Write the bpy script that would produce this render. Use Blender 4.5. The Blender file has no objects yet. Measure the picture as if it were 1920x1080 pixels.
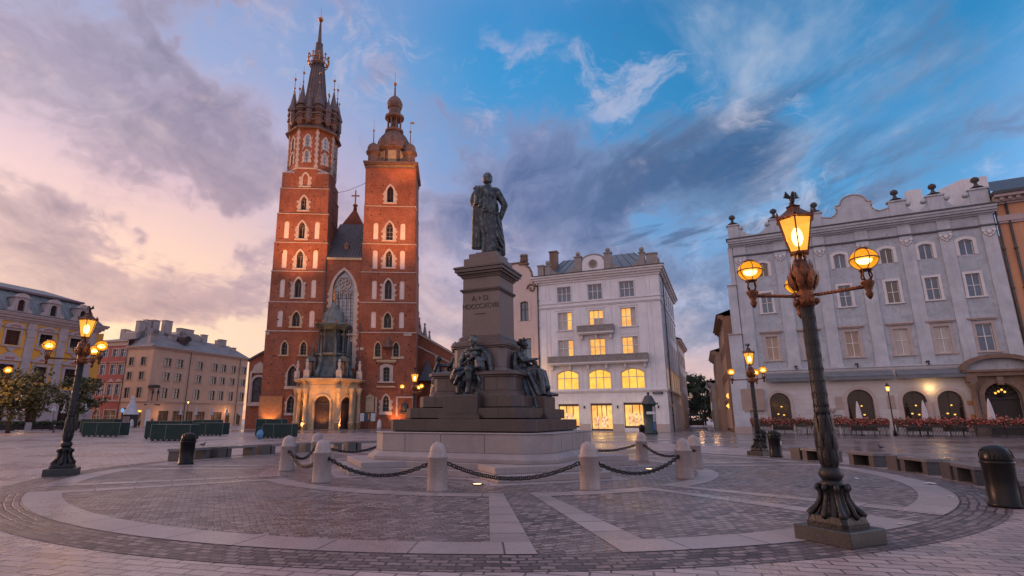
import bpy, bmesh, math, random
from mathutils import Vector, Matrix, Euler
PI = math.pi
R = math.radians
sc = bpy.context.scene
col = sc.collection
rnd = random.Random(7)


# ---------------------------------------------------------------- meshes
class MB:
    """collects shapes; build() links them as one mesh object"""
    def __init__(s, T=None):
        s.v = []; s.f = []; s.m = []; s.sm = []; s.T = T or Matrix.Identity(4); s.shear = 0.0; s.cuts = []

    def add(s, vs, fs, m=0, smooth=False):
        o = len(s.v); s.cuts.append((o, len(s.f)))
        for p in vs:
            q = s.T @ Vector(p)
            s.v.append((q.x + s.shear * q.z, q.y, q.z))
        for f in fs:
            s.f.append([i + o for i in f]); s.m.append(m); s.sm.append(smooth)
        return s

    def box(s, x0, x1, y0, y1, z0, z1, m=0):
        if x1 < x0: x0, x1 = x1, x0
        if y1 < y0: y0, y1 = y1, y0
        vs = [(x0, y0, z0), (x1, y0, z0), (x1, y1, z0), (x0, y1, z0), (x0, y0, z1), (x1, y0, z1), (x1, y1, z1), (x0, y1, z1)]
        return s.add(vs, [(3, 2, 1, 0), (4, 5, 6, 7), (0, 1, 5, 4), (1, 2, 6, 5), (2, 3, 7, 6), (3, 0, 4, 7)], m)

    def quad(s, a, b, c, d, m=0):
        return s.add([a, b, c, d], [(0, 1, 2, 3)], m)

    def poly(s, pts, m=0):
        return s.add(pts, [tuple(range(len(pts)))], m)

    def prism_y(s, pts, y0, y1, m=0, smooth=False):
        """polygon in x,z (counter-clockwise seen from -y) extruded from y0 (front) to y1"""
        n = len(pts)
        vs = [(x, y0, z) for x, z in pts] + [(x, y1, z) for x, z in pts]
        fs = [tuple(range(n)), tuple(range(2 * n - 1, n - 1, -1))]
        fs += [(i, i + n, (i + 1) % n + n, (i + 1) % n) for i in range(n)]
        return s.add(vs, fs, m, smooth)

    def prism_z(s, pts, z0, z1, k=1.0, m=0, c=(0, 0)):
        n = len(pts)
        vs = [(x, y, z0) for x, y in pts] + [(c[0] + (x - c[0]) * k, c[1] + (y - c[1]) * k, z1) for x, y in pts]
        fs = [tuple(range(n - 1, -1, -1)), tuple(range(n, 2 * n))]
        fs += [(i, (i + 1) % n, (i + 1) % n + n, i + n) for i in range(n)]
        return s.add(vs, fs, m)

    def lathe(s, prof, c=(0, 0, 0), seg=16, phase=0.0, m=0, smooth=True, sx=1, sy=1):
        vs = []; fs = []
        n = len(prof)
        for r, z in prof:
            for k in range(seg):
                a = phase + 2 * PI * k / seg
                vs.append((c[0] + r * math.cos(a) * sx, c[1] + r * math.sin(a) * sy, c[2] + z))
        for i in range(n - 1):
            for k in range(seg):
                k2 = (k + 1) % seg
                fs.append((i * seg + k, i * seg + k2, (i + 1) * seg + k2, (i + 1) * seg + k))
        fs.append(tuple(range(seg - 1, -1, -1)))
        fs.append(tuple((n - 1) * seg + k for k in range(seg)))
        return s.add(vs, fs, m, smooth)

    def tube(s, pts, r, seg=8, m=0, smooth=True):
        pts = [Vector(p) for p in pts]
        rs = r if isinstance(r, (list, tuple)) else [r] * len(pts)
        vs = []; fs = []
        n = len(pts)
        up = Vector((0, 0, 1))
        for i, p in enumerate(pts):
            d = (pts[min(i + 1, n - 1)] - pts[max(i - 1, 0)])
            d = d.normalized() if d.length > 1e-9 else Vector((0, 0, 1))
            if i == 0:
                a = d.orthogonal().normalized()
            else:
                a = (a - d * a.dot(d))
                a = a.normalized() if a.length > 1e-6 else d.orthogonal().normalized()
            b = d.cross(a)
            for k in range(seg):
                t = 2 * PI * k / seg
                q = p + (a * math.cos(t) + b * math.sin(t)) * rs[i]
                vs.append(q[:])
        for i in range(n - 1):
            for k in range(seg):
                k2 = (k + 1) % seg
                fs.append((i * seg + k, i * seg + k2, (i + 1) * seg + k2, (i + 1) * seg + k))
        fs.append(tuple(range(seg - 1, -1, -1)))
        fs.append(tuple((n - 1) * seg + k for k in range(seg)))
        return s.add(vs, fs, m, smooth)

    def ball(s, c, r, seg=12, rings=8, m=0, rot=None):
        rx, ry, rz = r if isinstance(r, (list, tuple)) else (r, r, r)
        vs = [(0, 0, -1)]; fs = []
        for i in range(1, rings):
            t = -PI / 2 + PI * i / rings
            for k in range(seg):
                a = 2 * PI * k / seg
                vs.append((math.cos(t) * math.cos(a), math.cos(t) * math.sin(a), math.sin(t)))
        vs.append((0, 0, 1))
        for k in range(seg):
            fs.append((0, 1 + (k + 1) % seg, 1 + k))
        for i in range(rings - 2):
            for k in range(seg):
                a = 1 + i * seg + k; b = 1 + i * seg + (k + 1) % seg
                fs.append((a, b, b + seg, a + seg))
        L = len(vs) - 1
        for k in range(seg):
            fs.append((L, 1 + (rings - 2) * seg + k, 1 + (rings - 2) * seg + (k + 1) % seg))
        E = Euler(rot).to_matrix() if rot else Matrix.Identity(3)
        out = []
        for x, y, z in vs:
            q = E @ Vector((x * rx, y * ry, z * rz))
            out.append((c[0] + q.x, c[1] + q.y, c[2] + q.z))
        return s.add(out, fs, m, True)

    def capsule(s, p0, r0, p1, r1, seg=10, m=0):
        p0 = Vector(p0); p1 = Vector(p1)
        d = (p1 - p0).normalized() if (p1 - p0).length > 1e-6 else Vector((0, 0, 1))
        P = []; rr = []
        for t in (-90, -60, -30):
            P.append(p0 + d * (r0 * math.sin(R(t)))); rr.append(max(r0 * math.cos(R(t)), .002))
        P.append(p0); rr.append(r0); P.append(p1); rr.append(r1)
        for t in (30, 60, 90):
            P.append(p1 + d * (r1 * math.sin(R(t)))); rr.append(max(r1 * math.cos(R(t)), .002))
        return s.tube(P, rr, seg, m)

    def build_split(s, name, mats, parent, per=1):
        """every group of `per` shapes becomes a part of its own"""
        cuts = s.cuts[::per] + [(len(s.v), len(s.f))]
        for (v0, f0), (v1, f1) in zip(cuts[:-1], cuts[1:]):
            b = MB(); b.v = s.v[v0:v1]; b.f = [[i - v0 for i in f] for f in s.f[f0:f1]]; b.m = s.m[f0:f1]; b.sm = s.sm[f0:f1]
            b.build(name, mats, parent)

    def build(s, name, mats, parent=None, loc=None, rz=None):
        me = bpy.data.meshes.new(name)
        me.from_pydata(s.v, [], s.f)
        if not isinstance(mats, (list, tuple)): mats = [mats]
        for x in mats: me.materials.append(x)
        if len(mats) > 1: me.polygons.foreach_set('material_index', s.m)
        me.polygons.foreach_set('use_smooth', s.sm)
        me.update()
        o = bpy.data.objects.new(name, me)
        col.objects.link(o)
        if parent is not None: o.parent = parent
        if loc is not None: o.location = loc
        if rz is not None: o.rotation_euler = (0, 0, rz)
        return o


def tag(o, label=None, cat=None, group=None, kind=None):
    if label: o['label'] = label
    if cat: o['category'] = cat
    if group: o['group'] = group
    if kind: o['kind'] = kind
    return o


def thing(name, label, cat, loc=(0, 0, 0), rz=0.0, group=None):
    o = bpy.data.objects.new(name, None)
    o.empty_display_size = .3
    col.objects.link(o)
    o.location = loc; o.rotation_euler = (0, 0, rz)
    return tag(o, label, cat, group)


def kids(o):
    return [c for c in bpy.data.objects if c.parent == o]


KID = {}
def copy_tree(o, parent=None):
    c = o.copy(); col.objects.link(c)
    if parent is not None: c.parent = parent
    for ch in KIDS_OF(o): copy_tree(ch, c)
    return c


def KIDS_OF(o):
    return list(o.children)


def dup(root, label, loc=None, rz=None, group=None):
    c = copy_tree(root)
    if loc is not None: c.location = loc
    if rz is not None: c.rotation_euler = (0, 0, rz)
    c['label'] = label
    if group: c['group'] = group
    return c


def bevel(o, w=.015, seg=1):
    b = o.modifiers.new('bevel', 'BEVEL'); b.width = w; b.segments = seg; b.limit_method = 'ANGLE'; b.angle_limit = R(40)
    return o


def srgb(r, g, b):
    f = lambda c: (c / 255 / 12.92) if c / 255 <= .04045 else ((c / 255 + .055) / 1.055) ** 2.4
    return (f(r), f(g), f(b))


# ---------------------------------------------------------------- materials
class NT:
    def __init__(s, m):
        s.t = m.node_tree; s.n = s.t.nodes; s.l = s.t.links

    def new(s, typ, **kw):
        n = s.n.new(typ)
        for k, v in kw.items(): setattr(n, k, v)
        return n

    def link(s, a, b): s.l.new(a, b)

    def val(s, sock, v):
        if hasattr(v, 'is_linked') or hasattr(v, 'links'): s.l.new(v, sock)
        else: sock.default_value = v

    def math(s, op, a, b=0.0, clamp=False):
        n = s.new('ShaderNodeMath', operation=op); n.use_clamp = clamp
        s.val(n.inputs[0], a); s.val(n.inputs[1], b)
        return n.outputs[0]

    def mix(s, f, a, b, blend='MIX'):
        n = s.new('ShaderNodeMix', data_type='RGBA', blend_type=blend)
        n.clamp_factor = True
        s.val(n.inputs[0], f)
        s.val(n.inputs[6], a if not isinstance(a, tuple) else (*a[:3], 1))
        s.val(n.inputs[7], b if not isinstance(b, tuple) else (*b[:3], 1))
        return n.outputs[2]

    def noise(s, vec, scale, detail=4, rough=.6, dist=0.0):
        n = s.new('ShaderNodeTexNoise')
        n.inputs['Scale'].default_value = scale; n.inputs['Detail'].default_value = detail
        n.inputs['Roughness'].default_value = rough; n.inputs['Distortion'].default_value = dist
        if vec is not None: s.link(vec, n.inputs['Vector'])
        return n.outputs['Fac']

    def ramp(s, f, stops, interp='LINEAR'):
        n = s.new('ShaderNodeValToRGB')
        cr = n.color_ramp; cr.interpolation = interp
        while len(cr.elements) < len(stops): cr.elements.new(.5)
        for e, (p, c) in zip(cr.elements, stops):
            e.position = p
            e.color = (*c, 1) if isinstance(c, tuple) else (c, c, c, 1)
        s.link(f, n.inputs[0])
        return n.outputs[0]

    def mapr(s, f, a, b, c=0., d=1., smooth=False):
        n = s.new('ShaderNodeMapRange'); n.clamp = True
        if smooth: n.interpolation_type = 'SMOOTHSTEP'
        s.link(f, n.inputs[0])
        for i, v in zip((1, 2, 3, 4), (a, b, c, d)): n.inputs[i].default_value = v
        return n.outputs[0]

    def comb(s, x, y, z=0.0):
        n = s.new('ShaderNodeCombineXYZ')
        for i, v in enumerate((x, y, z)): s.val(n.inputs[i], v)
        return n.outputs[0]

    def sep(s, v):
        n = s.new('ShaderNodeSeparateXYZ'); s.link(v, n.inputs[0]); return n.outputs

    def bump(s, h, strength=.3, dist=.02, normal=None):
        n = s.new('ShaderNodeBump'); n.inputs['Strength'].default_value = strength; n.inputs['Distance'].default_value = dist
        s.link(h, n.inputs['Height'])
        if normal is not None: s.link(normal, n.inputs['Normal'])
        return n.outputs[0]


MATS = {}
def newmat(name):
    m = bpy.data.materials.new(name); m.use_nodes = True
    n = NT(m)
    bs = n.n['Principled BSDF']
    MATS[name] = m
    return m, n, bs


def surf(name, c, c2=None, scale=3.0, rough=.7, bump=.15, bscale=40., bdist=.01, metal=0., stain=0., spec=.5, grain=0., rvar=.1, vstreak=0., c3=None, gscale=180):
    """weathered surface: two-tone blotches, fine grain, downward streaks, bump"""
    if name in MATS: return MATS[name]
    m, n, bs = newmat(name)
    tc = n.new('ShaderNodeTexCoord').outputs['Object']
    c2 = c2 or tuple(x * .72 for x in c)
    f = n.mapr(n.noise(tc, scale, 6, .62), .32, .68)
    colr = n.mix(f, c, c2)
    if c3:
        colr = n.mix(n.mapr(n.noise(tc, scale * 2.7, 4, .6), .52, .62), colr, c3)
    if stain:
        x = n.sep(tc)
        sv = n.comb(n.math('MULTIPLY', x[0], 2.2), n.math('MULTIPLY', x[1], 2.2), n.math('MULTIPLY', x[2], .18))
        sf = n.mapr(n.noise(sv, 1.6, 5, .65), .5, .78)
        colr = n.mix(n.math('MULTIPLY', sf, stain), colr, tuple(x * .45 for x in c))
    if grain:
        g = n.mapr(n.noise(tc, gscale, 2, .5), .38, .62)
        colr = n.mix(n.math('MULTIPLY', g, grain), colr, tuple(x * .35 for x in c))
        g2 = n.mapr(n.noise(tc, gscale * .8, 2, .5), .62, .7)
        colr = n.mix(n.math('MULTIPLY', g2, grain * .8), colr, tuple(min(1, x * 2.2 + .04) for x in c))
    n.link(colr, bs.inputs['Base Color'])
    bs.inputs['Metallic'].default_value = metal
    bs.inputs['Specular IOR Level'].default_value = spec
    rr = n.mapr(n.noise(tc, scale * 2.3, 4, .6), .3, .7, max(0, rough - rvar), min(1, rough + rvar))
    n.link(rr, bs.inputs['Roughness'])
    if bump:
        n.link(n.bump(n.noise(tc, bscale, 5, .6), bump, bdist), bs.inputs['Normal'])
    return m


def emit(name, c, strength, c2=None, scale=1.5):
    if name in MATS: return MATS[name]
    m, n, bs = newmat(name)
    tc = n.new('ShaderNodeTexCoord').outputs['Object']
    bs.inputs['Base Color'].default_value = (.05, .04, .03, 1)
    if c2:
        f = n.mapr(n.noise(tc, scale, 3, .55), .35, .65)
        n.link(n.mix(f, c, c2), bs.inputs['Emission Color'])
    else:
        bs.inputs['Emission Color'].default_value = (*c, 1)
    bs.inputs['Emission Strength'].default_value = strength
    return m


def litroom(name, c, c2, strength, hang=.45):
    """a lit room seen through its window: curtain folds and broad random tone"""
    if name in MATS: return MATS[name]
    m, n, bs = newmat(name)
    tc = n.new('ShaderNodeTexCoord').outputs['Object']; x = n.sep(tc)
    fold = n.noise(n.comb(n.math('MULTIPLY', n.math('ADD', x[0], x[1]), 7.0), n.math('MULTIPLY', x[2], .5), 0.), 1., 3, .5)
    room = n.noise(n.comb(n.math('MULTIPLY', n.math('ADD', x[0], x[1]), .8), n.math('MULTIPLY', x[2], .9), 2.), 1., 2, .5)
    f = n.math('ADD', n.math('MULTIPLY', n.mapr(fold, .35, .65), hang), n.math('MULTIPLY', n.mapr(room, .35, .65), 1 - hang))
    n.link(n.mix(f, c, c2), bs.inputs['Emission Color']); bs.inputs['Emission Strength'].default_value = strength
    bs.inputs['Base Color'].default_value = (.05, .04, .03, 1); bs.inputs['Roughness'].default_value = .2
    return m


def glass(name, c, ior=1.9, rough=.06, c2=None):
    if name in MATS: return MATS[name]
    m, n, bs = newmat(name)
    tc = n.new('ShaderNodeTexCoord').outputs['Object']
    n.link(n.mix(n.mapr(n.noise(tc, .8, 3, .5), .35, .65), c, c2 or tuple(x * .5 for x in c)), bs.inputs['Base Color'])
    bs.inputs['Roughness'].default_value = rough
    bs.inputs['IOR'].default_value = ior
    n.link(n.bump(n.noise(tc, 1.2, 2, .5), .05, .05), bs.inputs['Normal'])
    return m


def brickmat(name, c1, c2, mortar, bw=.28, rh=.09, msize=.012, rough=.85, blotch=.5, bump=.4, offset=.5, dirt=(.05, .03, .03)):
    if name in MATS: return MATS[name]
    m, n, bs = newmat(name)
    tc = n.new('ShaderNodeTexCoord').outputs['Object']
    x = n.sep(tc)
    vec = n.comb(n.math('ADD', x[0], x[1]), x[2], 0.)
    b = n.new('ShaderNodeTexBrick'); b.offset = offset
    n.link(vec, b.inputs['Vector'])
    for k, v in (('Color1', c1), ('Color2', c2), ('Mortar', mortar)): b.inputs[k].default_value = (*v, 1)
    b.inputs['Scale'].default_value = 1.; b.inputs['Mortar Size'].default_value = msize; b.inputs['Mortar Smooth'].default_value = .3
    b.inputs['Brick Width'].default_value = bw; b.inputs['Row Height'].default_value = rh; b.inputs['Bias'].default_value = 0.
    colr = b.outputs['Color']
    f = n.mapr(n.noise(tc, .35, 7, .68), .38, .68)
    colr = n.mix(n.math('MULTIPLY', f, blotch), colr, tuple(z * .45 for z in c1))
    f2 = n.mapr(n.noise(tc, 2.6, 5, .7), .56, .72)
    colr = n.mix(n.math('MULTIPLY', f2, blotch * .8), colr, dirt)
    f3 = n.mapr(n.noise(tc, 1.3, 4, .6), .6, .74)
    colr = n.mix(n.math('MULTIPLY', f3, blotch * .5), colr, tuple(min(1, z * 1.5 + .02) for z in c2))
    n.link(colr, bs.inputs['Base Color'])
    bs.inputs['Roughness'].default_value = rough
    n.link(n.bump(n.math('SUBTRACT', n.noise(tc, 9, 4, .6), b.outputs['Fac']), bump, .03), bs.inputs['Normal'])
    return m
# ---------------------------------------------------------------- camera
F_PX, CX, HORIZON, EYE = 1015.0, 910.0, 785.0, 1.6
PITCH = math.atan((HORIZON - 540) / F_PX)
cam = bpy.data.cameras.new('camera')
cam.sensor_width = 36; cam.lens = 36 * F_PX / 1920
cam.shift_x = (960 - CX) / 1920
cam.clip_start = .05; cam.clip_end = 3000
cam_o = bpy.data.objects.new('camera', cam); col.objects.link(cam_o)
cam_o.location = (0, 0, EYE); cam_o.rotation_euler = (PI / 2 + PITCH, 0, 0)
sc.camera = cam_o
sc.view_settings.view_transform = 'Standard'; sc.view_settings.look = 'None'
sc.view_settings.exposure = 0; sc.view_settings.gamma = 1
sc.cycles.use_denoising = True
try: sc.cycles.denoiser = 'OPENIMAGEDENOISE'
except Exception: pass
sc.cycles.max_bounces = 6; sc.cycles.diffuse_bounces = 3; sc.cycles.glossy_bounces = 3; sc.cycles.transparent_max_bounces = 8
sc.cycles.sample_clamp_indirect = 4.0
sc.cycles.caustics_reflective = False; sc.cycles.caustics_refractive = False

# ---------------------------------------------------------------- dawn sky
W = bpy.data.worlds.new("World"); sc.world = W; W.use_nodes = True
W.cycles.sampling_method = 'MANUAL'; W.cycles.sample_map_resolution = 256
n = NT(W)
bg = n.n['Background']
D = n.new('ShaderNodeTexCoord').outputs['Generated']
MASSES = [(-48.1, 29.1, -33.9, 27.5, 11, 0.09), (-33.9, 27.0, -20.3, 21.8, 8, 0.13), (-20.3, 21.8, -6.3, 12.4, 6, 0.1), (-43.4, 14.2, -35.1, 14.9, 3.2, 0.17), (-43.8, 9.1, -23.3, 10.1, 3.4, 0.17), (-5.1, 32.5, 12.6, 24.7, 9, 0.12), (-1.8, 21.4, 16.1, 24.4, 6, 0.12), (16.6, 23.3, 28.6, 26.4, 4.5, 0.27), (8.9, 19.5, 27.1, 22.8, 4.5, 0.22), (12.2, 17.1, 23.9, 11.4, 4.5, 0.14), (42.1, 30.9, 48.9, 22.4, 9, 0.12), (32.4, 23.2, 40.1, 19.8, 4, 0.1), (2.6, 37.5, 15.9, 36.9, 9, -0.2), (-43.6, 19.3, -32.5, 17.3, 5, -0.2), (-31.0, 16.1, -24.2, 18.7, 4, -0.28), (-28.8, 32.1, -21.5, 34.1, 5, -0.22), (-13.5, 38.1, -0.7, 39.8, 7, -0.14), (16.6, 31.0, 23.7, 33.7, 5, -0.12), (-42.0, 5.9, -23.0, 6.8, 5.0, -0.4)]
S = srgb
SKY = dict(s1=1.25, t0=-.03, t1=.08, o1=9.3, o2=8.1, o3=15.0, up=.40, back=.62, side=1.6)
x, y, z = n.sep(D)
hyp = n.math('SQRT', n.math('ADD', n.math('MULTIPLY', x, x), n.math('MULTIPLY', y, y)))
az = n.math('DIVIDE', x, n.math('MAXIMUM', hyp, .001))          # -1 left .. 1 right
el = n.math('MAXIMUM', z, 0.0)
den = n.math('ADD', el, .15)
px_ = n.math('DIVIDE', x, den); py_ = n.math('DIVIDE', y, den)
P_ = n.comb(n.math('MULTIPLY', px_, .5), n.math('MULTIPLY', py_, .17), 0.0)
warpn = n.noise(P_, 1.1, 3, .5)
Pw = n.comb(n.math('ADD', n.math('MULTIPLY', px_, .5), n.math('MULTIPLY', warpn, .9)), n.math('ADD', n.math('MULTIPLY', py_, .17), n.math('MULTIPLY', warpn, .6)), SKY['o1'])
elw = n.math('ADD', el, n.math('MULTIPLY', n.math('SUBTRACT', warpn, .5), .10))
warm = n.ramp(elw, [(0.0, S(246, 168, 120)), (.06, S(255, 200, 140)), (.14, S(255, 218, 172)), (.25, S(255, 208, 180)), (.38, S(218, 184, 196)), (.55, S(150, 166, 208)), (.8, S(96, 136, 194))])
mid = n.ramp(elw, [(0.0, S(244, 188, 160)), (.09, S(236, 188, 174)), (.2, S(180, 164, 190)), (.36, S(112, 150, 204)), (.56, S(56, 146, 206)), (.8, S(40, 120, 190))])
cool = n.ramp(elw, [(0.0, S(232, 184, 170)), (.08, S(208, 178, 182)), (.17, S(140, 160, 200)), (.32, S(84, 154, 208)), (.5, S(40, 132, 190)), (.8, S(26, 92, 150))])
a1 = n.mapr(n.math('ADD', az, n.math('MULTIPLY', n.math('SUBTRACT', warpn, .5), .5)), -.5, .0, smooth=True)
a2 = n.mapr(az, .0, .5, smooth=True)
base = n.mix(a2, n.mix(a1, warm, mid), cool)
# where the big cloud masses of this sky stand: (azimuth, elevation) of both ends in degrees, half width, weight
AZ = n.math('MULTIPLY', n.math('ARCTAN2', x, y), 180 / PI); EL = n.math('MULTIPLY', n.math('ARCSINE', z), 180 / PI)
wa = n.new('ShaderNodeTexNoise'); wa.inputs['Scale'].default_value = 5.5; wa.inputs['Detail'].default_value = 4; wa.inputs['Roughness'].default_value = .6; n.link(D, wa.inputs['Vector'])
wx, wy, wz = n.sep(wa.outputs['Color'])
AZw = n.math('ADD', AZ, n.math('MULTIPLY', n.math('SUBTRACT', wx, .5), 22)); ELw = n.math('ADD', EL, n.math('MULTIPLY', n.math('SUBTRACT', wy, .5), 15))
def mass(a0, e0, a1, e1, w, amp):
    L = math.hypot(a1 - a0, e1 - e0); ux_, uy_ = (a1 - a0) / L, (e1 - e0) / L
    da = n.math('SUBTRACT', AZw, a0); de = n.math('SUBTRACT', ELw, e0)
    t = n.math('ADD', n.math('MULTIPLY', da, ux_), n.math('MULTIPLY', de, uy_))
    t = n.math('MINIMUM', n.math('MAXIMUM', t, 0.0), L)
    rx_ = n.math('SUBTRACT', da, n.math('MULTIPLY', t, ux_)); ry_ = n.math('SUBTRACT', de, n.math('MULTIPLY', t, uy_))
    d = n.math('SQRT', n.math('ADD', n.math('MULTIPLY', rx_, rx_), n.math('MULTIPLY', ry_, ry_)))
    return n.math('MULTIPLY', n.mapr(d, 0.0, w, 1.0, 0.0, smooth=True), amp)
bias = None
for q in MASSES:
    g_ = mass(*q); bias = g_ if bias is None else n.math('ADD', bias, g_)
d1a = n.noise(Pw, SKY['s1'], 6, .64, .35)
d1b = n.noise(n.comb(n.math('ADD', n.math('MULTIPLY', px_, .9), n.math('MULTIPLY', wx, .5)), n.math('ADD', n.math('MULTIPLY', py_, .55), n.math('MULTIPLY', wy, .5)), 1.7), 2.4, 6, .66, .3)
d1 = n.math('ADD', n.math('MULTIPLY', d1a, .55), n.math('MULTIPLY', d1b, .45))
d1 = n.math('ADD', n.math('ADD', n.math('MULTIPLY', n.math('SUBTRACT', d1, .5), 1.9), .5), n.math('MULTIPLY', bias, .8))
thin = n.mapr(az, -.7, .8, SKY['t0'], SKY['t1'])
m1 = n.mapr(n.math('SUBTRACT', d1, thin), .42, .62, smooth=True)
dens = n.mapr(n.math('SUBTRACT', d1, thin), .46, .80)                # thicker parts are darker
cl_l = n.mix(dens, n.ramp(el, [(0.0, S(236, 172, 146)), (.18, S(228, 180, 168)), (.45, S(186, 168, 190)), (.8, S(164, 164, 198))]), n.ramp(el, [(0.0, S(190, 134, 132)), (.2, S(156, 122, 136)), (.45, S(114, 106, 134)), (.8, S(100, 106, 142))]))
cl_m = n.mix(dens, n.ramp(el, [(0.0, S(220, 186, 180)), (.2, S(172, 164, 190)), (.45, S(144, 152, 190)), (.8, S(120, 140, 185))]), n.ramp(el, [(0.0, S(166, 142, 156)), (.2, S(104, 108, 148)), (.45, S(82, 98, 142)), (.8, S(74, 96, 140))]))
cl_r = n.mix(dens, n.ramp(el, [(0.0, S(196, 172, 178)), (.2, S(128, 148, 184)), (.45, S(100, 140, 184)), (.8, S(90, 130, 176))]), n.ramp(el, [(0.0, S(136, 134, 156)), (.2, S(70, 98, 142)), (.45, S(50, 88, 134)), (.8, S(42, 78, 124))]))
cloud_c = n.mix(a2, n.mix(a1, cl_l, cl_m), cl_r)
skyc = n.mix(n.math('MULTIPLY', m1, .92), base, cloud_c)
# paler, sun-touched edges between the sheets
d2 = n.noise(n.comb(n.math('MULTIPLY', px_, 1.0), n.math('ADD', n.math('MULTIPLY', py_, .45), n.math('MULTIPLY', warpn, .9)), SKY['o2']), 1.5, 7, .66, .5)
m2 = n.math('MULTIPLY', n.mapr(d2, .46, .74, smooth=True), n.mapr(wz, .36, .56, .25, 1.0))
edge_c = n.mix(a2, n.mix(a1, n.ramp(el, [(0.0, S(255, 216, 182)), (.3, S(244, 204, 192)), (.6, S(196, 188, 210))]), n.ramp(el, [(0.0, S(246, 208, 192)), (.3, S(216, 188, 200)), (.6, S(184, 192, 218))])),
               n.ramp(el, [(0.0, S(236, 196, 184)), (.3, S(206, 196, 214)), (.6, S(196, 206, 222))]))
skyc = n.mix(n.math('MULTIPLY', m2, n.mapr(az, -.2, .45, .55, .62)), skyc, edge_c)
# small dark blue-grey scud on the right
d3 = n.noise(n.comb(n.math('ADD', n.math('MULTIPLY', px_, 1.7), n.math('MULTIPLY', py_, .8)), n.math('SUBTRACT', n.math('MULTIPLY', py_, .7), n.math('MULTIPLY', px_, .3)), SKY['o3']), 1.5, 6, .64, .7)
m3 = n.math('MULTIPLY', n.mapr(d3, .52, .64, smooth=True), n.math('MULTIPLY', n.mapr(az, .05, .25, smooth=True), n.mapr(az, .75, .5)))
m3 = n.math('MULTIPLY', m3, n.math('MULTIPLY', n.mapr(el, .2, .32, smooth=True), n.mapr(el, .56, .45)))
skyc = n.mix(n.math('MULTIPLY', m3, .8), skyc, S(76, 100, 140))
# fine mottled high cloud, mostly on the right
d4 = n.noise(n.comb(n.math('ADD', n.math('MULTIPLY', AZ, .085), n.math('MULTIPLY', wx, 1.2)), n.math('ADD', n.math('MULTIPLY', EL, .15), n.math('MULTIPLY', wy, 1.2)), 5.), 1.0, 7, .68, .4)
m4 = n.math('MULTIPLY', n.mapr(d4, .48, .66, smooth=True), n.mapr(wz, .46, .60, .05, 1.0, smooth=True))
m4 = n.math('MULTIPLY', m4, n.mapr(az, -.5, .35, .25, .55))
skyc = n.mix(m4, skyc, n.mix(a2, n.mix(a1, S(250, 212, 196), S(216, 196, 214)), S(206, 206, 224)))
d5 = n.mapr(d4, .40, .30, smooth=True)
skyc = n.mix(n.math('MULTIPLY', d5, n.mapr(az, -.4, .3, .12, .40)), skyc, n.mix(a2, n.mix(a1, S(160, 130, 146), S(108, 116, 156)), S(58, 92, 136)))
# unseen sky overhead, behind and far right is brightened as added fill light
up_ = n.mapr(z, .62, .9, smooth=True); back = n.math('MULTIPLY', n.mapr(y, .25, -.45, smooth=True), n.mapr(x, -.5, .9, 1.0, .45))
side = n.mapr(x, .62, .93, smooth=True)
rear_c = n.mix(n.mapr(x, -.55, .5), S(224, 190, 184), S(146, 162, 200))
skyc = n.mix(n.math('MULTIPLY', n.math('MAXIMUM', n.math('MAXIMUM', back, up_), side), .8), skyc, n.mix(side, rear_c, S(216, 190, 186)))
gain = n.math('ADD', n.math('ADD', 1.0, n.math('MULTIPLY', side, SKY['side'])), n.math('ADD', n.math('MULTIPLY', up_, SKY['up']), n.math('MULTIPLY', back, SKY['back'])))
gm = n.new('ShaderNodeVectorMath', operation='SCALE'); n.link(skyc, gm.inputs[0]); n.link(gain, gm.inputs['Scale']); skyc = gm.outputs[0]
nis = n.new('ShaderNodeTexSky', sky_type='NISHITA')
nis.sun_disc = False; nis.sun_elevation = R(13); nis.sun_rotation = R(-62); nis.altitude = 200
nis.dust_density = 2.0
addn = n.new('ShaderNodeMix', data_type='RGBA', blend_type='ADD'); addn.inputs[0].default_value = .015
n.link(skyc, addn.inputs[6]); n.link(nis.outputs[0], addn.inputs[7])
gnd = n.mapr(z, -.06, -.005)
fin = n.mix(gnd, S(96, 84, 92), addn.outputs[2])
n.link(fin, bg.inputs['Color']); bg.inputs['Strength'].default_value = 1.0

sun = bpy.data.lights.new('sun', 'SUN'); sun.energy = 2.0; sun.angle = R(14); sun.color = (1.0, .50, .33)
sun_o = bpy.data.objects.new('sun', sun); col.objects.link(sun_o)
sd = Vector((math.sin(R(-62)) * math.cos(R(13)), math.cos(R(-62)) * math.cos(R(13)), math.sin(R(13))))
sun_o.rotation_euler = (-sd).to_track_quat('-Z', 'Y').to_euler()


def spot(name, loc, target, power, color, size=30, blend=.6, radius=.3):
    l = bpy.data.lights.new(name, 'SPOT'); l.energy = power; l.color = color; l.spot_size = R(size); l.spot_blend = blend; l.shadow_soft_size = radius
    o = bpy.data.objects.new(name, l); col.objects.link(o); o.location = loc
    o.rotation_euler = (Vector(target) - Vector(loc)).to_track_quat('-Z', 'Y').to_euler()
    return o


def point(name, loc, power, color, radius=.12, parent=None):
    l = bpy.data.lights.new(name, 'POINT'); l.energy = power; l.color = color; l.shadow_soft_size = radius
    o = bpy.data.objects.new(name, l); col.objects.link(o); o.location = loc
    if parent is not None: o.parent = parent
    return o
# ---------------------------------------------------------------- ground and paving
CC = (0.1, 19.25)                                # centre of the round paving


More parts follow.
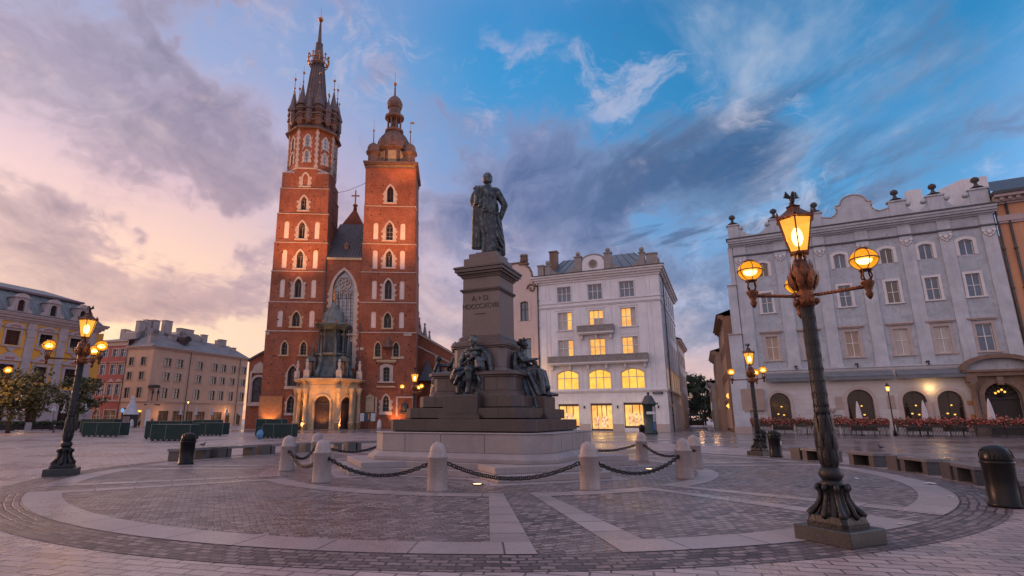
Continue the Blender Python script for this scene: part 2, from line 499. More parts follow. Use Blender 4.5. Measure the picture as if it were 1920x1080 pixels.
def paving(name, c1, c2, mortar, bw, rh, ms, rz=0., polar=None, rough=(.3, .6), bump=.5, off=.5, jitter=.03, blotch=.35, bias=0.):
    m, n, bs = newmat(name)
    tc = n.new('ShaderNodeTexCoord').outputs['Object']
    X = n.sep(tc)
    if polar:
        r = n.math('SQRT', n.math('ADD', n.math('MULTIPLY', X[0], X[0]), n.math('MULTIPLY', X[1], X[1])))
        a = n.math('ARCTAN2', X[1], X[0])
        vec = n.comb(n.math('MULTIPLY', a, polar), r, 0.)
    else:
        mp = n.new('ShaderNodeMapping'); mp.inputs['Rotation'].default_value = (0, 0, rz); n.link(tc, mp.inputs[0]); vec = mp.outputs[0]
    jn = n.new('ShaderNodeTexNoise'); jn.inputs['Scale'].default_value = 3.1; jn.inputs['Detail'].default_value = 3; n.link(tc, jn.inputs['Vector'])
    vm = n.new('ShaderNodeVectorMath', operation='MULTIPLY_ADD')
    n.link(jn.outputs['Color'], vm.inputs[0]); vm.inputs[1].default_value = (jitter, jitter, 0); n.link(vec, vm.inputs[2])
    b = n.new('ShaderNodeTexBrick'); b.offset = off; b.squash = 1
    n.link(vm.outputs[0], b.inputs['Vector'])
    for k, v in (('Color1', c1), ('Color2', c2), ('Mortar', mortar)): b.inputs[k].default_value = (*v, 1)
    b.inputs['Scale'].default_value = 1.; b.inputs['Mortar Size'].default_value = ms; b.inputs['Mortar Smooth'].default_value = .35; b.inputs['Bias'].default_value = bias
    b.inputs['Brick Width'].default_value = bw; b.inputs['Row Height'].default_value = rh
    colr = b.outputs['Color']
    f = n.mapr(n.noise(tc, .5, 6, .62), .36, .66)
    colr = n.mix(n.math('MULTIPLY', f, blotch), colr, tuple(v * .5 for v in c1))
    f2 = n.mapr(n.noise(tc, 4.3, 4, .65), .55, .7)
    colr = n.mix(n.math('MULTIPLY', f2, blotch * .7), colr, tuple(v * 1.35 for v in c2))
    f3 = n.mapr(n.noise(tc, 60, 3, .6), .35, .7)
    colr = n.mix(n.math('MULTIPLY', f3, .3), colr, tuple(v * .55 for v in c1))
    bs.inputs['Specular IOR Level'].default_value = .5 if name == 'wet_paving' else .32
    spk = n.mapr(n.noise(tc, 23, 2, .4), .70, .74)                      # gum spots and grit
    colr = n.mix(n.math('MULTIPLY', spk, .55), colr, tuple(v * .3 for v in c1))
    stn = n.mapr(n.noise(tc, .95, 6, .7, .8), .56, .70)
    colr = n.mix(n.math('MULTIPLY', stn, blotch * .8), colr, tuple(v * .32 for v in c1))
    n.link(colr, bs.inputs['Base Color'])
    wet = n.mapr(n.noise(tc, .22, 4, .55), .4, .62)
    rg = n.math('ADD', n.math('MULTIPLY', wet, rough[1] - rough[0]), rough[0])
    rg = n.math('ADD', rg, n.math('MULTIPLY', n.math('SUBTRACT', n.noise(tc, 14, 3, .6), .5), .25), True)
    n.link(rg, bs.inputs['Roughness'])
    hgt = n.math('SUBTRACT', n.math('MULTIPLY', n.noise(tc, 11, 4, .6), .8), n.math('MULTIPLY', b.outputs['Fac'], 1.2))
    n.link(n.bump(hgt, bump, .02), bs.inputs['Normal'])
    return m


SLAB = paving('paving_slabs', (.46, .375, .365), (.27, .225, .23), (.030, .024, .026), .44, .19, .014, R(14), rough=(.22, .46), bump=.6, jitter=.014, blotch=.5)
ROADW = paving('wet_paving', (.20, .18, .19), (.155, .14, .15), (.04, .034, .038), .55, .55, .016, R(-26), rough=(.12, .34), bump=.14, jitter=.01)
SETT = paving('granite_setts', (.33, .275, .275), (.040, .034, .038), (.016, .013, .015), .205, .130, .016, R(-26), rough=(.28, .5), bump=.9, jitter=.10, blotch=.6)
SETTR = paving('granite_setts_ring', (.27, .21, .205), (.034, .028, .031), (.009, .008, .009), .20, .13, .018, polar=12.5, rough=(.4, .62), bump=.9, jitter=.10, blotch=.6)
PALE = paving('pale_slabs_ring', (.36, .31, .31), (.27, .235, .24), (.03, .026, .027), 1.15, 9., .016, polar=11.8, rough=(.25, .5), bump=.25, off=0, jitter=.006, blotch=.5)
PALEI = paving('pale_slabs_inner', (.36, .31, .31), (.27, .235, .24), (.03, .026, .027), 1.0, 9., .016, polar=6.9, rough=(.25, .5), bump=.25, off=0, jitter=.006, blotch=.5)
PALES = paving('pale_slabs_spoke', (.36, .31, .31), (.27, .235, .24), (.03, .026, .027), 60., .78, .018, polar=1.0, rough=(.25, .5), bump=.25, off=0, jitter=.006, blotch=.5)

g = MB()
S_ = 1400
g.quad((-S_, -60, 0), (S_, -60, 0), (S_, 2200, 0), (-S_, 2200, 0))
tag(g.build('ground', SLAB), kind='structure')


def sheet(name, quads, mat, z):
    b = MB()
    for q in quads: b.poly([(p[0] - CC[0], p[1] - CC[1], 0) for p in q])
    o = b.build(name, mat, loc=(CC[0], CC[1], z))
    tag(o, kind='structure')
    return o


def pol(r, a): return (CC[0] + r * math.cos(R(a)), CC[1] + r * math.sin(R(a)))


def arc_quads(r0, r1, a0, a1, step=2.0):
    k = max(1, int(abs(a1 - a0) / step)); out = []
    for i in range(k):
        p, q = a0 + (a1 - a0) * i / k, a0 + (a1 - a0) * (i + 1) / k
        out.append([pol(r0, p), pol(r1, p), pol(r1, q), pol(r0, q)])
    return out


# wet lanes along the far side of the square
def road(name, pts, z=.004):
    b = MB(); b.poly([(p[0], p[1], z) for p in pts]); tag(b.build(name, ROADW), kind='structure')


road('road', [(14.8, 30), (17.2, 17), (60, 4), (75, 26), (44, 52), (27.4, 63.5), (40, 96), (34, 100), (23, 70), (8, 74), (4, 60)])
road('pavement', [(-46, 70), (-14, 62), (2, 64), (6, 73), (-12, 84), (-46, 84)])
SP = [-85, -53.5, 8, 40, 98, 130, 180, 210]
HP, SW = 2.5, 5.2
sheet('sett_paving', arc_quads(.01, 12.15, 0, 360, 3), SETT, .006)
sheet('sett_ring', arc_quads(12.15, 12.9, 0, 360, 2), SETTR, .006)
rq = []; sq = []; iq = []
SPs = sorted(a % 360 for a in SP)
for i, a in enumerate(SPs):
    b2 = SPs[(i + 1) % len(SPs)] + (360 if i == len(SPs) - 1 else 0)
    rq += arc_quads(11.5, 12.15, a + HP, b2 - HP, 2)
    iq += arc_quads(6.65, 7.2, a + HP, b2 - HP, 2)
    sq += arc_quads(7.2, 11.5, a + HP, a + SW, 3) + arc_quads(7.2, 11.5, a - SW, a - HP, 3)
sheet('ring_paving', rq, PALE, .012)
sheet('inner_ring_paving', iq, PALEI, .012)
sheet('spoke_paving', sq, PALES, .012)
# ---------------------------------------------------------------- walls with openings, windows
def arch_pts(x0, x1, z1, kind, n=10):
    """points from the left springing to the right springing; z1 = top of the arch"""
    w = x1 - x0; c = (x0 + x1) / 2
    if kind == 'round':
        zs = z1 - w / 2
        return [(c - w / 2 * math.cos(PI * i / n), zs + w / 2 * math.sin(PI * i / n)) for i in range(n + 1)]
    if kind == 'seg':
        h = w * .17; zs = z1 - h
        return [(x0 + w * i / n, zs + h * (1 - (2 * i / n - 1) ** 2)) for i in range(n + 1)]
    if kind == 'point':
        h = w * .95; zs = z1 - h
        rr = (h * h + w * w / 4) / w            # radius of each flank
        L = []
        k = n // 2
        a1 = math.acos((rr - w / 2) / rr)
        for i in range(k + 1):
            a = a1 * i / k
            L.append((x0 + rr - rr * math.cos(a), zs + rr * math.sin(a)))
        return L + [(2 * c - x, z) for x, z in reversed(L[:-1])]
    return [(x0, z1), (x1, z1)]


def outline(o):
    x0, x1, z0, z1, kind = o
    return [(x1, z0)] + list(reversed(arch_pts(x0, x1, z1, kind))) + [(x0, z0)]   # clockwise from lower right, seen from -y


def grow(o, d, sill=None):
    x0, x1, z0, z1, kind = o
    return (x0 - d, x1 + d, z0 - (d if sill is None else sill), z1 + d, kind)


def tile_wall(mb, x0, x1, z0, z1, ops, y=0., depth=.3, m=0, mr=None):
    """the front face of a wall at y with real openings cut in it and their reveals going back by depth"""
    mr = m if mr is None else mr
    xs = sorted(set([x0, x1] + [v for o in ops for v in o[:2]])); zs = sorted(set([z0, z1] + [v for o in ops for v in o[2:4]]))
    xs = [v for v in xs if x0 <= v <= x1]; zs = [v for v in zs if z0 <= v <= z1]
    for i in range(len(xs) - 1):
        for j in range(len(zs) - 1):
            cx, cz = (xs[i] + xs[i + 1]) / 2, (zs[j] + zs[j + 1]) / 2
            if any(o[0] < cx < o[1] and o[2] < cz < o[3] for o in ops): continue
            mb.quad((xs[i], y, zs[j]), (xs[i + 1], y, zs[j]), (xs[i + 1], y, zs[j + 1]), (xs[i], y, zs[j + 1]), m)
    for o in ops:
        a = arch_pts(*o[:2], o[3], o[4])
        if o[4] != 'rect':
            for (p, q) in zip(a[:-1], a[1:]):
                mb.quad((p[0], y, p[1]), (q[0], y, q[1]), (q[0], y, o[3]), (p[0], y, o[3]), m)
        pts = [(o[0], o[2])] + a + [(o[1], o[2])]
        for p, q in zip(pts, pts[1:] + pts[:1]):
            mb.quad((p[0], y, p[1]), (p[0], y + depth, p[1]), (q[0], y + depth, q[1]), (q[0], y, q[1]), mr)


def band_ring(mb, o, d, y0, y1, m=0, sill=0.0):
    """a flat surround of width d round an opening, from y0 (front) to y1"""
    inn = [(o[0], o[2])] + arch_pts(o[0], o[1], o[3], o[4]) + [(o[1], o[2])]
    g_ = (o[0] - d, o[1] + d, o[2] - sill, o[3] + d, o[4])
    out = [(g_[0], g_[2])] + arch_pts(g_[0], g_[1], g_[3], g_[4]) + [(g_[1], g_[2])]
    for i in range(len(inn) - 1):
        a, b = inn[i], inn[i + 1]; c, e = out[i], out[i + 1]
        mb.quad((c[0], y0, c[1]), (a[0], y0, a[1]), (b[0], y0, b[1]), (e[0], y0, e[1]), m)
        mb.quad((c[0], y1, c[1]), (c[0], y0, c[1]), (e[0], y0, e[1]), (e[0], y1, e[1]), m)
        mb.quad((a[0], y0, a[1]), (a[0], y1, a[1]), (b[0], y1, b[1]), (b[0], y0, b[1]), m)


def pane_mesh(o, y, inset=.0):
    b = MB()
    x0, x1, z0, z1, k = o
    pts = [(x1 - inset, z0)] + list(reversed(arch_pts(x0 + inset, x1 - inset, z1 - inset, k))) + [(x0 + inset, z0)]
    b.poly([(x, y, z) for x, z in reversed(pts)])
    return b


def window(parent, o, mats, T=None, depth=.25, bars=((.5,), (.6,)), fw=.07, surround=0., sur_t=.06, hood=0., sill=0., pane_mat=None, shear=0., sur_sill=0., name='window', panes=None, thick=.05, label=None):
    """mats = (frame, glass, surround). window > pane, surround. panes: {index: material} for a window whose lights differ"""
    fr, gl, su = mats
    y = depth
    b = MB(T); b.shear = shear
    band_ring(b, (o[0] + fw, o[1] - fw, o[2] + fw, o[3] - fw, o[4]), fw, y - thick - .02, y - .004)
    b.box(o[0] + fw, o[1] - fw, y - thick - .02, y - .004, o[2], o[2] + fw)
    w = o[1] - o[0]; h = o[3] - o[2]
    for i, t in enumerate(bars[0]):
        b.box(o[0] + w * t - fw * .55, o[0] + w * t + fw * .55, y - thick - .026, y - .004, o[2] + fw, o[3] - fw * (.5 if o[4] == 'rect' else 1.2))
    for t in bars[1]:
        b.box(o[0] + fw, o[1] - fw, y - thick - .014, y - .004, o[2] + h * t - fw * .5, o[2] + h * t + fw * .5)
    f = b.build(name, fr, parent)
    if label: f['label'] = label
    p = pane_mesh(o, y, 0.0); p2 = MB(T); p2.shear = shear
    if panes:
        # one mesh, its lights lit or dark
        xs = [o[0]] + [o[0] + w * t for t in bars[0]] + [o[1]]; zs = [o[2]] + [o[2] + h * t for t in bars[1]] + [o[3]]
        k = 0; ml = [gl] + sorted(set(panes.values()), key=lambda q: q.name)
        for j in range(len(zs) - 1):
            for i in range(len(xs) - 1):
                mt = panes.get((i, j))
                p2.quad((xs[i], y, zs[j]), (xs[i + 1], y, zs[j]), (xs[i + 1], y, zs[j + 1]), (xs[i], y, zs[j + 1]), ml.index(mt) if mt else 0)
        p2.build('pane', ml, f)
    else:
        p2.add(p.v, p.f)
        p2.build('pane', gl, f)
    if surround or hood or sill:
        s = MB(T); s.shear = shear
        if surround: band_ring(s, o, surround, -sur_t, .003, sill=sur_sill)
        if sill: s.box(o[0] - sill, o[1] + sill, -.16, .0, o[2] - .14, o[2] - .0)
        if hood:
            zt = o[3] + (surround or .1) + .12
            s.box(o[0] - hood, o[1] + hood, -.30, .0, zt + .12, zt + .26)
            s.box(o[0] - hood + .1, o[1] + hood - .1, -.18, .0, zt, zt + .12)
        s.build('surround', su, f)
    return f


def gable_roof(mb, pts):
    for q in pts: mb.poly(q)


def Tm(x, y, z, rz=0.):
    return Matrix.Translation((x, y, z)) @ Matrix.Rotation(rz, 4, 'Z')


def ring_up(b, cx, cz, r, t, y0, y1, seg=20):
    for k in range(seg):
        a, c = 2 * PI * k / seg, 2 * PI * (k + 1) / seg
        P = lambda rr, an, y: (cx + rr * math.cos(an), y, cz + rr * math.sin(an))
        b.quad(P(r, a, y0), P(r, c, y0), P(r + t, c, y0), P(r + t, a, y0)); b.quad(P(r, a, y0), P(r, a, y1), P(r, c, y1), P(r, c, y0)); b.quad(P(r + t, a, y0), P(r + t, c, y0), P(r + t, c, y1), P(r + t, a, y1))
# ---------------------------------------------------------------- brick basilica
BRICK = brickmat('church_brick', (.41, .112, .048), (.20, .052, .028), (.24, .135, .095), .30, .10, .013, blotch=1.0, dirt=(.055, .028, .024))
STONEW = surf('pale_limestone', (.50, .40, .345), (.36, .285, .25), 1.2, .8, .3, 14, .02, stain=.3)
STONEB = surf('buff_sandstone', (.50, .36, .22), (.36, .25, .15), 1.6, .8, .3, 14, .02, stain=.3)
PLASTER_N = surf('niche_plaster', (.72, .58, .52), (.60, .48, .44), .8, .85, .2, 9, .02, stain=.35)
DARKGL = glass('dark_leaded_glass', (.016, .013, .014), 1.4, .3)
BLUEGL = glass('pale_leaded_glass', (.20, .26, .32), 2.0, .2)
SLATE = surf('dark_roof_metal', (.062, .056, .068), (.036, .033, .042), .6, .55, .3, 7, .02)
COPPER_BR = surf('brown_copper', (.17, .088, .062), (.085, .045, .036), 1.1, .6, .35, 6, .03, metal=.1)
COPPER_GR = surf('green_copper', (.13, .15, .145), (.04, .044, .046), .9, .65, .5, 4, .05, metal=.0)
GILT = surf('worn_gilding', (.55, .24, .07), (.32, .12, .05), 2.0, .35, .1, 20, .01, metal=.8)
OAK = surf('old_oak_door', (.06, .026, .018), (.03, .014, .011), 2.0, .6, .4, 9, .02)
RELIEF = surf('bronze_relief', (.075, .078, .085), (.03, .03, .034), 1.4, .5, 1.0, 3.2, .25, metal=.4)
TRACE = surf('stone_tracery', (.26, .21, .19), (.17, .14, .13), 2.0, .8)

church = thing('brick_church', 'tall red brick church with two unequal towers, the taller crowned by a needle spire', 'church', (-35.6, 88, 0), R(3.5))
CSH = -.022
def CB(T=None):
    b = MB(T); b.shear = CSH; return b


def tower(levels, cx, depth, name):
    """levels: (z0, z1, half width, [openings relative to cx])"""
    root = CB()
    for z0, z1, hw, ops in levels:
        o2 = [(cx + a, cx + b, c, d, k) for a, b, c, d, k in ops]
        s = 4.75 - hw
        tile_wall(root, cx - hw, cx + hw, z0, z1, o2, y=s, depth=.85)
        yb = depth - s
        root.quad((cx + hw, s, z0), (cx + hw, yb, z0), (cx + hw, yb, z1), (cx + hw, s, z1))
        root.quad((cx - hw, yb, z0), (cx - hw, s, z0), (cx - hw, s, z1), (cx - hw, yb, z1))
        root.quad((cx + hw, yb, z0), (cx - hw, yb, z0), (cx - hw, yb, z1), (cx + hw, yb, z1))
        root.quad((cx - hw, s, z1), (cx + hw, s, z1), (cx + hw, yb, z1), (cx - hw, yb, z1))
    return root.build('tower_wall', BRICK, church)


def course(cx, hw, z, depth, out=.08, h=.14, mat=None):
    s = 4.75 - hw
    b = CB(); b.prism_z([(cx - hw - out, s - out), (cx + hw + out, s - out), (cx + hw + out, depth - s + out), (cx - hw - out, depth - s + out)], z - h * .5, z + h * .3)
    b.prism_z([(cx - hw - out, s - out), (cx + hw + out, s - out), (cx + hw + out, depth - s + out), (cx - hw - out, depth - s + out)], z + h * .3, z + h * .8, .965, c=(cx, depth / 2))
    b.build('string_course', mat or STONEW, church)


def gothic(cx, o, s, quoin=.42, lights=2, glassm=None, sillh=.25, tracery=True, frame=None, toothed=True, surm=None):
    """pointed opening: toothed pale stone surround, mullions with tracery, pane"""
    glassm = glassm or DARKGL
    oo = (cx + o[0], cx + o[1], o[2], o[3], o[4])
    T = Matrix.Translation((0, s, 0))
    w = oo[1] - oo[0]; c = (oo[0] + oo[1]) / 2
    b = CB(T)
    if lights > 1:
        for i in range(1, lights):
            x = oo[0] + w * i / lights
            b.box(x - .045, x + .045, .5, .62, oo[2], oo[3] - w * .75)
        band_ring(b, (oo[0] + .06, oo[1] - .06, oo[2], oo[3] - .07, oo[4]), .06, .5, .62)
        zt = oo[3] - w * .95
        for i in range(lights):
            a0 = oo[0] + w * i / lights + .07; a1 = oo[0] + w * (i + 1) / lights - .07
            band_ring(b, (a0 + .02, a1 - .02, zt - .4, zt + w * .18, 'point'), .055, .5, .62)
        rr = w * .17
        ring_up(b, c, zt + w * .36, rr, .06, .5, .62, 14)
        f = b.build('window', TRACE, church)
    else:
        band_ring(b, (oo[0] + .06, oo[1] - .06, oo[2], oo[3] - .08, oo[4]), .06, .42, .6)
        b.box(c - .035, c + .035, .42, .6, oo[2], oo[3] - .1)
        for k in range(1, 4): b.box(oo[0], oo[1], .44, .58, oo[2] + (oo[3] - oo[2]) * k / 4 - .03, oo[2] + (oo[3] - oo[2]) * k / 4 + .03)
        f = b.build('window', frame or TRACE, church)
    p = CB(T); q = pane_mesh(oo, .62); p.add(q.v, q.f); p.build('pane', glassm, f)
    if quoin:
        b = CB(T)
        band_ring(b, oo, quoin * .8, -.05, .004)
        if toothed:
            k = 0; z = oo[2]
            while z < oo[3] - w * .9:
                d = quoin * (1.5 if k % 2 else 1.12) * rnd.uniform(.9, 1.1)
                for sg in (-1, 1):
                    xa = oo[0] - d if sg < 0 else oo[1] + quoin * .78
                    xb = oo[0] - quoin * .78 if sg < 0 else oo[1] + d
                    b.box(xa, xb, -.055, .004, z + .02, z + .42)
                z += .45; k += 1
        if sillh: b.box(oo[0] - quoin * 1.3, oo[1] + quoin * 1.3, -.22, .3, oo[2] - sillh, oo[2] - .004)
        b.build('surround', surm or STONEW, f)
    return f


LC, RC = 4.65, 19.68
def lv(z0, z1, hw, *ops): return (z0, z1, hw, list(ops))
nich = lambda s, z0, z1: [(-2.62 * s - .42, -2.62 * s + .42, z0, z1, 'round'), (2.55 * s - .42, 2.55 * s + .42, z0, z1, 'round')]
Lw = dict(A=(-.42, .42, 41.6, 44.0, 'point'), B=(-.45, .45, 37.0, 39.6, 'point'), C=(-.5, .5, 31.7, 34.8, 'point'), D=(-.52, .52, 26.4, 29.5, 'point'), E=(-.55, .55, 21.3, 24.6, 'point'), F=(-.62, .62, 16.4, 18.9, 'point'),
          G1=(-2.0, -1.1, 11.7, 13.9, 'point'), G2=(1.05, 1.95, 11.7, 13.9, 'point'), H=(-.75, .75, 6.7, 10.0, 'point'), I=(-.6, .6, 2.5, 5.2, 'point'))
Ln = {k: nich(1, a, b) for k, a, b in (('C', 31.7, 34.9), ('D', 26.4, 29.7), ('E', 21.3, 24.5), ('F', 16.3, 19.1))}
tower([lv(0, 15.6, 4.75, Lw['G1'], Lw['G2'], Lw['H'], Lw['I']), lv(15.6, 20.5, 4.66, Lw['F'], *Ln['F']), lv(20.5, 25.85, 4.57, Lw['E'], *Ln['E']), lv(25.85, 31.0, 4.48, Lw['D'], *Ln['D']),
       lv(31.0, 36.3, 4.36, Lw['C'], *Ln['C']), lv(36.3, 41.1, 4.2, Lw['B']), lv(41.1, 44.1, 4.06, Lw['A'])], LC, 9.5, 'tower')
for hw, z in ((4.75, 15.6), (4.66, 20.5), (4.57, 25.85), (4.48, 31.0), (4.36, 36.3), (4.2, 41.1)): course(LC, hw, z, 9.5)
Rw = dict(A=(-.55, .55, 38.7, 41.9, 'point'), B=(-.6, .6, 31.7, 35.0, 'point'), C=(-.55, .55, 26.8, 29.8, 'point'), D=(-.58, .58, 21.2, 24.6, 'point'), E=(-.6, .6, 16.3, 18.9, 'point'),
          F1=(-1.95, -1.05, 11.5, 13.9, 'point'), F2=(1.05, 1.95, 11.5, 13.9, 'point'), G=(-.5, .5, 7.5, 9.8, 'seg'), H=(-.5, .5, 2.7, 5.3, 'point'))
Rn = {k: nich(.9, a, b) for k, a, b in (('B', 31.8, 34.9), ('C', 26.5, 29.9), ('D', 21.2, 24.5), ('E', 16.3, 19.1))}
tower([lv(0, 15.5, 4.75, Rw['F1'], Rw['F2'], Rw['G'], Rw['H']), lv(15.5, 20.6, 4.68, Rw['E'], *Rn['E']), lv(20.6, 25.9, 4.62, Rw['D'], *Rn['D']), lv(25.9, 31.0, 4.56, Rw['C'], *Rn['C']),
       lv(31.0, 38.0, 4.5, Rw['B'], *Rn['B']), lv(38.0, 46.0, 4.46, Rw['A'])], RC, 9.5, 'tower')
for hw, z in ((4.75, 15.5), (4.68, 20.6), (4.62, 25.9), (4.56, 31.0), (4.5, 38.0)): course(RC, hw, z, 9.5)
S4 = lambda hw: 4.75 - hw
for k, hw in (('A', 4.06), ('B', 4.2), ('C', 4.36), ('D', 4.48), ('E', 4.57), ('F', 4.66)):
    gothic(LC, Lw[k], S4(hw), quoin=.5 if k != 'F' else .36, lights=1 if k in 'AB' else 2, surm=STONEW if k != 'F' else STONEB)
for k in ('G1', 'G2'): gothic(LC, Lw[k], 0, quoin=.3, lights=1, toothed=False, surm=STONEB)
gothic(LC, Lw['H'], 0, quoin=.28, lights=2, sillh=.5); gothic(LC, Lw['I'], 0, quoin=.22, lights=1, sillh=.4)
for k, hw in (('A', 4.46), ('B', 4.5), ('C', 4.56), ('D', 4.62), ('E', 4.68)):
    gothic(RC, Rw[k], S4(hw), quoin=.5 if k in 'ABCD' else .3, lights=1 if k in 'AB' else 2, surm=STONEW if k != 'E' else STONEB, frame=OAK if k == 'A' else None)
for k in ('F1', 'F2'): gothic(RC, Rw[k], 0, quoin=.25, lights=1, sillh=.4, toothed=False, surm=STONEB)
gothic(RC, Rw['G'], 0, quoin=.7, lights=1, toothed=False); gothic(RC, Rw['H'], 0, quoin=.4, lights=1, sillh=.5)
b = CB(); b.box(RC - 1.6, RC + 1.6, -.4, 0, 10.65, 10.95); b.box(RC - 1.35, RC + 1.35, -.25, 0, 10.5, 10.65)
b.box(RC - 1.5, RC + 1.5, -.3, 0, 6.5, 6.75); b.build('window_hood', STONEB, church)
# blind niches: plastered back walls
for c, D_, hwd in ((LC, Ln, dict(C=4.36, D=4.48, E=4.57, F=4.66)), (RC, Rn, dict(B=4.5, C=4.56, D=4.62, E=4.68))):
    for k, L in D_.items():
        for o in L:
            oo = (c + o[0], c + o[1], o[2], o[3], o[4])
            b = CB(Matrix.Translation((0, S4(hwd[k]), 0))); q = pane_mesh(oo, .16); b.add(q.v, q.f)
            if c == LC and k == 'F':
                band_ring(b, (oo[0] + .1, oo[1] - .1, oo[2], oo[3] - .1, 'round'), .1, .06, .15); b.box((oo[0] + oo[1]) / 2 - .05, (oo[0] + oo[1]) / 2 + .05, .06, .15, oo[2], oo[3] - .5)
            b.build('blind_niche', PLASTER_N, church)
# small putlog holes on both fronts: flush blocks, hole shade put into the colour
b = CB()
for c, top in ((LC, 44), (RC, 46)):
    for k in range(70):
        z = rnd.uniform(6, top - 1); x = c + rnd.choice([-3.9, -1.55, 1.5, 3.7, -3.2, 3.1]) + rnd.uniform(-.25, .25)
        hw = 4.75 - .55 * z / 44
        if abs(x - c) > hw - .4: continue
        yy = [4.75 - h for zz, h in (((15.6, 4.75), (20.5, 4.66), (25.85, 4.57), (31, 4.48), (36.3, 4.36), (41.1, 4.2), (99, 4.06)) if c == LC else ((15.5, 4.75), (20.6, 4.68), (25.9, 4.62), (31, 4.56), (38, 4.5), (99, 4.46))) if z < zz][0]
        b.box(x - .1, x + .1, yy - .004, yy + .1, z, z + .2)
b.build('putlog_hole', surf('hole_shade', (.02, .014, .012), rough=.9), church)['kind'] = 'stuff'
# recessed brick panels beside the upper windows
b = CB()
for c, hw, z0, z1, dx in ((LC, 4.2, 36.9, 39.6, 2.3), (RC, 4.46, 38.8, 42.1, 2.5), (LC, 4.06, 41.6, 43.6, 2.4)):
    for sg in (-1, 1):
        band_ring(b, (c + sg * dx - .42, c + sg * dx + .42, z0, z1, 'round'), .14, 4.75 - hw - .07, 4.75 - hw)
b.build('brick_panel', BRICK, church)

# octagon of the left tower
OC = (LC, 4.75)
def octp(r, ph=PI / 8): return [(OC[0] + r * math.cos(ph + k * PI / 4), OC[1] + r * math.sin(ph + k * PI / 4)) for k in range(8)]
AP = 4.05; CR = AP / math.cos(PI / 8)
b = CB(); b.prism_z(octp(CR), 41.2, 53.0); b.build('octagon_wall', BRICK, church)
b = CB()
for sx in (-1, 1):
    for sy in (-1, 1):
        x, y = OC[0] + sx * 3.0, OC[1] + sy * 3.0
        b.prism_z([(x - 1.1, y - 1.1), (x + 1.1, y - 1.1), (x + 1.1, y + 1.1), (x - 1.1, y + 1.1)], 44.1, 45.5, .12, c=(OC[0] + sx * 2.4, OC[1] + sy * 2.4))
b.build_split('corner_roof', STONEW, church)
for k in range(8):
    a = PI / 8 + k * PI / 4
    if math.sin(a) > .75: continue
    b = CB(Matrix.Translation((OC[0] + CR * math.cos(a), OC[1] + CR * math.sin(a), 0)) @ Matrix.Rotation(a + PI / 2, 4, 'Z'))
    z = 45.2; t = 0
    while z < 52.6:
        w = .2 if t % 2 else .34
        b.box(-w, w, -.06, .42, z, z + .52); z += .55; t += 1
    b.build('corner_quoin', STONEW, church)
for k in range(8):
    a = -PI / 2 + k * PI / 4
    if math.sin(a) > .5: continue
    T = Matrix.Translation((OC[0] + AP * math.cos(a), OC[1] + AP * math.sin(a), 0)) @ Matrix.Rotation(a + PI / 2, 4, 'Z')
    b = CB(T)
    for o in ((-.36, .36, 46.2, 48.5, 'point'), (-.36, .36, 49.2, 51.6, 'point')):
        band_ring(b, o, .34, -.12, .0, sill=.1)
    z = 46
    while z < 51: b.box(-.84, -.68, -.1, .0, z, z + .45); b.box(.68, .84, -.1, 0, z + .3, z + .75); z += .9
    f = b.build('lancet_window', STONEW, church)
    for o in ((-.36, .36, 46.2, 48.5, 'point'), (-.36, .36, 49.2, 51.6, 'point')):
        p = CB(T); q = pane_mesh(o, -.02); p.add(q.v, q.f); p.build('pane', BLUEGL if k != 7 else DARKGL, f)
    b = CB(T)
    for o in ((-.36, .36, 46.2, 48.5, 'point'), (-.36, .36, 49.2, 51.6, 'point')):
        b.box(-.03, .03, -.06, -.025, o[2], o[3] - .2)
        for t in (.3, .6): b.box(-.36, .36, -.06, -.025, o[2] + 2.3 * t - .03, o[2] + 2.3 * t + .03)
    b.build('window_bar', SLATE, f)
b = CB(); b.prism_z(octp(CR + .1), 44.9, 45.15); b.build('string_course', STONEW, church)
# the roof skirt and the watchman's gallery with its turrets
b = CB(); b.prism_z(octp(CR + .75), 52.75, 53.0); b.prism_z(octp(CR + .75), 53.0, 54.0, .80, c=OC); b.build('gallery_skirt', COPPER_BR, church)
b = CB()
for r, z0, z1 in ((4.2, 53.9, 54.6), (4.8, 54.6, 54.85), (4.5, 54.85, 55.8), (4.9, 55.8, 56.05), (4.5, 56.05, 56.9), (4.95, 56.9, 57.15), (4.4, 57.15, 57.5), (4.6, 57.5, 57.8)): b.prism_z(octp(r), z0, z1)
for k in range(48):
    a = 2 * PI * k / 48; b.box(OC[0] + 4.45 * math.cos(a) - .1, OC[0] + 4.45 * math.cos(a) + .1, OC[1] + 4.45 * math.sin(a) - .1, OC[1] + 4.45 * math.sin(a) + .1, 55.0, 55.7)
b.build('watch_gallery', COPPER_BR, church)
TILE_SP = surf('spire_copper', (.15, .092, .085), (.075, .05, .05), .8, .6, .5, 9, .04, metal=.1)
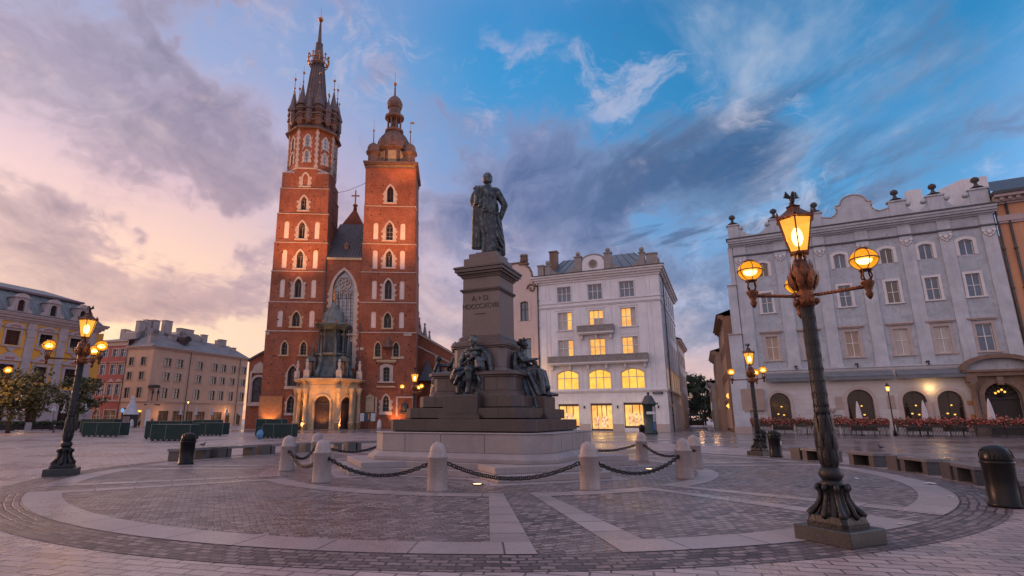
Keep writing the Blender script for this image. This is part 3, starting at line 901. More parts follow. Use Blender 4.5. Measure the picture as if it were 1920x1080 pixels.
def turret(r, rad, z0, ztop, a, seg=8):
    x, y = OC[0] + rad * math.cos(a), OC[1] + rad * math.sin(a)
    b = CB()
    b.lathe([(r * .4, z0 - .9), (r * .95, z0), (r * .95, z0 + 1.0), (r * 1.25, z0 + 1.05), (r * 1.25, z0 + 1.2), (r * .95, z0 + 1.25), (r * .95, z0 + 2.2), (r * 1.25, z0 + 2.25), (r * 1.25, z0 + 2.4), (r * .95, z0 + 2.45), (r * .95, z0 + 3.4), (r * 1.3, z0 + 3.45), (r * 1.3, z0 + 3.6)], (x, y, 0), seg, PI / 8, smooth=False)
    t = b.build('gallery_turret', COPPER_BR, church)
    c = CB(); zb = z0 + 3.6
    c.lathe([(r * 1.3, zb), (r * .75, zb + (ztop - zb) * .3), (r * .32, zb + (ztop - zb) * .75), (.10, ztop)], (x, y, 0), seg, PI / 8, smooth=False)
    c.lathe([(.05, ztop), (.05, ztop + 2.4)], (x, y, 0), 6); c.lathe([(.02, ztop + 2.4), (.02, ztop + 3.9)], (x, y, 0), 5)
    c.build('turret_spire', TILE_SP, t)
    d = CB(); d.ball((x, y, ztop + .5), .19, 8, 6); d.ball((x, y, ztop + 2.4), .26, 8, 6); d.build('gilt_ball', GILT, t)
for k in range(8):
    a = PI / 8 + k * PI / 4
    turret(.80, 4.0, 54.3, 62.2, a)
for k in range(8):
    a = k * PI / 4
    x, y = OC[0] + 4.45 * math.cos(a), OC[1] + 4.45 * math.sin(a)
    b = CB(); b.lathe([(.3, 54.0), (.55, 54.6), (.55, 56.6), (.75, 56.7), (.7, 56.9), (.3, 58.4), (.06, 59.6), (.04, 60.9)], (x, y, 0), 6, smooth=False)
    t = b.build('small_turret', TILE_SP, church)
    d = CB(); d.ball((x, y, 60.6), .19, 8, 6); d.build('gilt_ball', GILT, t)
b = CB()
b.lathe([(2.9, 57.8), (2.3, 59.0), (1.8, 62.5), (1.38, 66.5), (1.1, 69.2), (.95, 70.6), (.66, 73.2), (.72, 73.4), (.72, 73.7), (.4, 73.9), (.16, 79.0)], (OC[0], OC[1], 0), 16, smooth=False)
for k in range(16):
    a = 2 * PI * k / 16
    b.tube([(OC[0] + r * math.cos(a), OC[1] + r * math.sin(a), z) for r, z in ((2.33, 59.0), (1.83, 62.5), (1.41, 66.5), (1.13, 69.2))], .07, 5)
b.build('spire', TILE_SP, church)
b = CB(); b.ball((OC[0], OC[1], 79.4), .52, 14, 10); b.lathe([(.05, 79.8), (.03, 82.2)], (OC[0], OC[1], 0), 6); b.build('gilt_ball', GILT, church)
b = CB()
for k in range(10):
    a = 2 * PI * k / 10
    P = [(r, z) for r, z in ((1.3, 68.4), (1.75, 68.9), (2.05, 69.7), (1.95, 70.5))]
    b.tube([(OC[0] + r * math.cos(a), OC[1] + r * math.sin(a), z) for r, z in P], .12, 6)
    b.ball((OC[0] + 1.95 * math.cos(a), OC[1] + 1.95 * math.sin(a), 70.75), .22, 8, 6)
    a2 = a + PI / 10
    b.ball((OC[0] + 2.0 * math.cos(a2), OC[1] + 2.0 * math.sin(a2), 70.1), .15, 8, 6)
for z, r in ((68.9, 1.72), (69.7, 2.03)):
    b.tube([(OC[0] + r * math.cos(2 * PI * k / 24), OC[1] + r * math.sin(2 * PI * k / 24), z) for k in range(25)], .11, 6)
b.build('spire_crown', GILT, church)

# the lower tower's helmet
RY = 4.75
b = CB(); hw = 4.46
for o_, z0, z1 in ((.12, 45.3, 45.5), (.3, 45.95, 46.2), (.42, 46.2, 46.5)):
    b.prism_z([(RC - hw - o_, .29 - o_), (RC + hw + o_, .29 - o_), (RC + hw + o_, 9.21 + o_), (RC - hw - o_, 9.21 + o_)], z0, z1)
b.build('tower_cornice', COPPER_BR, church)
b = CB(); b.box(RC - hw, RC + hw, .29, 9.21, 45.5, 45.95); b.build('frieze', STONEB, church)
b = CB(); ph = PI / 8
b.lathe([(3.3, 46.5), (3.0, 46.9), (2.9, 47.0), (2.9, 50.2), (3.4, 50.4), (3.4, 50.7)], (RC, RY, 0), 8, ph, smooth=False)
b.build('helmet_drum', COPPER_BR, church)
b = CB()
for k in range(8):
    a = -PI / 2 + k * PI / 4
    if math.sin(a) > .2: continue
    b.T = Matrix.Translation((RC + 2.68 * math.cos(a), RY + 2.68 * math.sin(a), 0)) @ Matrix.Rotation(a + PI / 2, 4, 'Z')
    b.box(-.75, .75, -.06, .02, 47.4, 49.8)
    for t in range(6): b.box(-.75 + t * .28, -.69 + t * .28, -.1, -.05, 47.4, 49.8); b.box(-.75, .75, -.1, -.05, 47.4 + t * .45, 47.46 + t * .45)
b.build('lattice_window', STONEB, church)
b = CB(); b.lathe([(3.3, 50.7), (3.25, 51.3), (3.0, 52.3), (2.45, 53.4), (1.75, 54.3), (1.5, 54.7), (1.75, 54.8), (1.75, 55.2), (1.45, 55.3)], (RC, RY, 0), 16, smooth=False)
for k in range(16):
    a = 2 * PI * k / 16
    b.tube([(RC + r * math.cos(a), RY + r * math.sin(a), z) for r, z in ((3.33, 50.7), (3.28, 51.3), (3.03, 52.3), (2.48, 53.4), (1.78, 54.3))], .07, 5)
b.build('helmet_dome', COPPER_BR, church)
b = CB()
for k in range(8):
    a = PI / 8 + k * PI / 4; x, y = RC + 1.25 * math.cos(a), RY + 1.25 * math.sin(a)
    b.lathe([(.2, 55.3), (.2, 55.6), (.14, 55.7), (.13, 57.4), (.2, 57.6)], (x, y, 0), 8)
b.lathe([(.75, 55.3), (.75, 57.6)], (RC, RY, 0), 8)
b.build_split('lantern_column', COPPER_BR, church)
b = CB(); b.lathe([(1.5, 57.6), (1.85, 57.75), (1.85, 58.2), (1.3, 58.5), (1.15, 58.6), (1.15, 59.9), (1.35, 60.0), (1.5, 60.5), (1.5, 61.1), (1.15, 61.9), (.6, 62.5), (.2, 62.8), (.11, 65.2)], (RC, RY, 0), 12, smooth=False)
b.build('lantern_cap', COPPER_BR, church)
b = CB(); b.ball((RC, RY, 65.4), .34, 12, 8); b.lathe([(.04, 65.6), (.03, 68.0)], (RC, RY, 0), 6); b.build('gilt_ball', GILT, church)
for sx in (-1, 1):
    for sy in (-1, 1):
        x, y = RC + sx * 3.35, RY + sy * 3.35
        b = CB(); b.lathe([(.95, 46.5), (.95, 48.3), (1.35, 48.6), (1.35, 48.8), (1.1, 49.2), (1.08, 49.7), (.8, 50.3), (.35, 50.7), (.1, 50.9), (.07, 53.2)], (x, y, 0), 8, ph, smooth=False)
        t = b.build('corner_turret', COPPER_BR, church)
        d = CB(); d.ball((x, y, 53.3), .22, 8, 6); d.lathe([(.03, 53.4), (.02, 55.6)], (x, y, 0), 5)
        if sx > 0 and sy < 0: d.box(x, x + .7, y - .03, y + .03, 54.9, 55.3)
        d.build('gilt_ball', GILT, t)

# nave front between the towers with its great window, the roof behind
NW = (10.35, 13.95, 9.6, 26.2, 'point')
NC = 12.15
b = CB(); tile_wall(b, 9.2, 15.1, 0, 28.2, [NW], y=.35, depth=1.0); b.quad((9.2, .35, 28.2), (15.1, .35, 28.2), (15.1, 2.2, 28.2), (9.2, 2.2, 28.2))
b.build('nave_wall', BRICK, church)
b = CB(); b.box(9.2, 15.1, .1, .36, 28.0, 28.4); b.build('nave_cornice', STONEB, church)
T = Matrix.Translation((0, .35, 0))
b = CB(T)
w = NW[1] - NW[0]
for i in range(1, 5): b.box(NW[0] + w * i / 5 - .09, NW[0] + w * i / 5 + .09, .3, .55, 9.6, 22.2)
for i in range(5):
    a0 = NW[0] + w * i / 5 + .06; a1 = NW[0] + w * (i + 1) / 5 - .06
    band_ring(b, (a0 + .03, a1 - .03, 21.2, 22.6, 'point'), .1, .3, .55)
for x0, x1 in ((0, 2), (1.5, 3.5), (3, 5)):
    band_ring(b, (NW[0] + w * x0 / 5 + .1, NW[0] + w * x1 / 5 - .1, 21.4, 23.7, 'point'), .11, .3, .55)
f = b.build('window', STONEW, church)
f['label'] = 'great traceried west window above the porch'
b = CB()
ring_up(b, NC, 24.0, 1.05, .13, .64, .92)
ring_up(b, NC, 24.0, .30, .09, .64, .92, 12)
for k in range(6): ring_up(b, NC + .66 * math.cos(k * PI / 3 + .5), 24.0 + .66 * math.sin(k * PI / 3 + .5), .26, .08, .64, .92, 10)
b.build('rose_tracery', STONEW, f)
p = CB(T); q = pane_mesh(NW, .6); p.add(q.v, q.f); p.build('pane', BLUEGL, f)
b = CB(T)
for k in range(1, 22): b.box(NW[0], NW[1], .5, .59, 9.6 + k * .62, 9.65 + k * .62)
b.build('glazing_bar', SLATE, f)
b = CB(T); band_ring(b, NW, .55, -.05, .004); z = 9.8; k = 0
while z < 22.6:
    d = .62 + .22 * (k % 2) * rnd.uniform(.6, 1.2)
    b.box(NW[0] - d, NW[0] - .54, -.055, .004, z, z + .5); b.box(NW[1] + .54, NW[1] + d, -.055, .004, z, z + .5); z += .52; k += 1
b.box(NW[0] - 1.0, NW[1] + 1.0, -.25, .2, 15.0, 15.3)
b.build('surround', STONEW, f)
b = CB()
b.quad((9.0, .1, 28.4), (15.3, .1, 28.4), (15.3, 10.5, 38.2), (9.0, 10.5, 38.2))
for k in range(12): b.tube([(9.2 + k * .52, .08, 28.45), (9.2 + k * .52, 10.5, 38.27)], .035, 5)
b.quad((15.3, 10.5, 38.2), (15.3, 60, 38.2), (24, 60, 20), (24, 10.5, 20)); b.quad((9, 60, 38.2), (9, 10.5, 38.2), (0, 10.5, 20), (0, 60, 20))
b.build('nave_roof', SLATE, church)
b = CB(); b.box(11.55, 12.35, 2.4, 3.2, 30.3, 31.3); b.prism_y([(11.45, 31.3), (12.45, 31.3), (11.95, 32.0)], 2.3, 3.6); b.build('roof_dormer', COPPER_BR, church)
b = CB(); b.prism_z([(8.3, 11), (14.1, 11), (14.1, 16.5), (8.3, 16.5)], 37.0, 42.4, .07, c=(11.2, 13.5)); b.lathe([(.4, 42.2), (.3, 43.1), (.5, 43.2), (.45, 43.5)], (11.2, 13.5, 0), 8)
b.build('ridge_pinnacle', BRICK, church)
b = CB(); b.box(11.08, 11.32, 13.4, 13.6, 43.3, 46.6); b.box(10.4, 12.0, 13.42, 13.58, 45.3, 45.55); b.build('cross', GILT, church)

# aisle and pinnacles to the right, chapel wall to the left
b = CB(); b.prism_y([(24.4, 0), (36, 0), (36, 9.5), (24.4, 16.2)], 6, 40); b.build('aisle_wall', BRICK, church)
b = CB(); b.prism_y([(24.4, 16.2), (36.2, 9.4), (36.2, 9.8), (24.4, 16.6)], 5.8, 40); b.prism_y([(24.4, 13.9), (31, 10.6), (31, 10.85), (24.4, 14.2)], 5.85, 6.05)
b.build_split('aisle_coping', STONEW, church)
b = CB(); b.lathe([(2.2, 7.9), (1.2, 9.6), (.05, 11.6)], (26.2, 5.2, 0), 4, PI / 4, smooth=False); b.build('chapel_roof', SLATE, church)
for x, y, h in ((23.7, 22, 22.2), (24.8, 23, 21.2), (25.8, 22, 19.4), (23.2, 24, 21.0)):
    b = CB(); b.box(x - .45, x + .45, y - .45, y + .45, 8, h - 3.4); b.lathe([(.75, h - 3.4), (.6, h - 3.1), (.42, h - 2.2), (.12, h - .5), (.3, h - .35), (.05, h)], (x, y, 0), 8, smooth=False)
    b.build('pinnacle', surf('sooty_stone', (.30, .235, .205), (.20, .155, .135), 1.6, .85), church)
b = CB(); b.prism_y([(-3.2, 0), (.2, 0), (.2, 12.9), (-1.6, 11.9), (-3.2, 10.9)], 2.5, 14); b.build('chapel_wall', BRICK, church)
b = CB(); b.prism_y([(-3.4, 10.8), (-1.6, 11.9), (.2, 12.9), (.2, 13.25), (-1.7, 12.2), (-3.5, 11.1)], 2.2, 14); b.build('chapel_coping', SLATE, church)
b = CB(); no = (-2.35, -.35, 4.3, 8.3, 'round')
band_ring(b, no, .35, 2.2, 2.5); b.box(-2.9, .1, 2.1, 2.5, 3.6, 4.2); b.box(-2.8, .05, 2.15, 2.5, 8.9, 9.2); b.prism_y([(-2.6, 9.2), (-.1, 9.2), (-.5, 10.2), (-1.35, 10.8), (-2.2, 10.2)], 2.2, 2.5)
b.box(-2.8, -2.5, 2.1, 2.5, 4.2, 8.9); b.box(-.2, .1, 2.1, 2.5, 4.2, 8.9)
f = b.build('relief_niche', STONEW, church)
b = CB(); q = pane_mesh(no, 2.46); b.add(q.v, q.f); b.build('relief_panel', RELIEF, f)
# walled-up panels at the foot of the left tower, stone-framed recess at the foot of the right one
b = CB(); b.box(-.2, 3.4, -.25, 0, 0, 5.1); b.build('brick_pier', brickmat('buff_brick', (.42, .20, .09), (.30, .13, .06), (.22, .13, .08), .30, .10, .011, blotch=.4), church)
b = CB(); b.box(21.3, 24.2, -.12, 0, 4.85, 5.1); b.box(21.3, 21.6, -.12, 0, 1.9, 4.85); b.box(23.95, 24.2, -.12, 0, 2.9, 4.85); b.build('recess_frame', STONEW, church); b = CB(); b.box(18.0, 18.25, -.1, 0, 1.9, 5.0)
b.build('stone_strip', STONEW, church)
b = CB(); b.ball((22.7, -.05, 3.4), (.55, .3, .75), 10, 8); b.box(21.9, 23.6, -.3, 0, 2.4, 2.65); b.build('wall_memorial', RELIEF, church)
b = CB(); b.box(16.5, 17.8, -.15, 0, 2.6, 4.9); b.prism_y([(16.3, 4.9), (18, 4.9), (17.15, 5.5)], -.25, 0); b.box(6.2, 7.5, -.15, 0, 2.2, 5.4); b.prism_y([(6.0, 5.4), (7.7, 5.4), (6.85, 6.1)], -.25, 0)
b.build_split('epitaph', STONEB, church, 2)
b = CB(); b.lathe([(.05, 12.6), (.95, 13.0), (.55, 13.6), (.05, 14.8)], (RC + .15, -.35, 0), 10, smooth=False); b.lathe([(.05, 11.9), (.1, 13.0)], (RC + .15, -.3, 0), 6); b.build('canopy', COPPER_BR, church)
b = CB()
for x, z, w in ((-.1, 15.0, .6), (8.8, 15.0, .6), (22.4, 15.0, 1.3), (14.9, 12.6, 1.0), (21.9, 11.2, .6)): b.box(x, x + w, -.04, .01, z, z + .4)
b.build_split('stone_block', STONEW, church)

# the porch
PC = [(6.0, .2), (6.3, -1.5), (8.25, -4.0), (12.75, -4.0), (15.2, -1.5), (15.5, .2)]
b = CB()
def wall_seg(b, p, q, ops, z0, z1, depth=.5):
    d = Vector((q[0] - p[0], q[1] - p[1])); L = d.length
    b.T = Matrix.Translation((p[0], p[1], 0)) @ Matrix.Rotation(math.atan2(d.y, d.x), 4, 'Z')
    tile_wall(b, 0, L, z0, z1, [(L / 2 + o[0], L / 2 + o[1], *o[2:]) for o in ops], depth=depth)
    return b.T.copy(), L
doors = []
for i in range(5):
    ops = [(-1.15, 1.15, .02, 5.0, 'round')] if i == 2 else ([(-1.1, 1.1, .02, 4.9, 'round')] if i == 3 else ([(-.8, .8, .9, 4.6, 'round')] if i == 1 else []))
    T, L = wall_seg(b, PC[i], PC[i + 1], ops, 0, 6.4)
    if ops: doors.append((T, (L / 2 + ops[0][0], L / 2 + ops[0][1], *ops[0][2:])))
b.T = Matrix.Identity(4)
porch = b.build('porch', STONEB, church)
for j, (T, o) in enumerate(doors):
    b = CB(T); band_ring(b, o, .32, -.12, .004)
    zs = o[3] - (o[1] - o[0]) / 2
    for xx in (o[0] - .38, o[1] + .02): b.box(xx, xx + .36, -.2, .05, zs - .12, zs + .16)
    b.build('archivolt', STONEB, porch)
    b = CB(T); q = pane_mesh(o, .36); b.add(q.v, q.f); b.box(o[0], o[1], .22, .36, zs - .1, zs + .1)
    c = (o[0] + o[1]) / 2
    b.box(c - .05, c + .05, .28, .36, o[2], zs)
    for z in range(4):
        for x in (-.6, .6):
            b.box(c + x - .36, c + x + .36, .3, .36, .25 + z * .95, 1.0 + z * .95); b.ball((c + x, .28, .62 + z * .95), .07, 6, 4)
    for k in range(1, 8): b.tube([(c, .33, zs + .1), (c + 1.05 * math.cos(PI * k / 8), .33, zs + .1 + 1.05 * math.sin(PI * k / 8))], .035, 5)
    b.build('door', OAK, porch)
b = CB()
def offs(P, d):
    c = Vector((10.75, 0)); out = []
    for x, y in P:
        v = Vector((x - 10.75, (y - .5) if y < .1 else 0)); v = v.normalized() * d
        out.append((x + v.x, y + (v.y if y < .1 else 0)))
    return out
for d, z0, z1 in ((.08, 6.3, 6.65), (.02, 6.65, 7.05), (.35, 7.05, 7.25), (.75, 7.25, 7.45), (.95, 7.45, 7.65)): b.prism_z(list(offs(PC, d)), z0, z1)
b.build('entablature', STONEB, porch)
b = CB(); b.prism_z(offs(PC, .9), 7.65, 8.0, .8, c=(10.75, 0)); b.build('porch_roof', SLATE, porch)
for i, (x, y) in enumerate([PC[1], (7.0, -2.45), PC[2], PC[3], PC[4], (14.3, -2.5)]):
    v = Vector((x - 10.75, y)).normalized() * .42
    x, y = x + v.x, y + v.y
    b = CB(); b.lathe([(.42, 0), (.42, .9), (.48, .95), (.48, 1.05), (.36, 1.1), (.34, 1.2), (.32, 3), (.28, 5.2), (.34, 5.25), (.3, 5.35), (.48, 5.9), (.5, 6.05), (.5, 6.3)], (x, y, 0), 14)
    b.build('column', STONEB, porch)
    if i in (1, 5): continue
    b = CB(); b.box(x - .42, x + .42, y - .3, y + .5, 7.7, 8.9); b.lathe([(.38, 8.9), (.28, 9.0), (.2, 9.5), (.3, 9.9), (.22, 10.15), (.14, 10.2), (.2, 10.4), (.1, 10.62)], (x, y + .1, 0), 10)
    b.build('roof_figure', STONEW, porch)
PCX, PCY = 10.9, -.6
b = CB(); b.lathe([(3.3, 7.9), (3.1, 8.6), (2.5, 9.6), (2.35, 10.6), (2.35, 11.3), (2.75, 11.5), (2.75, 11.8)], (PCX, PCY, 0), 8, PI / 8, smooth=False)
for k in range(8):
    a = PI / 8 + k * PI / 4
    b.tube([(PCX + r * math.cos(a), PCY + r * math.sin(a), z) for r, z in ((3.6, 7.9), (3.65, 8.6), (3.2, 9.3), (2.9, 10.2), (3.0, 10.8), (2.7, 11.4))], [.35, .38, .3, .26, .3, .2], 7)
    b.lathe([(.26, 11.2), (.2, 11.6), (.18, 12.0), (.05, 14.0)], (PCX + 2.95 * math.cos(a), PCY + 2.95 * math.sin(a), 0), 8)
b.build('porch_drum', COPPER_GR, porch)
b = CB()
for k in range(8):
    a = PI / 8 + k * PI / 4
    b.lathe([(.26, 11.8), (.26, 12.1), (.17, 12.2), (.15, 15.3), (.26, 15.6), (.26, 15.9)], (PCX + 2.1 * math.cos(a), PCY + 2.1 * math.sin(a), 0), 8)
b.lathe([(1.35, 11.8), (1.35, 15.9)], (PCX, PCY, 0), 8, PI / 8, smooth=False)
b.lathe([(2.35, 15.6), (2.55, 15.9), (2.85, 16.2), (2.85, 16.45)], (PCX, PCY, 0), 8, PI / 8, smooth=False)
b.build('porch_lantern', surf('verdigris_dark', (.085, .105, .105), (.03, .034, .036), 1.0, .6, .4, 6, .03, metal=.2), porch)
b = CB(); b.lathe([(2.85, 16.45), (2.3, 16.75), (1.75, 16.95), (1.7, 17.5), (1.5, 18.3), (1.05, 19.0), (.5, 19.4), (.38, 20.1), (.1, 20.6)], (PCX, PCY, 0), 16)
for k in range(8):
    a = PI / 8 + k * PI / 4
    b.tube([(PCX + r * math.cos(a), PCY + r * math.sin(a), z) for r, z in ((1.78, 16.95), (1.72, 17.5), (1.52, 18.3), (1.07, 19.0), (.52, 19.42))], .07, 6)
b.build('porch_dome', surf('pale_verdigris', (.17, .19, .185), (.085, .098, .098), 1.0, .7, .2, 6, .02, stain=.5), porch)
b = CB(); b.lathe([(.09, 20.5), (.2, 20.9), (.09, 21.2), (.26, 21.7), (.09, 22.1), (.05, 23.2)], (PCX, PCY, 0), 8)
for k in range(8): b.ball((PCX + 2.7 * math.cos(PI / 8 + k * PI / 4), PCY + 2.7 * math.sin(PI / 8 + k * PI / 4), 16.75), .2, 8, 6)
b.build('gilt_ball', GILT, porch)
b = CB()
for x in (8.2, 13.2):
    b.lathe([(.34, 8.0), (.42, 8.5), (.3, 9.0), (.36, 9.4), (.2, 9.9), (.15, 10.05), (.2, 10.3), (.05, 10.5)], (x, -2.85, 0), 8); b.box(x - .5, x + .5, -2.7, -2.6, 8.0, 10.4)
b.build_split('gilt_relief', surf('dull_gilding', (.32, .17, .07), (.16, .08, .035), 3., .5, .4, 9, .05, metal=.2), porch, 2)
b = CB()
for x in (8.2, 13.2):
    for sg in (-1, 1): b.lathe([(.2, 7.9), (.16, 8.2), (.15, 10.2), (.24, 10.4)], (x + sg * .68, -2.9, 0), 8)
    b.prism_y([(x - .95, 10.4), (x + .95, 10.4), (x + .6, 11.0), (x, 11.3), (x - .6, 11.0)], -3.2, -2.5)
b.build_split('porch_niche', COPPER_GR, porch, 3)
b = CB(); b.box(15.1, 15.3, -.12, .0, 0, 17); b.box(9.0, 9.2, -.05, .1, 0, 28); b.build_split('drainpipe', SLATE, church)
# ---------------------------------------------------------------- monument
GR_PALE = surf('pale_granite', (.33, .285, .28), (.235, .20, .20), .8, .62, .12, 60, .006, grain=.35, gscale=60, stain=.25)
GR_DARK = surf('dark_red_granite', (.070, .049, .047), (.038, .027, .028), .7, .42, .1, 60, .005, grain=.55, gscale=45, stain=.3)
GR_MID = surf('polished_granite', (.17, .125, .118), (.12, .088, .085), .7, .40, .08, 60, .005, grain=.5, gscale=45, stain=.25)
GR_LEDGE = surf('granite_moulding', (.11, .078, .075), (.07, .05, .05), .7, .42, .08, 60, .005, grain=.5, gscale=45, stain=.3)
BRONZE = surf('dark_bronze', (.058, .066, .078), (.016, .016, .019), 2.2, .36, .5, 14, .03, metal=.5, rvar=.10, c3=(.08, .108, .11), stain=.5)
MO = (0.12, 19.6)
MRZ = R(-24)
mon = thing('monument', 'stepped granite monument carrying a standing bronze man, ringed by chained bollards', 'monument', (MO[0], MO[1], 0), MRZ)


def chsq(h, c):
    return [(-h + c, -h), (h - c, -h), (h, -h + c), (h, h - c), (h - c, h), (-h + c, h), (-h, h - c), (-h, -h + c)]


def star(r, hw, inn):
    """steps: four square bastions on the diagonals joined by recessed straight sides"""
    P = []
    for k in range(4):
        a = -PI / 4 + k * PI / 2
        ax = Vector((math.cos(a), math.sin(a))); tx = Vector((-math.sin(a), math.cos(a)))
        q = lambda u, v: (ax * u + tx * v)[:]
        P += [q(inn, -hw), q(r, -hw), q(r, hw), q(inn, hw)]
    return P


b = MB(); b.prism_z(star(5.35, 2.05, 3.75), 0.0, .014); tag(b.build('pavement', PALEI, loc=(MO[0], MO[1], 0), rz=MRZ), kind='structure')
b = MB(); b.prism_z(star(4.95, 1.68, 3.6), .014, .19); bevel(b.build('step', GR_PALE, mon), .012)
b = MB(); b.prism_z(star(4.6, 1.62, 3.3), .19, .365); bevel(b.build('step', GR_PALE, mon), .012)
b = MB(); b.prism_z(chsq(3.25, .75), .365, .47); b.prism_z(chsq(3.25, .75), .47, .62, .945); b.prism_z(chsq(3.05, .72), .62, 1.15); b.prism_z(chsq(3.07, .72), 1.15, 1.19)
bevel(b.build('plinth', GR_PALE, mon), .012)
# fine joints of the plinth blocks
b = MB()
for x in (-1.5, -.25, 1.2):
    for k in range(4):
        b.T = Matrix.Rotation(k * PI / 2, 4, 'Z'); b.box(x - .006, x + .006, -3.054, -3.0, .63, 1.15)
b.build('plinth_joint', surf('joint', (.05, .045, .045)), mon)
b = MB()
for h, z0, z1, xs in ((2.55, 1.23, 1.575, (-1.1, .9)), (2.22, 1.62, 1.925, (-1.5, 1.3)), (1.88, 1.97, 2.315, (-1.1, 1.1)), (1.5, 2.51, 2.93, (-.9, .95)), (.98, 3.31, 3.97, (.35,))):
    for k in range(4):
        b.T = Matrix.Rotation(k * PI / 2, 4, 'Z')
        for x in xs: b.box(x - .005, x + .005, -h - .003, -h + .05, z0, z1)
b.build('tier_joint', surf('dark_joint', (.02, .016, .016)), mon)
b = MB(); b.prism_z(chsq(2.55, .25), 1.22, 1.58); b.prism_z(chsq(2.45, .25), 1.19, 1.22); bevel(b.build('base_slab', GR_DARK, mon), .015)
b = MB(); b.prism_z(chsq(2.22, .35), 1.61, 1.93); b.prism_z(chsq(2.12, .35), 1.58, 1.61); bevel(b.build('base_tier', GR_DARK, mon), .015)
b = MB(); b.prism_z(chsq(1.88, .3), 1.96, 2.32); b.prism_z(chsq(1.8, .3), 1.93, 1.96); bevel(b.build('base_tier', GR_DARK, mon), .015)
for k in range(4):
    b = MB(Matrix.Rotation(k * PI / 2, 4, 'Z'))
    b.box(-.72, .72, -2.38, -1.7, 1.585, 1.70); b.box(-.66, .66, -2.32, -1.6, 1.70, 1.76); b.box(-.6, .6, -2.26, -1.5, 1.76, 2.33)
    bevel(b.build('figure_pier', GR_DARK, mon), .012)
b = MB(); b.prism_z(chsq(1.60, .22), 2.32, 2.42); b.prism_z(chsq(1.60, .22), 2.42, 2.50, .95); b.prism_z(chsq(1.5, .22), 2.5, 2.94); b.prism_z(chsq(1.55, .22), 2.94, 3.0); b.prism_z(chsq(1.64, .22), 3.0, 3.10); b.prism_z(chsq(1.64, .22), 3.10, 3.14, .95)
bevel(b.build('lower_die', GR_LEDGE, mon), .012)
b = MB(); b.prism_z(chsq(1.12, .2), 3.14, 3.3, .88); b.prism_z(chsq(.98, .2), 3.3, 3.98); bevel(b.build('upper_die', GR_MID, mon), .012)
b = MB()
for h0, z0, z1, k in ((1.02, 3.98, 4.04, 1), (1.06, 4.04, 4.12, 1), (1.0, 4.12, 4.17, 1), (1.0, 4.17, 4.25, .9), (.86, 4.25, 4.36, 1), (.86, 4.36, 4.46, .87)): b.prism_z(chsq(h0, .12), z0, z1, k)
bevel(b.build('die_cornice', GR_LEDGE, mon), .008)
b = MB(); b.prism_z(chsq(.72, .004), 4.46, 6.05, .985); b.build('shaft', GR_MID, mon)
b = MB(); b.prism_z(chsq(.75, .01), 6.05, 6.10); b.prism_z(chsq(.79, .01), 6.10, 6.16); b.build('shaft_moulding', GR_DARK, mon)
b = MB(); b.prism_z(chsq(.71, .01), 6.16, 6.58); b.build('frieze_block', GR_MID, mon)
b = MB()
for h0, z0, z1 in ((.76, 6.58, 6.64), (.80, 6.64, 6.70), (.88, 6.70, 6.78), (.95, 6.78, 6.90), (.99, 6.90, 6.97)): b.prism_z(chsq(h0, .01), z0, z1)
b.prism_z(chsq(.97, .01), 6.97, 7.04, .82)
bevel(b.build('cornice', GR_LEDGE, mon), .008)
b = MB(); b.prism_z(chsq(.70, .01), 7.04, 7.33); b.prism_z(chsq(.56, .01), 7.33, 7.55); bevel(b.build('statue_base', GR_MID, mon), .008)
INK = surf('bronze_lettering', (.035, .028, .028), rough=.5)


def text(name, body, size, loc, rot, mat, parent, ext=.008, sx=1.0):
    c = bpy.data.curves.new(name, 'FONT'); c.body = body; c.size = size; c.extrude = ext; c.align_x = 'CENTER'; c.align_y = 'CENTER'
    tmp = bpy.data.objects.new(name, c); col.objects.link(tmp)
    me = bpy.data.meshes.new_from_object(tmp); bpy.data.objects.remove(tmp); bpy.data.curves.remove(c)
    me.materials.clear(); me.materials.append(mat)
    o = bpy.data.objects.new(name, me); col.objects.link(o); o.location = loc; o.rotation_euler = rot; o.scale = (sx, 1, 1)
    if parent is not None: o.parent = parent
    return o


text('inscription', 'A.+ D.', .26, (0, -.722, 5.80), (PI / 2, 0, 0), INK, mon)
text('inscription', 'MDCCCXCVIII', .25, (0, -.722, 5.51), (PI / 2, 0, 0), INK, mon, sx=.9)
b = MB(); b.box(-.2, .2, -.735, -.70, 5.225, 5.25); b.build('inscription', INK, mon)


# ---------------------------------------------------------------- bronze figures
def sculpt(name, b, parent, voxel=.028, mat=None, it=1):
    o = b.build(name, mat or BRONZE, parent)
    r = o.modifiers.new('remesh', 'REMESH'); r.mode = 'VOXEL'; r.voxel_size = voxel; r.use_smooth_shade = True
    s = o.modifiers.new('smooth', 'SMOOTH'); s.factor = .5; s.iterations = it
    return o


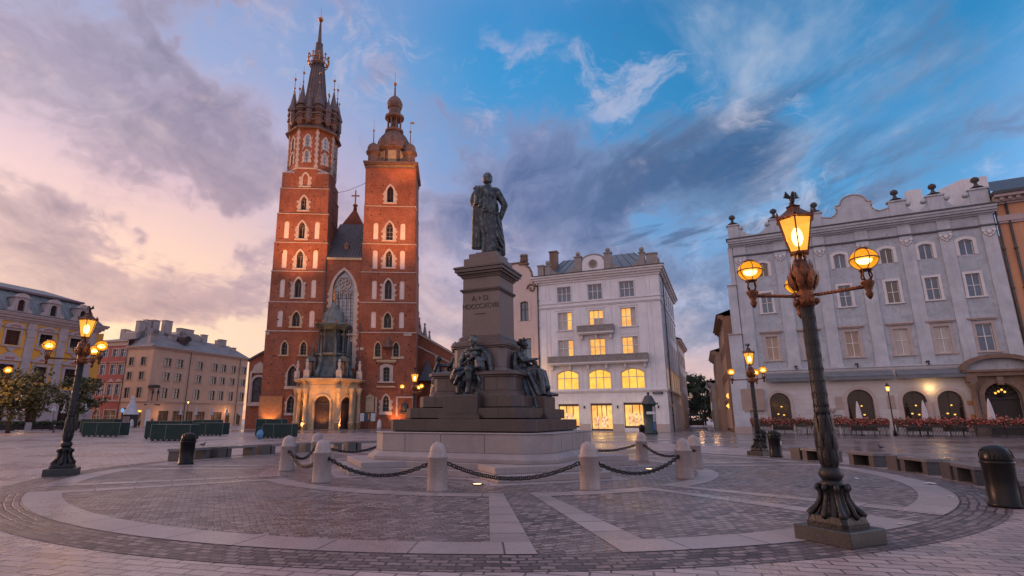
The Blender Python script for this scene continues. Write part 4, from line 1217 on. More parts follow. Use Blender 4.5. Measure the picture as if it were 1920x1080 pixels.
def face(b, c, r, fy=-1, hair=True, seed=1, beard=False):
    """head with brow, nose, lips, chin, ears and hair; fy = direction of the face along y"""
    x, y, z = c
    q = random.Random(seed)
    b.ball(c, (r * .78, r * .92, r * 1.08)); b.ball((x, y + fy * r * .25, z - r * .5), (r * .6, r * .62, r * .62))
    b.ball((x, y + fy * r * .78, z - r * .95), (r * .26, r * .2, r * .2))
    b.capsule((x, y + fy * r * .86, z + r * .12), r * .09, (x, y + fy * r * 1.08, z - r * .25), r * .15, 7)
    b.capsule((x - r * .42, y + fy * r * .74, z + r * .2), r * .13, (x + r * .42, y + fy * r * .74, z + r * .2), r * .13, 7)
    b.capsule((x - r * .2, y + fy * r * .84, z - r * .55), r * .10, (x + r * .2, y + fy * r * .84, z - r * .55), r * .10, 7)
    for s in (-1, 1):
        b.ball((x + s * r * .8, y, z - r * .1), (r * .12, r * .2, r * .28)); b.ball((x + s * r * .42, y + fy * r * .62, z - r * .22), (r * .25, r * .2, r * .2))
    if hair:
        for k in range(26):
            a = q.uniform(0, 2 * PI); t = q.uniform(-.1, 1.2)
            d = Vector((math.cos(a) * math.cos(t), math.sin(a) * math.cos(t), math.sin(t)))
            if d.y * fy > .45 and d.z < .55: continue
            b.ball((x + d.x * r * .82, y + d.y * r * .95, z + d.z * r * 1.08 + r * .06), r * q.uniform(.16, .24), 7, 5)
    if beard:
        for k in range(10): b.ball((x + q.uniform(-.4, .4) * r, y + fy * r * q.uniform(.5, .9), z - r * q.uniform(.8, 1.6)), r * .25, 7, 5)


def hand(b, p, d, s=.1, curl=0., side=(1, 0, 0), fist=False):
    """palm, four unequal fingers and a thumb; d = pointing direction"""
    p = Vector(p); d = Vector(d).normalized(); sd = Vector(side).normalized(); nn = d.cross(sd).normalized()
    b.ball((p + d * s * .45)[:], (s * .42, s * .42, s * .42), 8, 6)
    for i, L in enumerate((.8, .95, .88, .7)):
        o = p + d * s * .7 + sd * s * (.36 - .24 * i)
        m = o + d * s * L * .5 + nn * s * curl * .2
        e = m + d * s * L * .45 * (1 - curl * .6) + nn * s * curl * .5
        b.capsule(o, s * .13, m, s * .12, 6); b.capsule(m, s * .12, e, s * .1, 6)
    t = p + sd * s * .42 + d * s * .25
    b.capsule(t, s * .15, t + sd * s * .3 + d * s * .5 + nn * s * .2 * curl, s * .11, 6)


# the standing man seen from behind
st = thing('bronze_statue', 'standing bronze man seen from behind, cloaked, hand on hip, atop the pedestal', 'statue', (MO[0] - .02, MO[1], 7.55), R(2))
b = MB()
face(b, (-.02, .04, 3.14), .24, fy=1, seed=3)
b.ball((-.02, -.02, 3.19), (.215, .215, .225), 12, 8); b.ball((-.02, -.06, 3.06), (.20, .17, .15), 12, 8)
b.capsule((0, 0, 2.74), .2, (-.01, .02, 2.98), .135)
b.capsule((-.33, 0, 2.64), .17, (.33, 0, 2.66), .165); b.ball((0, 0, 2.38), (.40, .27, .46)); b.ball((.02, 0, 1.98), (.30, .25, .36)); b.ball((.1, .0, 1.62), (.40, .29, .38))
b.capsule((.38, 0, 2.62), .17, (.69, -.1, 2.04), .14); b.capsule((.69, -.1, 2.04), .14, (.53, .0, 1.56), .10); hand(b, (.57, .0, 1.58), (-.35, .25, -.75), .17, .5, (0, 1, 0))
b.capsule((-.40, .05, 2.6), .16, (-.52, .12, 2.1), .14); b.capsule((-.52, .12, 2.1), .13, (-.30, .36, 1.95), .10); hand(b, (-.30, .36, 1.95), (.8, .3, .1), .17, .6, (0, 0, 1))
# coat skirts and legs mass
b.capsule((.05, 0, 1.75), .36, (.08, .02, .95), .38, 14); b.capsule((.08, .02, .95), .38, (.16, 0, .16), .40, 14); b.capsule((-.12, 0, 1.3), .3, (-.05, 0, .14), .24, 12)
for P, rr in [
    ([(-.52, -.10, 2.55), (-.57, -.1, 1.6), (-.59, -.06, .3)], (.10, .09, .09)), ([(-.44, -.17, 2.5), (-.46, -.17, 1.5), (-.47, -.1, .3)], (.09, .075, .08)), ([(-.34, -.22, 2.4), (-.35, -.2, 1.4), (-.35, -.12, .3)], (.09, .08, .085)),
    ([(-.5, .06, 2.4), (-.55, .06, 1.4), (-.56, .06, .3)], (.1, .1, .1)), ([(-.36, .1, 2.2), (-.4, .08, 1.2), (-.4, .05, .3)], (.14, .13, .12)),
    ([(-.24, -.26, 2.0), (-.24, -.28, 1.2), (-.16, -.26, .5), (-.2, -.22, .06)], (.08, .075, .08, .1)), ([(-.12, -.28, 2.0), (-.1, -.3, 1.2), (.02, -.3, .55), (.0, -.28, .08)], (.07, .065, .08, .09)),
    ([(0, -.29, 1.95), (.04, -.34, 1.3), (.24, -.36, .62), (.42, -.3, .2)], (.06, .06, .07, .08)), ([(.08, -.29, 1.9), (.16, -.36, 1.3), (.38, -.36, .7), (.58, -.24, .34)], (.055, .06, .065, .07)),
    ([(.2, -.27, 1.8), (.3, -.34, 1.25), (.5, -.3, .75), (.64, -.12, .5)], (.05, .055, .06, .06)), ([(.36, -.2, 1.7), (.44, -.24, 1.2), (.58, -.16, .8), (.62, 0, .7)], (.06, .055, .055, .05)),
    ([(.46, 0, 1.6), (.53, 0, 1.0), (.6, 0, .5), (.6, 0, .05)], (.09, .1, .11, .12)), ([(.2, -.3, .5), (.4, -.34, .24), (.62, -.2, .12)], (.07, .07, .07)), ([(.05, -.3, .35), (.3, -.34, .1), (.58, -.22, .04)], (.06, .06, .06)),
    # sash across the back, shoulder cape with short folds
    ([(-.38, .05, 2.82), (-.2, -.22, 2.66), (.02, -.3, 2.42), (.24, -.3, 2.28)], (.10, .11, .11, .10)), ([(.2, -.3, 2.3), (.33, -.2, 2.05), (.38, 0, 1.85)], (.10, .09, .09)), ([(-.28, .05, 2.86), (-.08, -.2, 2.72), (.14, -.3, 2.44)], (.07, .07, .07)),
    ([(-.42, -.02, 2.78), (-.6, -.05, 2.46), (-.68, -.02, 2.2), (-.62, -.04, 2.02)], (.09, .10, .09, .07)), ([(-.36, -.12, 2.74), (-.48, -.22, 2.4), (-.5, -.22, 2.0)], (.09, .085, .08)), ([(-.24, -.2, 2.68), (-.32, -.3, 2.3), (-.33, -.3, 1.88)], (.085, .08, .075)),
    ([(-.12, -.26, 2.56), (-.16, -.34, 2.2), (-.17, -.34, 1.8)], (.07, .075, .07)), ([(0, -.3, 2.45), (-.02, -.36, 2.1), (-.02, -.36, 1.7)], (.06, .07, .065)), ([(.12, -.31, 2.36), (.12, -.37, 2.05), (.1, -.36, 1.68)], (.06, .065, .06)), ([(.24, -.3, 2.26), (.24, -.35, 2.0), (.22, -.33, 1.7)], (.06, .065, .06)),
    ([(-.46, .02, 2.86), (-.62, .04, 2.75)], (.07, .03)), ([(-.2, -.33, 1.74), (.1, -.36, 1.66), (.42, -.22, 1.62)], (.05, .05, .06))]:
    b.tube(P, list(rr), 8)
b.capsule((-.16, .12, .08), .10, (-.2, .42, .06), .08); b.capsule((.36, .1, .08), .10, (.42, .40, .06), .08); b.capsule((-.1, -.2, .06), .1, (-.14, -.34, .05), .07)
b.box(-.5, .62, -.4, .45, -.02, .05)
sculpt('bronze_figure', b, st, .02); st.scale = (.93, .93, 1)


def limb(b, pts, rr):
    for i in range(len(pts) - 1): b.capsule(pts[i], rr[i], pts[i + 1], rr[i + 1])


# the seated warrior on the front pier
wa = thing('bronze_warrior', 'seated bare chested bronze warrior with cloak and club at the front of the pedestal', 'statue', (MO[0], MO[1], 2.33), MRZ)
OY = -1.05
b = MB(Matrix.Translation((0, OY, 0)))
face(b, (-.0, -.28, 1.87), .165, seed=5)
b.capsule((0, -.2, 1.55), .12, (0, -.25, 1.75), .095)
b.capsule((-.25, -.2, 1.5), .13, (.27, -.2, 1.5), .13); b.ball((0, -.24, 1.33), (.29, .21, .27)); b.ball((-.11, -.38, 1.38), (.14, .08, .11)); b.ball((.11, -.38, 1.38), (.14, .08, .11))
b.ball((-.02, -.26, 1.08), (.23, .18, .25)); b.ball((0, -.24, .86), (.28, .24, .2))
for z in (1.2, 1.1, 1.0): b.capsule((-.07, -.43, z), .045, (.05, -.43, z), .045, 6)
limb(b, [(-.32, -.2, 1.46), (-.47, -.32, 1.08), (-.33, -.52, .98)], (.115, .09, .065)); hand(b, (-.33, -.52, .98), (.5, -.5, .3), .12, .9, (0, 0, 1))
b.capsule((-.40, -.62, .92), .03, (.10, -.52, 1.26), .045)
limb(b, [(.34, -.2, 1.46), (.42, -.36, 1.18), (.14, -.46, 1.30)], (.115, .09, .065)); hand(b, (.16, -.46, 1.30), (-.8, -.1, .1), .12, .8, (0, 0, 1))
limb(b, [(.12, -.3, .86), (.10, -.82, .84), (.07, -.74, .42), (.05, -.80, .06)], (.16, .115, .10, .065)); b.capsule((.05, -.76, .05), .07, (.06, -1.0, .03), .055); b.ball((.10, -.86, .86), .11)
limb(b, [(-.12, -.3, .86), (-.40, -.72, .80), (-.34, -.66, .40), (-.32, -.74, .06)], (.17, .13, .10, .07)); b.capsule((-.32, -.7, .05), .07, (-.36, -.95, .03), .055)
b.ball((-.38, -.62, .68), (.24, .26, .22)); b.ball((-.45, -.68, .58), (.2, .2, .2))
for P, rr in [([(-.1, -.5, .92), (-.36, -.86, .84), (-.6, -.72, .5)], (.08, .07, .05)), ([(-.05, -.55, .85), (-.25, -.86, .62), (-.42, -.8, .36)], (.08, .07, .06)), ([(0, -.5, .8), (-.12, -.7, .5), (-.2, -.6, .3)], (.09, .1, .09)), ([(-.55, -.6, .72), (-.62, -.6, .5), (-.5, -.6, .4)], (.1, .08, .07)),
              ([(.1, -.35, 1.6), (.34, -.3, 1.56), (.5, -.2, 1.3), (.55, -.15, .95), (.64, -.2, .74)], (.08, .10, .10, .10, .05)), ([(.2, -.1, 1.6), (.46, -.05, 1.4), (.52, 0, .8)], (.12, .12, .14)), ([(-.2, -.36, 1.56), (0, -.40, 1.52), (.26, -.36, 1.58)], (.06, .07, .07)),
              ([(.26, -.5, 1.18), (.36, -.55, .95), (.44, -.42, .78)], (.10, .14, .1)), ([(.22, -.46, .82), (.34, -.5, .5), (.3, -.5, .1)], (.1, .09, .08)), ([(.4, -.3, .8), (.45, -.35, .4), (.4, -.4, .08)], (.1, .1, .08)), ([(-.3, -.05, 1.5), (-.5, -.1, 1.2), (-.5, -.1, .9)], (.1, .08, .08))]:
    b.tube(P, list(rr), 8)
b.ball((.35, -.52, 1.02), (.19, .08, .28), rot=(0, R(-22), 0))
b.box(-.42, .5, -.5, .1, 0, .72); b.box(-.5, .5, -1.05, -.2, -.02, .03)
b.capsule((.3, -.75, .06), .08, (.5, -.95, .05), .06)
sculpt('bronze_figure', b, wa, .018)


def seated_woman(name, label, rz, seed, lyre=True, cloth=True):
    o = thing(name, label, 'statue', (MO[0], MO[1], 2.33), MRZ + rz)
    b = MB(Matrix.Translation((0, OY, 0)))
    face(b, (0, -.30, 1.82), .155, seed=seed)
    b.ball((0, -.16, 1.87), (.12, .12, .1)); b.ball((0, -.3, 1.97), (.13, .14, .05)); b.capsule((0, -.3, 1.97), .05, (0, -.32, 2.05), .03)
    b.capsule((0, -.2, 1.5), .1, (0, -.27, 1.72), .075)
    b.capsule((-.2, -.18, 1.46), .11, (.2, -.18, 1.46), .11); b.ball((0, -.2, 1.28), (.24, .19, .26)); b.ball((-.09, -.35, 1.32), .095); b.ball((.09, -.35, 1.32), .095); b.ball((0, -.2, 1.02), (.22, .19, .22)); b.ball((0, -.2, .82), (.32, .28, .22))
    limb(b, [(-.26, -.2, 1.44), (-.32, -.42, 1.2), (-.22, -.80, 1.26)], (.095, .08, .05)); hand(b, (-.22, -.80, 1.26), (.1, -1, .1), .11, .3)
    limb(b, [(.26, -.2, 1.44), (.33, -.36, 1.14), (.12, -.56, 1.06)], (.095, .08, .05)); hand(b, (.12, -.56, 1.06), (-.3, -.8, 0), .11, .4)
    for s, kx in ((-1, .17), (1, .15)):
        limb(b, [(s * .14, -.25, .84), (s * kx, -.86, .82), (s * kx, -.92, .40), (s * kx, -1.0, .08)], (.18, .15, .14, .1)); b.capsule((s * kx, -.98, .05), .07, (s * kx, -1.2, .03), .05)
    for k in range(7):
        x = -.3 + .1 * k
        b.tube([(x * .7, -.5, .98), (x, -.96, .86), (x * 1.15, -1.04, .45), (x * 1.3, -1.06, .04)], [.06, .075, .07, .075], 7)
    for k in range(6):
        y = -.1 - .16 * k
        for s in (-1, 1): b.tube([(s * .28, y, .86), (s * .36, y - .04, .5), (s * .4, y - .12, .04)], [.09, .085, .08], 7)
    b.tube([(-.2, -.05, 1.5), (-.38, -.1, 1.2), (-.38, -.12, .8)], [.09, .1, .1]); b.tube([(.2, -.05, 1.5), (.36, -.1, 1.2), (.38, -.12, .8)], [.09, .1, .1])
    b.tube([(-.2, -.3, 1.52), (0, -.4, 1.2), (.22, -.32, .98)], [.05, .06, .06])
    b.box(-.36, .36, -.9, .1, 0, .8)
    if lyre:
        b.ball((-.05, -.72, 1.14), .10); b.capsule((-.05, -.7, 1.02), .1, (-.02, -.6, .9), .12); b.capsule((-.12, -.6, 1.2), .04, (.0, -.85, 1.0), .05)
        b.capsule((-.1, -1.12, .42), .07, (-.1, -1.05, .72), .04); b.ball((-.1, -1.14, .3), (.12, .14, .14)); b.capsule((-.15, -1.15, .08), .09, (-.1, -1.5, .04), .05)
    if cloth:
        for dx, P in ((0, [(-.40, -.35, .74), (-.50, -.5, .3), (-.56, -.66, -.1), (-.60, -.85, -.50)]), (.05, [(-.42, -.25, .7), (-.52, -.4, .25), (-.58, -.52, -.15), (-.62, -.66, -.44)]), (-.02, [(-.38, -.5, .74), (-.46, -.68, .3), (-.52, -.82, 0), (-.58, -.95, -.42)])):
            b.tube(P, [.11, .10, .09, .085], 8)
        b.tube([(-.40, -.6, .78), (-.50, -.85, .35), (-.5, -1.0, .0)], [.12, .11, .10], 8); b.tube([(-.3, -.95, .84), (-.42, -1.08, .45), (-.44, -1.12, .05)], [.1, .1, .1], 8); b.tube([(-.3, -.1, 1.1), (-.42, -.3, .8), (-.5, -.45, .3), (-.55, -.55, -.2)], [.1, .1, .09, .08], 8)
    sculpt('bronze_figure', b, o, .018)
    return o


seated_woman('bronze_woman', 'seated bronze woman in long drapery, on the pedestal side facing the shops', R(90), 11)
lf = seated_woman('bronze_mother', 'seated bronze mother holding a child, on the side facing the church', R(-90), 17, lyre=False, cloth=False)
b = MB(Matrix.Translation((0, OY, 0)))
face(b, (.30, -.86, 1.40), .125, fy=-1, seed=23)
b.capsule((.3, -.84, 1.0), .13, (.3, -.85, 1.22), .1); b.capsule((.3, -.84, 1.0), .14, (.32, -.9, .6), .15); b.tube([(.24, -.9, .7), (.24, -.94, .3), (.22, -.98, .02)], [.1, .09, .07]); b.tube([(.36, -.9, .7), (.38, -.94, .3), (.4, -.98, .02)], [.1, .09, .07])
limb(b, [(.22, -.85, 1.2), (.12, -.7, 1.16), (.02, -.45, 1.2)], (.06, .05, .04)); limb(b, [(.4, -.85, 1.2), (.46, -.9, 1.0), (.4, -.98, .86)], (.06, .05, .04)); hand(b, (.4, -.98, .86), (-.3, -.5, -.4), .07, .4)
for k in range(5): b.tube([(.2 + .05 * k, -.98, .95), (.18 + .06 * k, -1.02, .5)], .04, 6)
sculpt('bronze_child', b, lf, .018)

# ---------------------------------------------------------------- bollards and chains
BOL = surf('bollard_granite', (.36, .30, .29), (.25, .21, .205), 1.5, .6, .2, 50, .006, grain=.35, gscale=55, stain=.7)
IRON = surf('black_iron', (.022, .021, .024), (.035, .03, .03), 4, .42, .15, 30, .005, metal=.5)
BP = [(-6.26, 17.92), (-4.22, 14.71), (-1.09, 13.02), (2.42, 13.21), (5.46, 15.60), (6.87, 18.6), (6.1, 22.0), (3.2, 24.9), (-.6, 25.9), (-4.2, 24.4), (-6.35, 21.3)]
BL = ['granite bollard with a stepped round cap, leftmost of the chained ring in the photo', 'granite bollard in front of the two others at the ring side facing the church', 'granite bollard standing straight in front of the seated warrior',
      'granite bollard before the pedestal corner, right of the glowing ground light', 'granite bollard overlapping the one just behind it on the shop side', 'granite bollard half hidden behind another on the shop side',
      'granite bollard with chain seen before the far wet paving and the shop windows', 'granite bollard hidden behind the monument towards the shops', 'granite bollard hidden straight behind the monument', 'granite bollard hidden behind the monument towards the church porch',
      'granite bollard seen between two nearer ones on the church side']
b = MB(); b.lathe([(.245, 0), (.236, .05), (.218, .72), (.234, .735), (.234, .765), (.20, .785), (.188, .88), (.160, .99), (.115, 1.045), (.065, 1.055), (.06, 1.075), (.01, 1.085)], seg=28)
bol = None
for i, (p, lab) in enumerate(zip(BP, BL)):
    ang = math.atan2(p[1] - MO[1], p[0] - MO[0])
    if i == 8: continue
    if bol is None:
        bol = thing('bollard', lab, 'bollard', (*p, 0), ang, 'chained granite bollards round the monument')
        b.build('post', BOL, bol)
        e = MB()
        for s in (-1, 1):
            e.lathe([(.05, -.02), (.05, .02)], (0, 0, 0), 10)
            k = len(e.v) - 20
            for j in range(k, len(e.v)):
                x, y, z = e.v[j]; e.v[j] = (x - .05, s * (.215 + z), y + .6)
        e.build('chain_eye', IRON, bol)
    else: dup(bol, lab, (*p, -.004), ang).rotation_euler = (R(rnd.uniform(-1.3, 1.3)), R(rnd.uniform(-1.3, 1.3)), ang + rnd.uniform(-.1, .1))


def chain(p, q, z, sag, label):
    p = Vector((*p, z)); q = Vector((*q, z)); d = (q - p); L = d.length; u = d / L
    p = p + u * .235; q = q - u * .235; L -= .47
    b = MB()
    link = .135; k = int(L * 1.06 / (link * .74)); 
    def pt(t): return p + (q - p) * t + Vector((0, 0, -sag * 4 * t * (1 - t)))
    for i in range(k):
        a, c = pt(i / k), pt((i + 1) / k)
        m = (a + c) / 2; dd = (c - a).normalized()
        side = dd.cross(Vector((0, 0, 1))).normalized(); up = side.cross(dd)
        w = (side * math.cos(R(45 + 90 * (i % 2))) + up * math.sin(R(45 + 90 * (i % 2))))
        P = []
        for j in range(11):
            t = 2 * PI * j / 10
            P.append((m + dd * (link * .60 * math.cos(t)) + w * (.046 * math.sin(t)))[:])
        b.tube(P, .0155, 5)
    o = b.build('chain', IRON); tag(o, label, 'chain', 'chains hanging between the bollards')
    return o


CH = [(0, 1, .34, 'iron chain of the short span at the church side, between the first two bollards'), (1, 2, .34, 'long iron chain hanging left of the bollard before the warrior'), (2, 3, .34, 'long iron chain before the pale steps, right of the bollard before the warrior'), (3, 4, .34, 'iron chain hanging right of the bollard before the pedestal corner'),
      (5, 6, .3, 'iron chain between the half hidden bollard and the far one by the shop windows'), (6, 7, .3, 'iron chain running behind the pedestal towards the shop windows'), (9, 10, .3, 'iron chain running behind the pedestal towards the church porch'), (10, 0, .34, 'iron chain between the two bollards nearest the stone benches on the church side')]
for i, j, s, lab in CH: chain(BP[i], BP[j], .60, s, lab)
# recessed ground lights
GLOW = emit('warm_ground_light', (1., .55, .25), 5)
gl = None
for x, y, lab in ((-.2, 14.25, 'round ground light glowing in front of the pedestal steps'), (5.3, 18.4, 'round ground light glowing beside the bollards on the shop side')):
    t = thing('ground_light', lab, 'light', (x, y, .012), 0, 'recessed ground lights')
    b = MB(); b.lathe([(.15, 0), (.15, .012), (.11, .014), (.11, .006), (.0, .006)], seg=20); b.build('ring', IRON, t)
    b = MB(); b.lathe([(.105, .005), (.105, .012), (.0, .016)], seg=16); b.build('lens', GLOW, t)
# ---------------------------------------------------------------- town houses
WPL = surf('white_plaster', (.74, .74, .76), (.59, .595, .625), .6, .85, .2, 12, .01, stain=.4)
WTR = surf('white_trim', (.66, .64, .64), (.56, .54, .55), 1.0, .8, .12, 16, .01, stain=.2)
GPL = surf('grey_plaster', (.445, .49, .54), (.31, .345, .395), .7, .88, .3, 9, .015, stain=.45, c3=(.32, .34, .37))
GPI = surf('grey_pilaster', (.50, .53, .575), (.37, .40, .445), .8, .85, .15, 12, .01, stain=.4)
GTR = surf('warm_stone_trim', (.46, .385, .36), (.36, .30, .285), 1.2, .8, .2, 14, .015, stain=.3)
BRN = surf('brown_sandstone', (.225, .15, .11), (.15, .098, .075), 1.5, .85, .35, 10, .02, stain=.4)
YPL = surf('yellow_plaster', (.74, .37, .06), (.62, .30, .05), .5, .88, .1, 12, .01, stain=.2)
PKS = surf('pale_lilac_stone', (.44, .355, .35), (.35, .285, .285), 1.0, .85, .2, 14, .015, stain=.2)
PPL = surf('pink_plaster', (.72, .46, .31), (.62, .39, .27), .4, .88, .1, 12, .01, stain=.3)
PTR = surf('pink_trim', (.56, .42, .35), (.47, .35, .29), 1.0, .85, .1, 14, .01)
RPL = surf('red_plaster', (.44, .135, .105), (.36, .11, .09), .5, .88, .1, 12, .01, stain=.25)
OPL = surf('orange_plaster', (.56, .285, .16), (.47, .24, .14), .5, .88, .1, 12, .01, stain=.3)
BPL = surf('brown_plaster', (.32, .19, .13), (.22, .135, .10), .6, .9, .1, 12, .01, stain=.35)
PNK2 = surf('rose_plaster', (.60, .475, .43), (.52, .41, .37), .5, .88, .1, 12, .01, stain=.25)
ROOFM = surf('patinated_roof', (.175, .19, .195), (.11, .12, .125), .5, .5, .15, 10, .01, metal=.2, stain=.4)
ROOFB = surf('blue_roof_metal', (.13, .175, .215), (.095, .13, .165), .5, .42, .1, 10, .01, metal=.3)
ROOFG = surf('grey_roof_metal', (.26, .25, .26), (.18, .175, .185), .6, .5, .15, 10, .01, metal=.2, stain=.3)
CHIM = surf('chimney_plaster', (.48, .40, .37), (.34, .28, .26), 1., .9, .1, 12, .01, stain=.4)
PIPE = surf('drain_pipe', (.055, .06, .066), (.035, .036, .04), 2., .5, 0)
WFR = surf('white_window_frame', (.66, .63, .62), (.60, .57, .56), 3., .55, 0)
BFR = surf('brown_window_frame', (.07, .038, .028), (.045, .025, .02), 3., .5, 0)
GDK = glass('dark_window_glass', (.030, .024, .024), 1.75, .06, (.015, .012, .013))
GBL = glass('sky_tinted_glass', (.03, .105, .20), 1.7, .05, (.018, .06, .125))  # sky reflection put into the blue base colour
GCU = glass('curtained_glass', (.30, .28, .29), 1.9, .1, (.22, .21, .22))
GBR = glass('brown_curtain_glass', (.24, .15, .11), 1.8, .1, (.16, .10, .08))
LIT = litroom('lit_window', (1., .56, .12), (.72, .26, .035), 1.2)
LIT2 = litroom('lit_window_bright', (1., .62, .09), (.92, .42, .03), 1.25, .3)
SHOPL = litroom('lit_shop_interior', (1., .64, .17), (.80, .30, .05), 1.25, .25)
SHOPD = emit('dim_shop_interior', (1., .36, .10), .09, (.05, .015, .008), .9)
AMB = emit('amber_sign_light', (1., .55, .10), 1.6)
AWN = surf('blue_grey_awning', (.16, .175, .20), (.12, .135, .155), 1.5, .9, .1, 20, .01)
RAILING = surf('stone_balustrade', (.30, .275, .26), (.22, .20, .19), 2., .85, .3, 14, .02)


def body(parent, W, D, H, mat, name='side_wall', y0=.0):
    b = MB()
    b.quad((W, y0, 0), (W, D, 0), (W, D, H), (W, y0, H)); b.quad((0, D, 0), (0, y0, 0), (0, y0, H), (0, D, H)); b.quad((W, D, 0), (0, D, 0), (0, D, H), (W, D, H))
    return b.build(name, mat, parent)


def pipe(parent, x, z0, z1, y=-.16, r=.07, T=None):
    b = MB(T); b.tube([(x, y, z1), (x, y, z0)], r, 8)
    for z in range(int(z0) + 2, int(z1), 4): b.box(x - r * 1.4, x + r * 1.4, y - r * 1.4, .0, z, z + .08)
    b.build('drainpipe', PIPE, parent)


def cornice(parent, x0, x1, steps, mat, name='cornice', T=None, ends=0.0):
    b = MB(T)
    for d, z0, z1 in steps: b.box(x0 - d * ends, x1 + d * ends, -d, .12, z0, z1)
    return b.build(name, mat, parent)


def finial(b, x, y, z, s=1.0):
    b.lathe([(.5 * s, 0), (.5 * s, .06 * s), (.22 * s, .2 * s), (.12 * s, .42 * s), (.12 * s, .5 * s), (.30 * s, .66 * s), (.33 * s, .8 * s), (.25 * s, .98 * s), (.1 * s, 1.06 * s), (.02, 1.12 * s)], (x, y, z), 12)


def scroll(b, x0, x1, z0, z1, y0, y1, dip=.6, n=10):
    """parapet panel with a hanging curved top between two heights"""
    P = [(x0, z0)] + [(x1, z0)]
    top = [(x1 - (x1 - x0) * i / n, z1 - dip * math.sin(PI * i / n) ** .8) for i in range(n + 1)]
    b.prism_y(P + top, y0, y1)


# ---- the grey palace on the right -------------------------------------------------------
gp = thing('grey_palace', 'pale grey palace with pilasters, urn topped parapet and awnings above a cafe', 'building', (28.6, 64.0, 0), R(-28))
GW, GH = 26.1, 22.0
bays = [4.80, 8.55, 12.5, 16.78, 20.15, 23.45]
ops = []
for x in bays:
    ops += [(x - .57, x + .57, 17.88, 19.55, 'seg'), (x - .56, x + .56, 13.55, 15.9, 'rect'), (x - .62, x + .62, 8.05, 10.75, 'rect')]
arches = [(3.85, 5.85, .35, 4.4, 'round'), (11.15, 13.45, .35, 4.6, 'round'), (15.9, 17.9, .35, 4.35, 'round'), (18.7, 20.75, .35, 4.3, 'round')]
PORT = (22.3, 25.0, .05, 4.95, 'round')
b = MB(); tile_wall(b, 1.5, GW, 0, GH, ops + arches + [PORT], depth=.4); b.quad((1.5, 20, 0), (1.5, 0, 0), (1.5, 0, GH), (1.5, 20, GH)); b.quad((GW, 0, 0), (GW, 20, 0), (GW, 20, GH), (GW, 0, GH)); b.quad((GW, 20, 0), (1.5, 20, 0), (1.5, 20, GH), (GW, 20, GH)); b.build('wall', GPL, gp)
b = MB(); b.box(-.05, 22.0, -.10, 0, 0, 6.6)
# ground floor is dressed in pale ashlar, left open at the arches
b = MB(); tile_wall(b, 1.6, 21.6, 0, 6.6, arches, y=-.12, depth=.13)
o = b.build('ground_floor_wall', brickmat('pale_ashlar', (.52, .50, .50), (.45, .435, .44), (.33, .32, .33), 1.3, .52, .012, blotch=.25, bump=.15, dirt=(.36, .34, .35)), gp)
b = MB()
for x0, x1 in ((1.85, 3.2), (6.15, 7.4), (10.15, 11.3), (14.2, 15.4), (18.1, 19.25), (21.45, 22.55), (24.9, 26.0)):
    b.box(x0, x1, -.14, 0, 7.1, 20.6); b.box(x0 - .05, x1 + .05, -.17, 0, 7.0, 7.35); b.box(x0, x1, -.13, 0, 20.85, 21.9)
b.build_split('pilaster', GPI, gp, 3)
b = MB()
for x0, x1 in ((1.85, 3.2), (6.15, 7.4), (10.15, 11.3), (14.2, 15.4), (18.1, 19.25), (21.45, 22.55), (24.9, 26.0)):
    c = (x0 + x1) / 2
    for sg in (-1, 1):
        b.ball((c + sg * .42, -.2, 20.15), (.17, .1, .17), 8, 6); b.tube([(c + sg * .42, -.2, 20.0), (c + sg * .25, -.22, 19.75), (c, -.22, 19.65)], .07, 6)
    b.ball((c, -.22, 20.0), (.2, .1, .22), 8, 6); b.ball((c, -.2, 19.6), (.16, .1, .14), 8, 6)
    for k in range(6): b.ball((c, -.17, 19.3 - k * .23), (.085 - .008 * k, .05, .10), 6, 5)
b.build_split('stucco_ornament', WTR, gp, 12)
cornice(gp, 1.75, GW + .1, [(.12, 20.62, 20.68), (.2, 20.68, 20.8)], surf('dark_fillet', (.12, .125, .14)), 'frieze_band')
cornice(gp, 1.35, GW + .2, [(.2, 21.85, 22.0), (.45, 22.0, 22.2), (.7, 22.2, 22.45), (.85, 22.45, 22.7)], GPI)
b = MB(); b.box(1.2, GW + .2, -.95, .3, 22.7, 22.78); b.prism_y([(1.2, 22.78), (GW + .2, 22.78), (GW + .2, 22.95), (1.2, 22.95)], -.6, .6); b.build('cornice_flashing', surf('dark_flashing', (.05, .052, .06), rough=.5), gp)
# stepped buttress at the street corner
b = MB(); b.box(.05, 1.75, -.55, 3, 0, 6.5); b.box(.35, 1.75, -.45, 3, 6.5, 11.2); b.box(.8, 1.75, -.30, 3, 11.2, 17.1); b.box(1.25, 1.75, -.12, 3, 17.1, 21.9)
b.build('corner_buttress', GPI, gp)
b = MB()
for w, z in ((.55, 11.2), (.38, 17.1)): b.box(.3 + (.45 if z > 12 else 0), 1.85, -w - .05, 3, z, z + .12)
b.box(-.02, 1.8, -.62, 3, 0, .75); b.build('buttress_coping', GTR, gp)
b = MB(); b.box(1.0, 3.3, -.58, -.1, 2.5, 4.9); b.box(1.2, 1.75, -.57, -.1, 2.3, 2.5); b.build('bare_render_patch', surf('bare_render', (.36, .27, .23), (.28, .21, .18), 1.2, .95, .4, 12, .02), gp)
